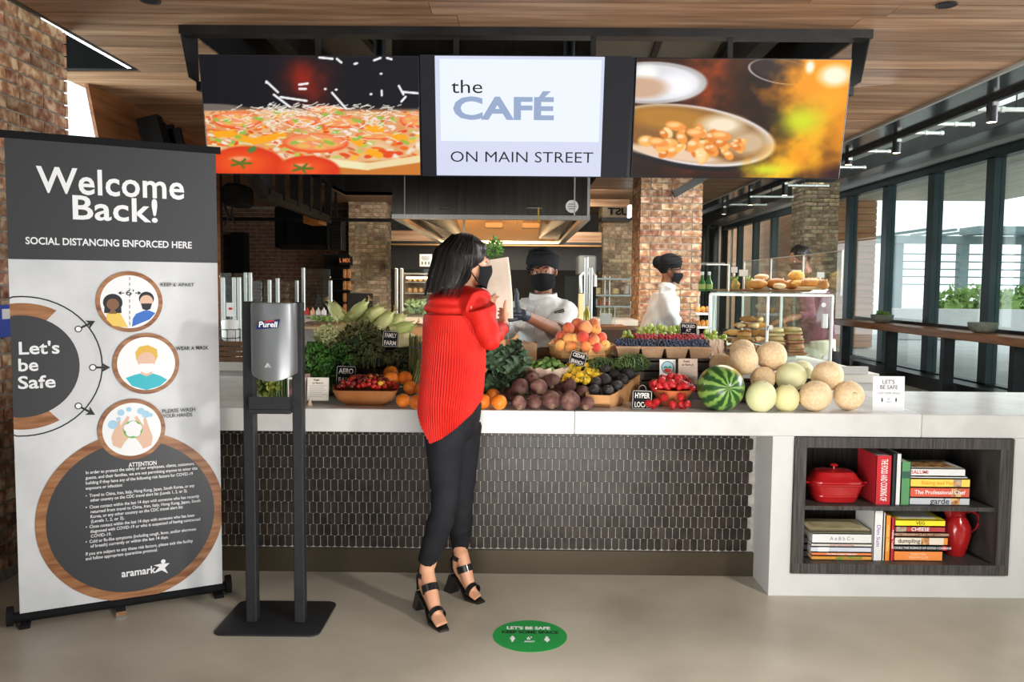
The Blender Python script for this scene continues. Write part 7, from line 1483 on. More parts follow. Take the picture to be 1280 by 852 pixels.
chalk(432.5, 469, 25, 24, 4.20, 'AERO\nFARM', 'small chalkboard sign reading aero farm stuck behind the tomatoes', 0.03)
chalk(488, 423.5, 20, 20, 4.22, 'FAMILY\nFARM', 'small chalkboard sign reading family farm hanging on the corn pile', 0.05)
chalk(722.5, 448, 21, 17, 4.30, 'CEDAR\nBRANCH', 'small tilted chalkboard sign reading cedar branch under the peach basket', 0.28)
chalk(860.5, 412.5, 22, 19, 4.66, 'PICKED\nAT\nSTATE', 'small chalkboard sign with three words standing among the grapes', 0.04)
chalk(802.5, 499.5, 25, 24, 3.985, 'HYPER\nLOCAL', 'small chalkboard sign reading hyper local standing on the counter edge', 0.03, 0.05)
# --- printed cards
card_b = pm('kraft_card', (0.46, 0.34, 0.27), (0.52, 0.39, 0.31), scale=6, rough=0.7); serif = INK
def card(cx, cy, w, h, Y, m_, lab, lines=9, title=True, roll=0.0):
    c = P(cx, cy, Y); M = basis(c, (math.cos(roll), 0, -math.sin(roll)), (math.sin(roll), 0.12, math.cos(roll))); t = thing('info_card', lab, 'card', c, rot=M.to_euler()); s = Y/F_PX; W, H = w*s/2, h*s/2
    MB().box(-W, W, -H, H, -0.003, 0).build('card', m_, t, local=True, smooth=False)
    if title:
        text('card_title', 'Fresh', wm(t) @ Matrix.Translation((-W*0.15, H*0.78, 0.0008)), H*0.22, serif, t, bold=0.03); text('card_title', 'to Farm Jr.', wm(t) @ Matrix.Translation((0, H*0.52, 0.0008)), H*0.22, serif, t, bold=0.03)
        for i in range(lines): y = H*(0.28-1.1*i/lines); MB().add([(-W*0.78, y, .0006), (W*(0.75-0.25*((i*7) % 3)/2), y, .0006), (W*(0.75-0.25*((i*7) % 3)/2), y+H*0.035, .0006), (-W*0.78, y+H*0.035, .0006)], [(0, 1, 2, 3)]).build('print_line', GRYI, t, local=True, smooth=False)
    return t, W, H
card(397.5, 486, 27, 29, 4.06, pm('cream_card', (0.66, 0.62, 0.55), rough=0.6), 'cream information card with small print left of the tomato bowl')
card(860, 464, 24, 32, 4.20, card_b, 'brown information card standing behind the strawberries')
t, W, H = card(834.5, 459, 20, 20, 4.24, cup_w, 'white card with a round farm emblem behind the strawberries', title=False)
for r_, m_, z in ((0.80, pm('emblem_green', (0.02, 0.10, 0.05), rough=0.5), .0006), (0.70, pm('emblem_sky', (0.30, 0.52, 0.62), rough=0.5), .0010)): MB().add([(W*r_*math.cos(2*PI*i/28), H*r_*math.sin(2*PI*i/28), z) for i in range(28)], [tuple(range(28))]).build('emblem_disc', m_, t, local=True, smooth=False)
MB().add([(-W*.62, -H*.1, .0014), (W*.62, -H*.1, .0014), (W*.3, H*.2, .0014), (0, H*.05, .0014), (-W*.3, H*.22, .0014)], [(0, 1, 2, 3, 4)]).build('emblem_hills', pm('emblem_hill', (0.05, 0.22, 0.10), rough=0.5), t, local=True, smooth=False)
MB().add([(-W*.55, -H*.42, .0018), (-W*.2, -H*.64, .0018), (W*.2, -H*.64, .0018), (W*.55, -H*.42, .0018), (W*.3, -H*.15, .0018), (-W*.3, -H*.15, .0018)], [(0, 1, 2, 3, 4, 5)]).build('emblem_fruit', straw, t, local=True, smooth=False)
c = P(371, 486, 4.10); t = thing('framed_tablet', 'white framed picture standing on the counter behind the sanitizer post', 'frame', c, rot=(-0.15, 0, 0.3)); MB().bbox(-0.045, 0.045, -0.004, 0.004, -0.07, 0.06, 0.002).build('frame', cup_w, t, local=True); MB().box(-0.038, 0.038, -0.0055, -0.004, -0.06, 0.05).build('picture', pm('dim_photo', (0.02, 0.04, 0.02), (0.20, 0.08, 0.08), scale=30, rough=0.2), t, local=True, smooth=False)
card(383, 484, 12, 34, 4.12, pm('pink_card', (0.50, 0.30, 0.26), rough=0.6), 'narrow pinkish card between the tablet and the cream card', title=False, roll=-0.12)
q = P(386, 506, 3.98); MB().lathe([(0.014, 0), (0.013, 0.004), (0.008, 0.018), (0.004, 0.03), (0.001, 0.032)], 14, c=(q.x, 4.0, CT)).build('garlic_bulb', paper_l, label='small pale garlic bulb on the counter edge by the black post', cat='garlic')
# --- greens
def leafmesh(L, Wd, curl, ruff, seed, nu=10, nv=8):
    g = random.Random(seed); ph = g.uniform(0, 6)
    mb = MB()
    def f(u, v):
        w = Wd*math.sin(PI*min(1, (0.08+u*0.92)))**0.6*(0.5+0.5*u)*1.3; s = (v-0.5)*2
        z = curl*u*u*L*0.6 + ruff*abs(s)**1.5*math.sin(u*26+ph+s*3)*Wd*0.35 + abs(s)*Wd*0.25
        return Vector((s*w*0.5, u*L, z))
    return mb.grid(f, nu, nv)
kale_m = pm('kale_leaf', (0.025, 0.065, 0.035), (0.10, 0.18, 0.09), scale=30, rough=0.5, rand=0.3, bump=0.6, bscale=60)
kt = thing('kale_bunch', 'dark green curly kale right beside the red blouse', 'kale', P(628, 470, 4.25))
kvar = []
for s in range(3): o = leafmesh(0.17, 0.12, -0.5, 0.75, s, 16, 12).build('kale_leaf', kale_m, local=True, angle=180); kvar.append(o.data); bpy.data.objects.remove(o)
g = random.Random(3); KO = Vector(kt.location)
for i in range(34):
    c = P(g.uniform(604, 656), g.uniform(436, 500), g.uniform(4.16, 4.34)); e = (g.uniform(0.3, 1.5), g.uniform(-0.7, 0.7), g.uniform(-0.9, 0.9))
    shared('kale_leaf', kvar[i % 3], kt, Vector((c.x-KO.x, c.y-KO.y, max(c.z-0.06, CT+0.035)-KO.z)), rot=e, scale=(g.uniform(0.55, 0.85),)*3)
def bush(name, lab, cat, boxpx, n, size, m_, seed, Y0, Y1, stems=True, up=0.6, core=True, cm_=None):
    g = random.Random(seed); c = P((boxpx[0]+boxpx[2])/2, (boxpx[1]+boxpx[3])/2, (Y0+Y1)/2); t = thing(name, lab, cat, (c.x, c.y, CT)); mb = MB(); st_ = MB()
    xc, yc = (boxpx[0]+boxpx[2])/2, (boxpx[1]+boxpx[3])/2; rx, ry = (boxpx[2]-boxpx[0])/2, (boxpx[3]-boxpx[1])/2
    for i in range(n):
        a = g.uniform(0, 6.28); q_ = g.random()**0.45; p = P(xc+rx*q_*math.cos(a), yc+ry*q_*math.sin(a), g.uniform(Y0, Y1))
        d = Vector((g.gauss(0, 1), g.gauss(0, 1), g.gauss(0, 1)+up)).normalized(); b = d.orthogonal().normalized(); s = size*g.uniform(0.6, 1.4)
        mb.add([p, p+d*s*.5+b*s*.35, p+d*s, p+d*s*.5-b*s*.35], [(0, 1, 2), (0, 2, 3)]); b2 = d.cross(b); mb.add([p, p+d*s*.4+b2*s*.3, p+d*s*.9, p+d*s*.4-b2*s*.3], [(0, 1, 2), (0, 2, 3)])
    mb.build('leaves', m_, t, smooth=False, angle=180)
    if stems:
        for i in range(22):
            x = xc+rx*g.uniform(-0.8, 0.8); p1 = P(x, yc-ry*g.uniform(0.1, 0.8), (Y0+Y1)/2+g.uniform(-.05, .05)); p0 = Vector((p1.x+g.uniform(-.02, .02), p1.y, max(CT, p1.z-(0.05 if size < 0.015 else 0.16)))); st_.tube([p0, p0.lerp(p1, .5)+Vector((.006, 0, 0)), p1], 0.0018, 5)
        st_.build('stems', stem_g, t)
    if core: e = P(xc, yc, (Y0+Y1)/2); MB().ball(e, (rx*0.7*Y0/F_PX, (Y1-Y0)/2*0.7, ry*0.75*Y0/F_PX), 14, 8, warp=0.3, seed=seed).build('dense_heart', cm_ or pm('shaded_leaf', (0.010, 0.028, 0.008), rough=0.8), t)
    return t
pars = pm('parsley_leaf', (0.020, 0.075, 0.012), (0.07, 0.19, 0.03), scale=12, rough=0.5)
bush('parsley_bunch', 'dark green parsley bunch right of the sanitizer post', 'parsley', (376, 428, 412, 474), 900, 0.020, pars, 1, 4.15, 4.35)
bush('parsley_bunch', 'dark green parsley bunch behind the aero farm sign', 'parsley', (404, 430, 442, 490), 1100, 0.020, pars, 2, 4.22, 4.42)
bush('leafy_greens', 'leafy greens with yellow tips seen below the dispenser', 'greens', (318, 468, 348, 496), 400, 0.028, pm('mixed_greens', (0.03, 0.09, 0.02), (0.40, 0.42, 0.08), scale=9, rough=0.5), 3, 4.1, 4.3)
cel = thing('spring_onions', 'upright green onion stalks seen below the dispenser', 'onions', (P(355, 480, 4.15).x, 4.15, CT)); 
for i in range(9): x = P(346+i*2.1, 480, 4.15).x; MB().tube([(x, 4.15+0.01*(i % 3), CT), (x, 4.15+0.01*(i % 3), P(350, 466, 4.15).z)], 0.0045, 8).build('stalk', pm('onion_green', (0.12, 0.22, 0.06), (0.32, 0.42, 0.18), scale=3, rough=0.4, rand=0.2), cel)
herb = pm('thyme_leaf', (0.05, 0.09, 0.03), (0.14, 0.20, 0.07), scale=12, rough=0.6)
bush('thyme_bunch', 'low sprigs of thyme below the peach basket', 'herbs', (735, 447, 772, 464), 700, 0.012, herb, 5, 4.28, 4.40); bush('rosemary_bunch', 'spiky rosemary sprigs in front of the berry crate', 'herbs', (768, 443, 812, 464), 800, 0.013, herb, 6, 4.26, 4.33)
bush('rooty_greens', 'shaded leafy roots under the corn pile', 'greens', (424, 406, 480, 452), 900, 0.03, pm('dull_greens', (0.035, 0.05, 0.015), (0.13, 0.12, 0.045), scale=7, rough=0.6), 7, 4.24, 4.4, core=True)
bush('curly_endive', 'pale frizzy endive at the left of the corn pile', 'greens', (393, 407, 428, 434), 800, 0.018, pm('endive_leaf', (0.40, 0.44, 0.18), (0.68, 0.66, 0.40), scale=7, rough=0.5), 8, 4.3, 4.5, cm_=pm('endive_heart', (0.45, 0.45, 0.22), rough=0.6))
bush('fennel_fronds', 'white stalked greens sticking out left of the endive', 'greens', (398, 424, 420, 442), 300, 0.02, pm('pale_frond', (0.50, 0.52, 0.34), (0.70, 0.70, 0.52), scale=7, rough=0.5), 9, 4.36, 4.46, core=False)
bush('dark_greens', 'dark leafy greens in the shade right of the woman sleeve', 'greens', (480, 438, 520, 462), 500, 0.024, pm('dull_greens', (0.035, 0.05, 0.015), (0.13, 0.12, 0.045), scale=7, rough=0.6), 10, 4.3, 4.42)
# corn ears and squash in husks
husk = pm('corn_husk', (0.30, 0.38, 0.10), (0.62, 0.62, 0.30), scale=5, stretch=(6, 6, 0.8), rough=0.55, rand=0.15); silk = pm('corn_silk', (0.45, 0.33, 0.14), (0.20, 0.11, 0.05), scale=20, rough=0.8)
CORN = [(420, 388, 15, 0.75, 'pale corn ear at the upper left of the vegetable pile pointing left'), (448, 388, 16, -0.75, 'green corn ear upright at the top of the pile'), (463, 397, 20, -0.75, 'bright green corn ear slanting right at the front of the pile'), (480, 402, 17, -0.7, 'corn ear slanting right behind the family farm sign'), (436, 398, 14, 1.1, 'small corn ear in the middle of the pile'), (494, 402, 16, -0.9, 'yellow tipped corn ear at the right of the pile'), (503, 411, 17, -1.2, 'rounded green corn ear lying at the far right of the pile'), (470, 391, 13, -1.1, 'corn ear at the back of the pile with leafy tip')]
for i, (px, py, L_, a, lab) in enumerate(CORN):
    c = P(px, py, 4.40 + 0.02*(i % 3)); l = L_*4.4/F_PX; t = thing('corn_ear', lab, 'corn', c, rot=(-0.25, -a, 0)); 
    MB().loft([[(r_*l*math.cos(2*PI*k/14), r_*l*math.sin(2*PI*k/14), z*l) for k in range(14)] for r_, z in ((0.14, -1.0), (0.38, -0.8), (0.52, -0.35), (0.54, 0.1), (0.40, 0.6), (0.12, 0.9))]).build('husk', husk, t, local=True)
    for k in range(5):
        b = k*1.26; 
        def f(u, v, b=b): w = (v-0.5)*1.2*(1-u*0.75); r_ = 0.57-0.22*u+0.06*math.sin(u*3+k); return Vector((r_*l*math.cos(b+w), r_*l*math.sin(b+w), (-0.9+1.95*u)*l))
        MB().grid(f, 7, 4).build('husk_leaf', husk, t, local=True)
    sm = MB()
    for k in range(10): b = k*0.63; sm.tube([(0, 0, l), (0.1*l*math.cos(b), 0.1*l*math.sin(b), 1.25*l), (0.3*l*math.cos(b), 0.3*l*math.sin(b), 1.4*l)], 0.0012, 4)
    sm.build('silk', silk, t, local=True)
for i, (px, py, rx, ry, m_, lab) in enumerate(((436, 412, 22, 9, yhdew, 'long pale squash lying across the front of the corn pile'), (505, 425, 15, 9, yhdew, 'pale yellow root vegetable right of the family farm sign'), (452, 445, 8, 6, pch2, 'yellowish root half hidden among the shaded greens'))):
    c, a, b = at(px, py, rx, 4.36, ry); fruit('squash', lab, 'squash', c, b, a, m_, None, [('stem', lambda x, z: MB().lathe([(0.006, z*0.97), (0.005, z*1.08), (0.001, z*1.09)], 8), stem_g)], warp=0.08, seed=i, rot=(0, 1.35, 0.1))
riser('wooden_riser', 'dark slatted crate under the corn pile', P(440, 440, 4.45).x, P(520, 440, 4.45).x, 4.40, 4.80, P(470, 432, 4.40).z)
# asparagus
asp = pm('asparagus', (0.08, 0.10, 0.025), (0.22, 0.22, 0.075), scale=9, rough=0.5, rand=0.25); 
for b_, (x0, x1, yt, yb, Y, lean, lab) in enumerate(((512, 534, 416, 462, 4.28, 0.0, 'upright bundle of asparagus just left of the woman in red'), (519, 533, 446, 480, 4.14, 0.4, 'slanting asparagus bundle in front of the upright one'))):
    t = thing('asparagus_bundle', lab, 'asparagus', P((x0+x1)/2, yb, Y)); g = random.Random(b_)
    for k in range(22):
        u = g.random(); p0 = P(x0+(x1-x0)*u - lean*16, yb, Y+g.uniform(-.02, .05)); p1 = P(x0+(x1-x0)*u + lean*10 + g.uniform(-1, 1), yt+g.uniform(-2, 5), Y+g.uniform(-.02, .05)); MB().tube([p0, p0.lerp(p1, 0.8), p0.lerp(p1, 0.93), p1], [0.005, 0.0048, 0.006, 0.001], 8).build('spear', asp, t)
    if not b_: MB().tube([P(511, 433, Y-0.03), P(523, 435, Y-0.035), P(535, 433, Y-0.03)], 0.003, 6).build('blue_band', pm('band_violet', (0.10, 0.09, 0.22), rough=0.5), t)
# paper bags behind the kale
for i, (x0, y0, x1, y1, Y, m_, lab) in enumerate(((631, 426, 652, 438, 4.60, paper, 'small brown paper box with twine handle behind the kale'), (622, 437, 655, 462, 4.50, pm('shaded_kraft', (0.20, 0.13, 0.08), (0.28, 0.19, 0.12), scale=9, rough=0.8), 'dark brown bag behind the kale below the twine handled box'), (653, 428, 671, 456, 4.46, paper, 'open crumpled brown paper bag left of the sprouts'), (668, 435, 692, 452, 4.62, pm('shaded_kraft', (0.20, 0.13, 0.08), (0.28, 0.19, 0.12), scale=9, rough=0.8), 'brown paper bag in the shade left of the peach basket'))):  # shaded_kraft is kraft paper with the shade put into its colour
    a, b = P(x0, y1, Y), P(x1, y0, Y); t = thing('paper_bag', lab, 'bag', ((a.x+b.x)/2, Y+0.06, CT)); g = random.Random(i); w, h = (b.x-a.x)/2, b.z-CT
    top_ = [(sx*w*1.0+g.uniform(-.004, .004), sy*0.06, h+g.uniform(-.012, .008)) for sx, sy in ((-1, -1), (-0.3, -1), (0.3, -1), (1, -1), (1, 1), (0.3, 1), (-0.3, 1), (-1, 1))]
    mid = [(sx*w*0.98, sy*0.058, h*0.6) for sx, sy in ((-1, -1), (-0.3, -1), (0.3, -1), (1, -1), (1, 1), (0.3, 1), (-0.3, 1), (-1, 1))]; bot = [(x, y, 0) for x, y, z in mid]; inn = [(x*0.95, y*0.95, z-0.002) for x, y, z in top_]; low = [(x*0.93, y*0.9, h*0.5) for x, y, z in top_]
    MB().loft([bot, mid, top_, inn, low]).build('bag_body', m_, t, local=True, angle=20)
    if i == 0: MB().tube([(-0.03, 0, h), (-0.028, 0, h+0.03), (0, 0, h+0.052), (0.028, 0, h+0.03), (0.03, 0, h)], 0.002, 6).build('twine_handle', paper_l, t, local=True)
MB().box(-1.34, -1.0, 4.36, 4.8, CT, CT+0.10).build('display_block', crate_m, smooth=False, label='low dark block under the parsley and endive', cat='block')
riser('wooden_riser', 'dark slatted crate supporting the rear melons', P(890, 470, 4.3).x, P(1010, 470, 4.3).x, 4.24, 4.52, P(930, 470, 4.25).z-0.01)
# ------------------------------------------------------------------ people
skin_a = pm('warm_brown_skin', (0.50, 0.245, 0.145), (0.58, 0.30, 0.18), scale=9, rough=0.45, sss=0.08)
skin_b = pm('deep_brown_skin', (0.20, 0.075, 0.038), (0.27, 0.11, 0.06), scale=9, rough=0.42, sss=0.08)
redc = pm('red_blouse_fabric', (0.46, 0.010, 0.006), (0.54, 0.015, 0.008), scale=12, rough=0.6, spec=0.2)
hair_m = pm('black_hair', (0.006, 0.005, 0.005), (0.020, 0.016, 0.014), scale=5, rough=0.36, bump=0.25, bscale=60, stretch=(3, 3, 0.5), spec=0.22)
blkc = pm('black_cloth', (0.010, 0.010, 0.012), (0.018, 0.018, 0.021), scale=12, rough=0.85, bump=0.2, bscale=40, spec=0.15)
pantm = pm('black_trouser', (0.008, 0.008, 0.010), (0.013, 0.013, 0.016), scale=12, rough=0.8, bump=0.25, bscale=12, spec=0.15)
maskm = pm('black_mask', (0.007, 0.007, 0.009), rough=0.85, spec=0.15); glove_m = pm('nitrile_glove', (0.018, 0.024, 0.034), (0.035, 0.045, 0.06), scale=20, rough=0.35, bump=0.3, bscale=80)
jack = pm('white_jacket', (0.66, 0.66, 0.65), (0.76, 0.76, 0.75), scale=4, rough=0.8, bump=0.7, bscale=9)
jack2 = pm('grey_white_jacket', (0.56, 0.57, 0.57), (0.66, 0.67, 0.67), scale=4, rough=0.8, bump=0.7, bscale=9)
leather = pm('black_leather', (0.008, 0.008, 0.009), rough=0.28, coat=0.3)
eye_w, eye_d = pm('eye_white', (0.50, 0.45, 0.41), rough=0.4, spec=0.2), pm('dark_iris', (0.012, 0.008, 0.006), rough=0.1)
def frame_of(f, pitch=0.0, roll=0.0):
    """head frame: columns forward, left, up"""
    f = Vector(f).normalized(); l = Vector((0, 0, 1)).cross(f).normalized(); u = f.cross(l)
    M = Matrix(((f.x, l.x, u.x), (f.y, l.y, u.y), (f.z, l.z, u.z)))
    return M @ rmat(roll, pitch, 0)
def head(mb, c, R, s=1.0, ears=True):
    c = Vector(c); q = lambda x, y, z: c + R @ Vector((x, y, z))*s
    def e(x, y, z, a, b, h): mb.ball(q(x, y, z), (a*s, b*s, h*s), 20, 12, M=R)
    e(-0.012, 0, 0.028, 0.096, 0.076, 0.088); e(0.030, 0, -0.012, 0.062, 0.062, 0.082); e(0.036, 0, -0.062, 0.048, 0.046, 0.042); e(0.062, 0, -0.082, 0.024, 0.022, 0.020); e(0.0, 0, -0.03, 0.075, 0.062, 0.07)
    mb.tube([q(0.088, 0, 0.008), q(0.108, 0, -0.022)], [0.009*s, 0.013*s], 8); e(0.084, 0, -0.052, 0.016, 0.024, 0.009); e(0.074, 0.03, 0.018, 0.018, 0.02, 0.008); e(0.074, -0.03, 0.018, 0.018, 0.02, 0.008)
    if ears:
        for y in (-1, 1): e(-0.012, y*0.078, -0.006, 0.016, 0.009, 0.030)
def eyes(par, c, R, s=1.0):
    for y, nm in ((0.030, 'left'), (-0.030, 'right')):
        p = Vector(c) + R @ Vector((0.0765, y, 0.002))*s; MB().ball(p, 0.0094*s, 12, 8).build('eye', eye_w, par); MB().ball(p + R @ Vector((-0.0012, 0, 0.0042))*s, 0.0108*s, 12, 8).build('eyelid', par.children[0].data.materials[0], par); p2 = p + R @ Vector((0.0062, 0, 0))*s; MB().ball(p2, 0.0056*s, 10, 6).build('iris', eye_d, par)
        a = [Vector(c) + R @ Vector((0.088, y-0.018, 0.022))*s, Vector(c) + R @ Vector((0.094, y, 0.027))*s, Vector(c) + R @ Vector((0.086, y+0.018, 0.022))*s]; MB().tube(a, [0.002*s, 0.003*s, 0.0015*s], 6).build('eyebrow', eye_d, par)
def face_mask(par, c, R, s=1.0, m=None):
    """folded cloth mask over nose and chin with ear loops"""
    c = Vector(c); q = lambda x, y, z: c + R @ Vector((x, y, z))*s
    def f(u, v):
        a = (u-0.5)*2.4; z = -0.004 - 0.112*v; rr_ = 0.100 + 0.020*math.exp(-(a/0.45)**2)*math.exp(-((v-0.25)/0.38)**2) - 0.016*abs(v-0.35)*abs(a); z += -0.018*abs(a)*(0.5-v)*1.6
        return q(rr_*math.cos(a)*1.0 - 0.0 + 0.004, 0.84*rr_*math.sin(a), z)
    MB().grid(f, 20, 12).build('face_mask', maskm if m is None else m, par, angle=180)
    for y in (-1, 1): MB().tube([q(0.05, y*0.071, -0.024), q(0.012, y*0.080, -0.004), q(-0.018, y*0.083, 0.008), q(-0.020, y*0.082, -0.03), q(0.02, y*0.072, -0.07), q(0.035, y*0.067, -0.088)], 0.0026*s, 6).build('ear_loop', maskm, par)
def hand(mb, w, d, n, s=1.0, thumb=1, curl=0.6, spread=0.12, th_up=0.9):
    """w wrist, d finger direction, n palm normal, thumb +1/-1 side"""
    w = Vector(w); d = Vector(d).normalized(); n = Vector(n); n = (n - d*d.dot(n)).normalized(); side = d.cross(n)*thumb
    for i, (o, L) in enumerate(((0.028, 0.072), (0.009, 0.080), (-0.010, 0.074), (-0.027, 0.058))):
        a = w + side*o*0.55*s; k = w + (d*0.088 + side*o*1.05)*s; mb.tube([a, k], [0.013*s, 0.0115*s], 8)
        dd = (d + side*o*spread*30*0.35).normalized(); p = k; ang = 0.25*curl; r_ = 0.0092*s
        pts = [k]; rad = [0.0105*s]
        for seg in (0.46, 0.30, 0.24): ang += curl*0.75; dv = dd*math.cos(ang) + n*math.sin(ang); p = p + dv*L*seg*s; pts.append(p); r_ *= 0.9; rad.append(r_)
        mb.tube(pts, rad, 8); mb.ball(pts[-1], rad[-1], 8, 6)
    b = w + (d*0.025 + side*0.024)*s; t1 = b + (d*0.022*(1-th_up*0.5) + side*(0.032+0.012*th_up) + n*0.008)*s; t2 = t1 + (d*0.012*(1-th_up) + side*0.030)*s + n*0.006*s; t3 = t2 + (d*0.006 + side*0.022)*s
    mb.tube([w+d*0.01*s, b, t1, t2, t3], [0.016*s, 0.016*s, 0.0125*s, 0.011*s, 0.0085*s], 8); mb.ball(t3, 0.0085*s, 8, 6)
    mb.tube([w, w+d*0.05*s], [0.021*s, 0.024*s], 10, flat=0.6)
def limb(mb, pts, R, n=14): mb.tube(pts, R, n); [mb.ball(p, r, 12, 8) for p, r in zip(pts[1:-1], R[1:-1])]; return mb

# ---- the customer in red
wl_ = thing('person', 'person in a red pleated blouse and black trousers reaching over the counter, seen from behind', 'person', (P(560, 600, 3.66).x, 3.66, 0))
hc = P(584, 327, 3.68); Rh = frame_of((0.93, 0.34, -0.03), 0.05)
sR, eR, wR = P(600, 383, 3.57), P(612, 424, 3.60), P(629, 407, 3.84); sL, eL, wL = P(546, 380, 3.78), P(588, 415, 3.98), P(606, 396, 4.12)
pel = P(566, 515, 3.68); chest = P(571, 412, 3.68); nk = P(577, 371, 3.68)
H1, T1 = PZ(528, 763), PZ(553, 787); H2, T2 = PZ(570, 741), PZ(597, 752)
def foot_pts(H, T): d = (T-H); return H + d*0.20 + Vector((0, 0, 0.205)), H + d*0.08 + Vector((0, 0, 0.128)), H + d*0.70 + Vector((0, 0, 0.045)), H + d*0.95 + Vector((0, 0, 0.030))
bm_ = MB(); head(bm_, hc, Rh, 0.98)
limb(bm_, [nk - Vector((0, 0, 0.04)), nk + Vector((0, 0, .02)), hc - Vector((0, 0, 0.04))], [0.06, 0.052, 0.052])
limb(bm_, [pel, P(568, 468, 3.68), chest, nk - Vector((0, 0, 0.05))], [0.125, 0.105, 0.12, 0.07]); bm_.tube([sL, sR], 0.055, 12)
limb(bm_, [sR, eR, wR], [0.052, 0.040, 0.025]); limb(bm_, [sL, eL, wL], [0.052, 0.038, 0.025])
hand(bm_, wR, (0.15, 0.9, 0.35), (-0.9, 0.1, 0.2), 0.92, thumb=1, curl=0.5); hand(bm_, wL, (0.2, 0.6, 0.5), (0.6, -0.4, 0.1), 0.92, thumb=-1, curl=0.4)
LEG = []
for (hp, kn, H, T) in ((P(556, 528, 3.63), P(556, 632, 3.60), H1, T1), (P(577, 528, 3.75), P(575, 632, 3.76), H2, T2)):
    an, he, ball_, toe = foot_pts(H, T); limb(bm_, [hp, kn, an], [0.085, 0.052, 0.034]); d = (T-H).normalized(); sd = Vector((-d.y, d.x, 0))
    limb(bm_, [an, he.lerp(an, 0.35), he], [0.033, 0.032, 0.027]); limb(bm_, [an + d*0.01, an.lerp(ball_, 0.5) + Vector((0, 0, 0.004)), ball_], [0.033, 0.033, 0.026]); limb(bm_, [he, he.lerp(ball_, 0.55), ball_], [0.026, 0.024, 0.024])
    for k, o in enumerate((-0.026, -0.012, 0.001, 0.013, 0.024)): o2 = o*(1 if H is H1 else 1); bm_.tube([ball_ + sd*o2*0.8, toe + sd*o2 - d*0.004*abs(k-1), toe + sd*o2 + d*(0.022-0.004*k) - Vector((0, 0, 0.006))], [0.013, 0.009-0.0006*k, 0.0075-0.0006*k], 8)
    LEG.append((hp, kn, an, he, ball_, toe, d, sd, H, T))
remesh(bm_.build('body', skin_a, wl_), 0.0052, 3)
# trousers
tb = MB(); 
for (hp, kn, an, *_r) in LEG: tb.tube([hp, hp.lerp(kn, 0.5), kn, kn.lerp(an, 0.4), an + Vector((0, 0, 0.035))], [0.097, 0.078, 0.060, 0.058, 0.043], 20)
limb(tb, [P(567, 500, 3.68), P(566, 520, 3.68), P(566, 535, 3.68)], [0.13, 0.128, 0.11]); tr0 = remesh(tb.build('trousers', pantm, wl_), 0.008, 5)
a = arr(tr0); a[:, 0] += 0.003*np.sin(a[:, 2]*60 + a[:, 0]*30)*(np.abs(a[:, 2]-0.47) < 0.12); setarr(tr0, a)
# sandals
for (hp, kn, an, he, ball_, toe, d, sd, H, T) in LEG:
    sole = MB(); pts = [he - Vector((0, 0, 0.03)) - d*0.015, he.lerp(ball_, 0.5) - Vector((0, 0, 0.036)), ball_ - Vector((0, 0, 0.028)), toe + d*0.035 - Vector((0, 0, 0.022))]
    rings = []
    for p, w in zip(pts, (0.030, 0.026, 0.040, 0.022)): rings.append([p + sd*w, p - sd*w, p - sd*w - Vector((0, 0, 0.012)), p + sd*w - Vector((0, 0, 0.012))])
    sd_o = sole.loft(rings).build('sandal_sole', leather, wl_, angle=30)
    hb_ = he - Vector((0, 0, 0.036)) - d*0.016; g0 = H - d*0.035; MB().hexa([g0 + sd*.027 - d*.026, g0 - sd*.027 - d*.026, g0 - sd*.027 + d*.024, g0 + sd*.027 + d*.024, hb_ + sd*.027 - d*.02, hb_ - sd*.027 - d*.02, hb_ - sd*.027 + d*.034, hb_ + sd*.027 + d*.034]).build('block_heel', leather, sd_o, smooth=False)
    def strap(c, axis, r, w, nm, th=0.003, par=sd_o):
        axis = axis.normalized(); x = axis.orthogonal().normalized(); y = axis.cross(x); MB().loft([[c + axis*o + (x*math.cos(2*PI*k/24) + y*math.sin(2*PI*k/24))*rr_ for k in range(24)] for o, rr_ in ((-w, r), (-w, r+th), (w, r+th), (w, r))], cap0=False, cap1=False).build(nm, leather, par)
    strap(an - Vector((0, 0, 0.015)) - d*0.002, Vector((0, 0, 1)) + d*0.25, 0.037, 0.011, 'ankle_strap'); strap(ball_ + Vector((0, 0, 0.002)) + d*0.012, d - Vector((0, 0, 0.3)), 0.034, 0.013, 'toe_strap'); strap(an.lerp(ball_, 0.42) + Vector((0, 0, 0.0)), (ball_-an), 0.036, 0.016, 'instep_strap')
    MB().loft([[he + Vector((0, 0, z)) - d*0.006 + (d*-math.cos(t_)*1.0 + sd*math.sin(t_))*(0.032+0.002*(z > 0)) for t_ in [-1.4+2.8*i/12 for i in range(13)]] for z in (-0.03, 0.0, 0.045)], closed=False, cap0=False, cap1=False).build('heel_cup', leather, sd_o, angle=180)
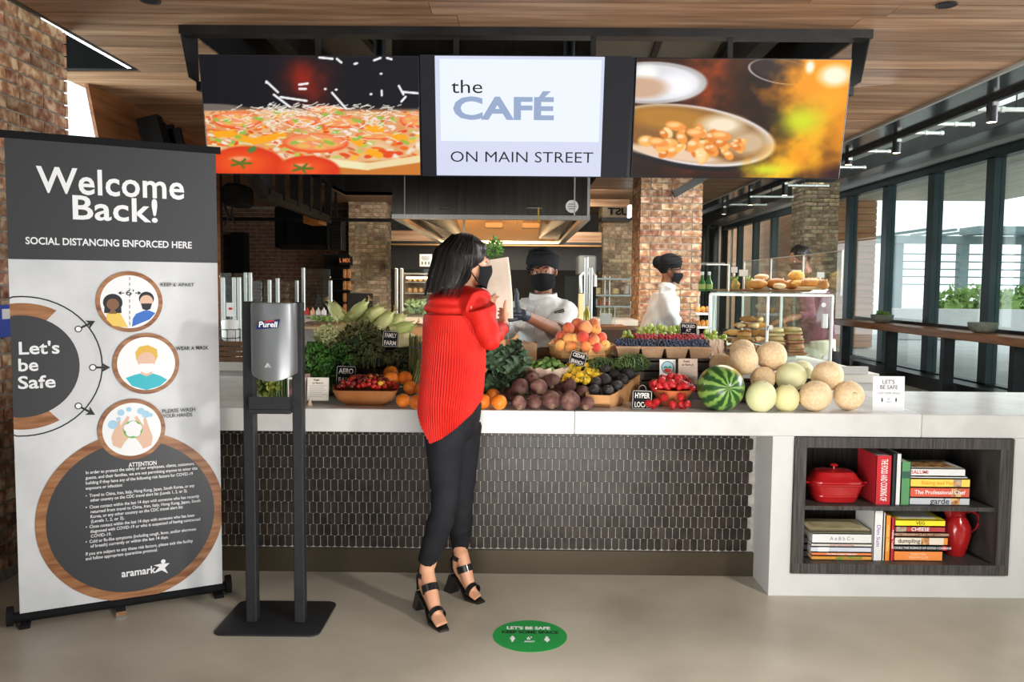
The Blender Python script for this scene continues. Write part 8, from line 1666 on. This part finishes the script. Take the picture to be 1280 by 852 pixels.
# blouse: pleated body, yoke, sleeves and draped hood
TAB = [(372, 531, 608), (395, 529, 607), (420, 528.5, 606), (450, 527, 606), (480, 525, 604), (505, 523.5, 601), (530, 524, 600), (552, 526, 598)]
BY = 3.675
def tab(z):
    py = None
    zs = [P(565, t[0], BY).z for t in TAB]
    for i in range(len(TAB)-1):
        if zs[i] >= z >= zs[i+1] or (i == 0 and z > zs[0]) or (i == len(TAB)-2 and z < zs[-1]):
            k = (zs[i]-z)/(zs[i]-zs[i+1]); k = min(1, max(0, k)); return P(TAB[i][1]*(1-k)+TAB[i+1][1]*k, TAB[i][0], BY).x, P(TAB[i][2]*(1-k)+TAB[i+1][2]*k, TAB[i][0], BY).x
zy = P(565, 393, BY).z
def hemz(th):
    u = (math.cos(th)+1)/2; px = 524 + 76*u
    py = np.interp(px, [524, 532, 541, 556, 575, 590, 600], [508, 530, 547, 540, 527, 512, 496])
    if math.sin(th) > 0: py = np.interp(px, [524, 540, 600], [508, 505, 494])
    return P(px, py, BY).z
NR = 720; vs_ = []
def bl_pt(th, s_):
    zh = hemz(th); z = zy*(1-s_) + zh*s_; xl_, xr_ = tab(z); cx_, w_ = (xl_+xr_)/2, (xr_-xl_)/2; d_ = 0.120 + 0.045*s_
    amp = 0.0024*min(1, s_*6)*(0.7+0.5*s_); u = th + 0.10*math.sin(s_*3.1)*math.sin(th*2)
    fold = 0.006*math.sin(3*th+1+s_*2)*s_
    r_ = 1 + (amp*(abs(math.sin(u*44))*2-1) + fold)/0.13
    return Vector((cx_ + w_*math.cos(th)*r_, BY + d_*math.sin(th)*r_, z))
rings = [[bl_pt(2*PI*k/NR, s_/26) for k in range(NR)] for s_ in range(27)]
blo_ = MB().loft(rings, cap0=False, cap1=False).build('blouse', redc, wl_, angle=180)
yk = MB()
xl_, xr_ = tab(P(565, 390, BY).z)
for zpy, kx, dd in ((398, 1.0, 0.115), (385, 1.0, 0.118), (376, 0.93, 0.112)):
    x0_, x1_ = tab(P(565, zpy, BY).z); c_ = Vector(((x0_+x1_)/2, BY, P(565, zpy, BY).z)); yk.ball(c_, ((x1_-x0_)/2*kx, dd, 0.045), 28, 14)
yk.tube([sL + Vector((0.01, 0, 0.0)), P(575, 374, 3.68), sR], [0.066, 0.076, 0.072], 18)
yk.ball(P(594, 384, 3.60), 0.066, 16, 10); yk.ball(P(600, 374, 3.62), 0.05, 16, 10); limb(yk, [sR, sR.lerp(eR, 0.5), eR, eR.lerp(wR, 0.45), eR.lerp(wR, 0.86)], [0.068, 0.058, 0.050, 0.042, 0.034], 20); limb(yk, [sL, eL, eL.lerp(wL, 0.8)], [0.064, 0.055, 0.036], 18)
ys = remesh(yk.build('sleeves_and_yoke', redc, wl_), 0.006, 5)
a = arr(ys); a[:, 0] += 0.0035*np.sin(a[:, 2]*75 + a[:, 1]*40); setarr(ys, a)
hd = MB(); hk = nk + Vector((0, 0, -0.005))
for j, (rr_, dz, tilt, rad) in enumerate(((0.076, -0.002, 0.25, 0.014), (0.090, -0.022, 0.35, 0.017), (0.104, -0.044, 0.42, 0.017))):
    pts = [hk + Vector((rr_*1.12*math.cos(t_), rr_*0.95*math.sin(t_), dz + 0.03*math.sin(t_)*-1*tilt - 0.02*math.cos(t_)*tilt + 0.004*math.sin(5*t_+j))) for t_ in [2*PI*i/40 for i in range(41)]]; hd.tube(pts, rad, 10)
remesh(hd.build('draped_hood', redc, wl_), 0.006, 4)
face_mask(wl_, hc, Rh, 0.98); eyes(wl_, hc, Rh, 0.98)
# hair
hm = MB(); q_ = lambda x, y, z: hc + Rh @ Vector((x, y, z))
hm.ball(q_(-0.020, 0, 0.034), (0.102, 0.088, 0.094), 24, 14, M=Rh)
for i in range(26):
    t_ = -1.95 + 3.9*i/25; cy, cx_ = math.sin(t_), -math.cos(t_)     # around the back of the head
    if cx_ > 0.32: continue
    top_ = q_(-0.012+0.085*cx_*0.6, 0.07*cy, 0.075); m1 = q_(-0.020+0.100*cx_, 0.090*cy, 0.02); m2 = q_(-0.03+0.105*cx_, 0.092*cy, -0.05); bt_ = q_(-0.045+0.110*cx_ - 0.012*abs(cy), 0.080*cy, -0.125 - 0.030*(1-abs(cy)))
    if cx_ > -0.1: m2 = q_(-0.035, 0.086*cy, -0.045); bt_ = q_(-0.055, 0.078*cy, -0.11)
    hm.tube([top_, m1, m2, bt_], [0.026, 0.026, 0.026, 0.020], 10)
hm.ball(q_(0.018, -0.040, 0.062), (0.058, 0.038, 0.040), 14, 8, M=Rh); hm.ball(q_(0.024, 0.012, 0.070), (0.058, 0.060, 0.036), 14, 8, M=Rh); hm.ball(q_(-0.045, 0, -0.03), (0.075, 0.088, 0.10), 18, 12, M=Rh)
ho = remesh(hm.build('hair', hair_m, wl_), 0.006, 5)
a = arr(ho); b_ = a - a.mean(0); ang = np.arctan2(b_[:, 1], b_[:, 0]); k_ = 1 + 0.008*np.sin(ang*24 + a[:, 2]*14) + 0.006*np.sin(ang*53 + a[:, 2]*30); a[:, 0] = a.mean(0)[0] + b_[:, 0]*k_; a[:, 1] = a.mean(0)[1] + b_[:, 1]*k_; setarr(ho, a)
st_ = MB(); g = random.Random(4)
for i in range(130):
    t_ = g.uniform(-1.7, 1.7); cy, cx_ = math.sin(t_), -math.cos(t_); o = g.uniform(1.12, 1.22)
    pts = [q_(-0.01+0.06*cx_*o, 0.062*cy*o, 0.118-0.01*g.random()), q_(-0.020+0.108*cx_*o, 0.094*cy*o, 0.04), q_(-0.03+0.114*cx_*o, 0.098*cy*o, -0.05), q_(-0.05+0.112*cx_*o-0.01*abs(cy), 0.084*cy*o, -0.14-g.random()*0.03)]
    st_.tube(pts, [0.0012, 0.0018, 0.0016, 0.0006], 4)
meta(st_.build('hair_strands', hair_m, ho), kind='stuff')
MB().tube([wR + Vector((0.0, -0.03, -0.012)) + Vector((0.027*math.cos(t_), 0.006*math.sin(t_), 0.027*math.sin(t_))) for t_ in [2*PI*i/20 for i in range(21)]], 0.003, 6).build('bracelet', pm('bracelet_metal', (0.10, 0.09, 0.08), rough=0.3, metal=0.8), wl_)
# paper bag with herbs held between the two
bg = thing('grocery_bag', 'tall pale paper bag with green herbs passed between the woman and the cook', 'bag', P(621, 400, 4.26)); gp = [(604, 398, 640, 398, 4.20), (603, 370, 639, 370, 4.20), (603, 345, 637, 345, 4.21), (604, 326, 634, 321, 4.22)]
rr2 = []
for (x0, y0, x1, y1, Y) in gp: a0, a1 = P(x0, y0, Y), P(x1, y1, Y); m_ = a0.lerp(a1, 0.3); rr2.append([a0, m_ + Vector((0, -0.006, 0)), a0.lerp(a1, 0.65) + Vector((0, 0.004, 0)), a1, a1 + Vector((0.006, 0.05, 0)), a1 + Vector((0, 0.10, 0)), m_ + Vector((0, 0.105, 0)), a0 + Vector((0, 0.10, 0)), a0 + Vector((-0.004, 0.05, 0))])
rr2.append([p + (sum(rr2[-1], Vector())/9 - p)*0.06 - Vector((0, 0, 0.004)) for p in rr2[-1]]); rr2.append([p - Vector((0, 0, 0.08)) for p in rr2[-1]])
bo_ = MB().loft(rr2).build('paper_bag_body', pm('pale_bag_paper', (0.70, 0.58, 0.47), (0.80, 0.69, 0.58), scale=8, rough=0.75, bump=0.7, bscale=14), bg, angle=20)
hq = P(618, 317, 4.26); hb2 = MB(); rnd_leaves(hb2, 150, hq + Vector((0, 0, 0.025)), (0.052, 0.04, 0.055), 0.024, 3); hb2.build('herb_leaves', pm('bright_herb', (0.05, 0.20, 0.02), (0.16, 0.36, 0.06), scale=20, rough=0.45), bg, smooth=False)
hs = MB(); [hs.tube([hq + Vector((g.uniform(-.015, .015), 0, -0.07)), hq + Vector((g.uniform(-.04, .04), g.uniform(-.02, .02), 0.05))], 0.0018, 5) for _ in range(12)]; hs.build('herb_stems', stem_g, bg)

# ---- the cook taking the bag
ck = thing('person', 'cook in a white jacket, black head wrap, mask and black gloves behind the counter', 'person', (P(682, 400, 5.02).x, 5.02, 0))
cy0 = 5.02; h2 = P(679, 339, cy0); R2 = frame_of((-0.16, -1, -0.03), 0.04, 0.06)
sL2, eL2, wL2 = P(708, 388, cy0), P(696, 413, 4.80), P(654, 393, 4.40); sR2, eR2, wR2 = P(652, 386, cy0), P(634, 412, 4.86), P(622, 404, 4.50)
b2 = MB(); head(b2, h2, R2, 1.0); limb(b2, [P(680, 385, cy0+.02), P(679, 368, cy0+.02), h2], [0.07, 0.056, 0.055])
pl2 = Vector((P(682, 400, cy0).x, cy0, 0.93)); limb(b2, [pl2, P(681, 410, cy0), P(680, 388, cy0)], [0.14, 0.145, 0.12]); b2.tube([sL2, sR2], 0.06, 12)
limb(b2, [sL2, eL2, wL2], [0.055, 0.047, 0.028]); limb(b2, [sR2, eR2, wR2], [0.055, 0.044, 0.028])
for s in (-1, 1): hp = pl2 + Vector((s*0.09, 0, -0.02)); limb(b2, [hp, Vector((hp.x+s*0.01, cy0, 0.48)), Vector((hp.x+s*0.015, cy0+0.02, 0.09))], [0.09, 0.06, 0.04]); limb(b2, [Vector((hp.x+s*.015, cy0+.03, .06)), Vector((hp.x+s*.02, cy0-.16, .035))], [0.04, 0.03])
remesh(b2.build('body', skin_b, ck), 0.007, 3)
g1 = MB(); dL = (wL2-eL2).normalized(); hand(g1, wL2, (-0.93, -0.05, -0.02), (0.05, 1, 0.1), 1.08, thumb=-1, curl=0.62, spread=0.2, th_up=1.3); g1.tube([wL2 - dL*0.035, wL2 - dL*0.01, wL2 + dL*0.02], [0.034, 0.031, 0.027], 12)
remesh(g1.build('glove', glove_m, ck), 0.003, 3); g1 = MB(); hand(g1, wR2, (-0.5, -0.5, 0.3), (0.6, -0.5, 0.3), 1.05, thumb=1, curl=0.6); g1.tube([wR2 + Vector((0.02, 0.03, 0)), wR2], [0.032, 0.028], 12); remesh(g1.build('glove', glove_m, ck), 0.003, 3)
j = MB(); limb(j, [Vector((pl2.x, cy0, 0.80)), Vector((pl2.x, cy0, 1.0)), P(681, 412, cy0), P(681, 396, cy0), P(680, 384, cy0)], [0.170, 0.160, 0.168, 0.150, 0.070], 24); j.tube([sL2, P(680, 383, cy0), sR2], [0.068, 0.066, 0.068], 16)
limb(j, [sL2, sL2.lerp(eL2, 0.55), eL2 + (sL2-eL2)*0.02], [0.076, 0.078, 0.072], 18); limb(j, [sR2, eR2, eR2.lerp(wR2, 0.55)], [0.074, 0.062, 0.050], 18)
jo = remesh(j.build('jacket', jack, ck), 0.008, 5); a = arr(jo); a[:, 1] += 0.014*(np.abs(np.sin(a[:, 0]*13 + a[:, 2]*17 + 1.5*np.sin(a[:, 2]*9)))-0.6) + 0.006*np.sin(a[:, 2]*60 - a[:, 0]*34); setarr(jo, a)
ce = eL2 + (sL2-eL2)*0.06; ax = (eL2-sL2).normalized(); x_ = ax.orthogonal().normalized(); y_ = ax.cross(x_); MB().loft([[ce + ax*o + (x_*math.cos(2*PI*k/24) + y_*math.sin(2*PI*k/24))*r_ for k in range(24)] for o, r_ in ((-0.02, 0.073), (-0.018, 0.080), (0.030, 0.078), (0.034, 0.066))], cap0=False, cap1=False).build('rolled_cuff', jack, ck)
nc = P(679, 371, cy0-0.005); MB().loft([[nc + Vector((r_*1.12*math.cos(t_), r_*math.sin(t_)-0.008, z - 0.012*max(0, -math.sin(t_)))) for t_ in [2*PI*k/28 for k in range(28)]] for r_, z in ((0.082, -0.030), (0.074, 0.026), (0.067, 0.026), (0.066, -0.028))], cap0=False, cap1=False).build('collar', jack, ck)
def front(o, x, z, off=0.003):
    L0 = o.matrix_world.inverted() if False else wm(o).inverted(); h_ = o.ray_cast(L0 @ Vector((x, 3.0, z)), Vector((0, 1, 0)))
    return (wm(o) @ h_[1]).y - off if h_[0] else 4.8
lp_ = P(699, 389.5, 4.87); lp_.y = front(jo, lp_.x, lp_.z, 0.012); Mj = basis(lp_, (1, 0, 0.36), (-0.36, 0.1, 1)); Wj = P(700, 390, cy0)
MB().add([Mj @ Vector((x, y, z)) for x, y, z in ((-.030, -.010, 0), (.030, -.010, 0), (.030, .012, 0), (-.030, .012, 0))], [(0, 1, 2, 3)]).build('name_patch', pm('patch_black', (0.02, 0.02, 0.02), rough=0.7), ck, smooth=False)
for i in range(6): MB().add([Mj @ Vector((x-0.024+0.009*i, y, .0015)) for x, y in ((0, -.004), (.005, -.004), (.004, .007), (.001, .007))], [(0, 1, 2, 3)]).build('patch_stitching', GRYI, ck, smooth=False)
MB().add([Mj @ Vector(q) for q in ((-.030, -.018, 0), (.020, -.018, 0), (.020, -.014, 0), (-.030, -.014, 0))], [(0, 1, 2, 3)]).build('patch_line', INK, ck, smooth=False)
for i in range(4): q = P(672, 384+i*11, 4.87); q.y = front(jo, q.x, q.z, 0.001); MB().ball(q, (0.008, 0.005, 0.008), 10, 6).build('button', jack, ck)
seam = pm('jacket_seam', (0.36, 0.36, 0.36), rough=0.9)
for nm, pts in (('placket_seam', [(667, 376), (668, 386), (667, 398), (668, 412), (667, 426)]),):
    L_ = []
    for x, y in pts: q = P(x, y, 4.87); q.y = front(jo, q.x, q.z, 0.001); L_.append(q)
    MB().tube(L_, 0.0022, 6).build(nm, seam, ck)
face_mask(ck, h2, R2, 1.0); eyes(ck, h2, R2, 1.0)
def wrap(par, c, R, s=1.0, bun=None, lean=0.0):
    w = MB(); q = lambda x, y, z: Vector(c) + R @ Vector((x, y, z))*s
    w.ball(q(-0.014, 0, 0.070), (0.108*s, 0.104*s, 0.080*s), 24, 14, M=R); w.ball(q(-0.040, 0, 0.03), (0.090*s, 0.095*s, 0.085*s), 24, 14, M=R)
    if bun: w.ball(q(*bun[:3]), bun[3]*s, 16, 10)
    o = remesh(w.build('head_wrap', blkc, par), 0.006*s, 4); mb = MB()
    for k in range(5): h = 0.036 + 0.019*k; rr_ = 0.106*math.sqrt(max(0.05, 1-((h-0.060)/0.088)**2)); mb.tube([q(-0.016+rr_*1.0*math.cos(t_), rr_*0.97*math.sin(t_), h - 0.008 + 0.030*math.sin(t_+k*0.5) + 0.006*math.cos(t_)) for t_ in [2*PI*i/32 for i in range(33)]], 0.0042*s, 8)
    mb.build('wrap_fold', blkc, o); return o
wrap(ck, h2, R2, 1.0)
apn = MB(); 
# ---- the cook walking behind
c2 = thing('person', 'cook in a light jacket, black head wrap and mask walking past the brick column', 'person', (P(825, 400, 7.5).x, 7.5, 0)); Y2 = 7.5
h3 = P(838, 337, Y2); R3 = frame_of((1, -0.22, -0.08), 0.12); b3 = MB(); head(b3, h3, R3, 1.0)
s3, e3, w3 = P(833, 366, Y2-0.12), P(839, 392, Y2-0.17), P(846, 409, Y2-0.10); s4, e4, w4 = P(835, 366, Y2+0.14), P(838, 390, Y2+0.2), P(848, 405, Y2+0.1)
tp3, pv3 = P(833, 368, Y2), P(824, 412, Y2); limb(b3, [P(832, 362, Y2), P(834, 352, Y2), h3], [0.065, 0.055, 0.055]); limb(b3, [pv3, P(829, 388, Y2), tp3], [0.13, 0.12, 0.11]); limb(b3, [s3, e3, w3], [0.05, 0.042, 0.028]); limb(b3, [s4, e4, w4], [0.05, 0.042, 0.028])
hand(b3, w3, (0.5, 0, -0.8), (0.2, 1, 0), 1.0, thumb=1, curl=0.5); hand(b3, w4, (0.5, 0, -0.8), (0.2, -1, 0), 1.0, thumb=-1, curl=0.5)
pz3 = Vector((pv3.x, Y2, 0.95))
for s, fx in ((-1, 0.14), (1, -0.16)): limb(b3, [pz3 + Vector((0, s*0.09, 0)), Vector((pz3.x+fx*0.7, Y2+s*.09, 0.5)), Vector((pz3.x+fx, Y2+s*.09, 0.08))], [0.09, 0.06, 0.04]); limb(b3, [Vector((pz3.x+fx, Y2+s*.09, .05)), Vector((pz3.x+fx+0.17, Y2+s*.09, .035))], [0.04, 0.03])
remesh(b3.build('body', skin_b, c2), 0.008, 3)
j = MB(); limb(j, [Vector((pv3.x-0.02, Y2, 0.85)), pv3 - Vector((0.01, 0, 0.02)), P(829, 388, Y2), tp3], [0.185, 0.172, 0.150, 0.120], 20); limb(j, [s3, s3.lerp(e3, .5), e3, e3.lerp(w3, 0.85)], [0.072, 0.074, 0.070, 0.056], 16); limb(j, [s4, e4, e4.lerp(w4, 0.85)], [0.072, 0.066, 0.054], 16); j.tube([s3, s4], 0.068, 12); j.tube([P(833, 360, Y2), P(834, 353, Y2)], [0.09, 0.068], 16)
jo = remesh(j.build('jacket', jack2, c2), 0.009, 5); a = arr(jo); a[:, 0] += 0.007*np.sin(a[:, 2]*30 + a[:, 1]*40); a[:, 1] += 0.006*np.sin(a[:, 0]*45 + a[:, 2]*22); setarr(jo, a)
t3 = MB(); [t3.tube([pz3 + Vector((0, s*0.09, 0)), Vector((pz3.x+fx*0.7, Y2+s*.09, 0.5)), Vector((pz3.x+fx, Y2+s*.09, 0.1))], [0.11, 0.08, 0.07], 14) for s, fx in ((-1, .14), (1, -.16))]; remesh(t3.build('trousers', pantm, c2), 0.012, 3)
face_mask(c2, h3, R3, 1.0); eyes(c2, h3, R3, 1.0); wrap(c2, h3, R3, 1.0, bun=(-0.115, 0, 0.045, 0.062))
# ---- the man in purple behind the bakery case
mn = thing('person', 'person in a purple shirt and cream trousers standing behind the glass bakery case', 'person', (P(1012, 400, 8.4).x, 8.4, 0)); Y4 = 8.4; purp = pm('purple_shirt', (0.13, 0.035, 0.06), (0.18, 0.055, 0.085), scale=8, rough=0.8, bump=0.3, bscale=12)
h4 = P(999, 323, Y4); R4 = frame_of((-0.95, -0.25, -0.2), 0.25); b4 = MB(); head(b4, h4, R4, 1.05); n4 = P(1008, 342, Y4); pv4 = Vector((P(1024, 400, Y4).x, Y4, 0.98))
limb(b4, [n4, h4], [0.065, 0.058]); limb(b4, [pv4, P(1018, 372, Y4), n4 - Vector((0, 0, .08))], [0.14, 0.14, 0.12])
s5, e5, w5 = P(1006, 357, Y4-.18), P(1012, 392, Y4-.2), P(982, 400, Y4-.24); s6, e6, w6 = P(1012, 357, Y4+.18), P(1012, 392, Y4+.2), P(982, 398, Y4+.1)
limb(b4, [s5, e5, w5], [0.055, 0.045, 0.03]); limb(b4, [s6, e6, w6], [0.055, 0.045, 0.03]); hand(b4, w5, (-1, 0, -0.2), (0, 0.3, -1), 1.05, thumb=1, curl=0.4); hand(b4, w6, (-1, 0, -0.2), (0, -0.3, -1), 1.05, thumb=-1, curl=0.4)
for s, fx in ((-1, 0.05), (1, -0.05)): limb(b4, [pv4 + Vector((0, s*0.1, 0)), Vector((pv4.x+fx, Y4+s*.1, 0.5)), Vector((pv4.x+fx, Y4+s*.1, 0.08))], [0.095, 0.065, 0.045]); limb(b4, [Vector((pv4.x+fx, Y4+s*.1, .05)), Vector((pv4.x+fx-0.18, Y4+s*.1, .04))], [0.045, 0.035])
remesh(b4.build('body', skin_b, mn), 0.009, 3)
j = MB(); limb(j, [pv4 - Vector((0, 0, 0.03)), P(1019, 375, Y4), n4 - Vector((0, 0, .09))], [0.165, 0.165, 0.14], 20); limb(j, [s5, e5, e5.lerp(w5, .4)], [0.078, 0.064, 0.055], 16); limb(j, [s6, e6, e6.lerp(w6, .4)], [0.078, 0.064, 0.055], 16); j.tube([s5, s6], 0.08, 14); remesh(j.build('shirt', purp, mn), 0.01, 4)
t4 = MB(); [t4.tube([pv4 + Vector((0, s*0.09, 0)), Vector((pv4.x+fx, Y4+s*.1, 0.5)), Vector((pv4.x+fx, Y4+s*.1, 0.1))], [0.135, 0.10, 0.08], 14) for s, fx in ((-1, .05), (1, -.05))]; remesh(t4.build('trousers', pm('cream_trouser', (0.52, 0.45, 0.34), (0.60, 0.53, 0.42), scale=6, rough=0.8), mn), 0.012, 3)
MB().hexa([P(1003, 366, Y4-.27), P(1032, 366, Y4-.24), P(1032, 366, Y4-.2), P(1003, 366, Y4-.2), P(990, 361, Y4-.27), P(1036, 361, Y4-.24), P(1036, 361, Y4-.2), P(990, 361, Y4-.2)]).build('apron_band', cup_w, mn, smooth=False)
hh = MB(); hh.ball(h4 + R4 @ Vector((-0.02, 0, 0.045)), (0.108, 0.092, 0.092), 20, 12, M=R4, warp=0.22); hh.ball(h4 + R4 @ Vector((-0.07, 0, 0.0)), (0.06, 0.08, 0.07), 16, 10, M=R4); remesh(hh.build('hair', hair_m, mn), 0.01, 2); eyes(mn, h4, R4, 1.05); face_mask(mn, h4, R4, 1.05)
bq = P(1044, 462, 8.0); sbg = thing('shoulder_bag', 'black bag hanging at the hip of the person in purple', 'bag', (P(1043, 450, 8.2).x, 8.2, 0.55)); MB().ball(P(1043, 455, 8.2), (0.06, 0.09, 0.13), 16, 10, warp=0.2).build('bag_body', blkc, sbg); MB().tube([P(1041, 440, 8.2), P(1036, 400, 8.25), P(1020, 352, 8.3)], 0.01, 6).build('strap', blkc, sbg)
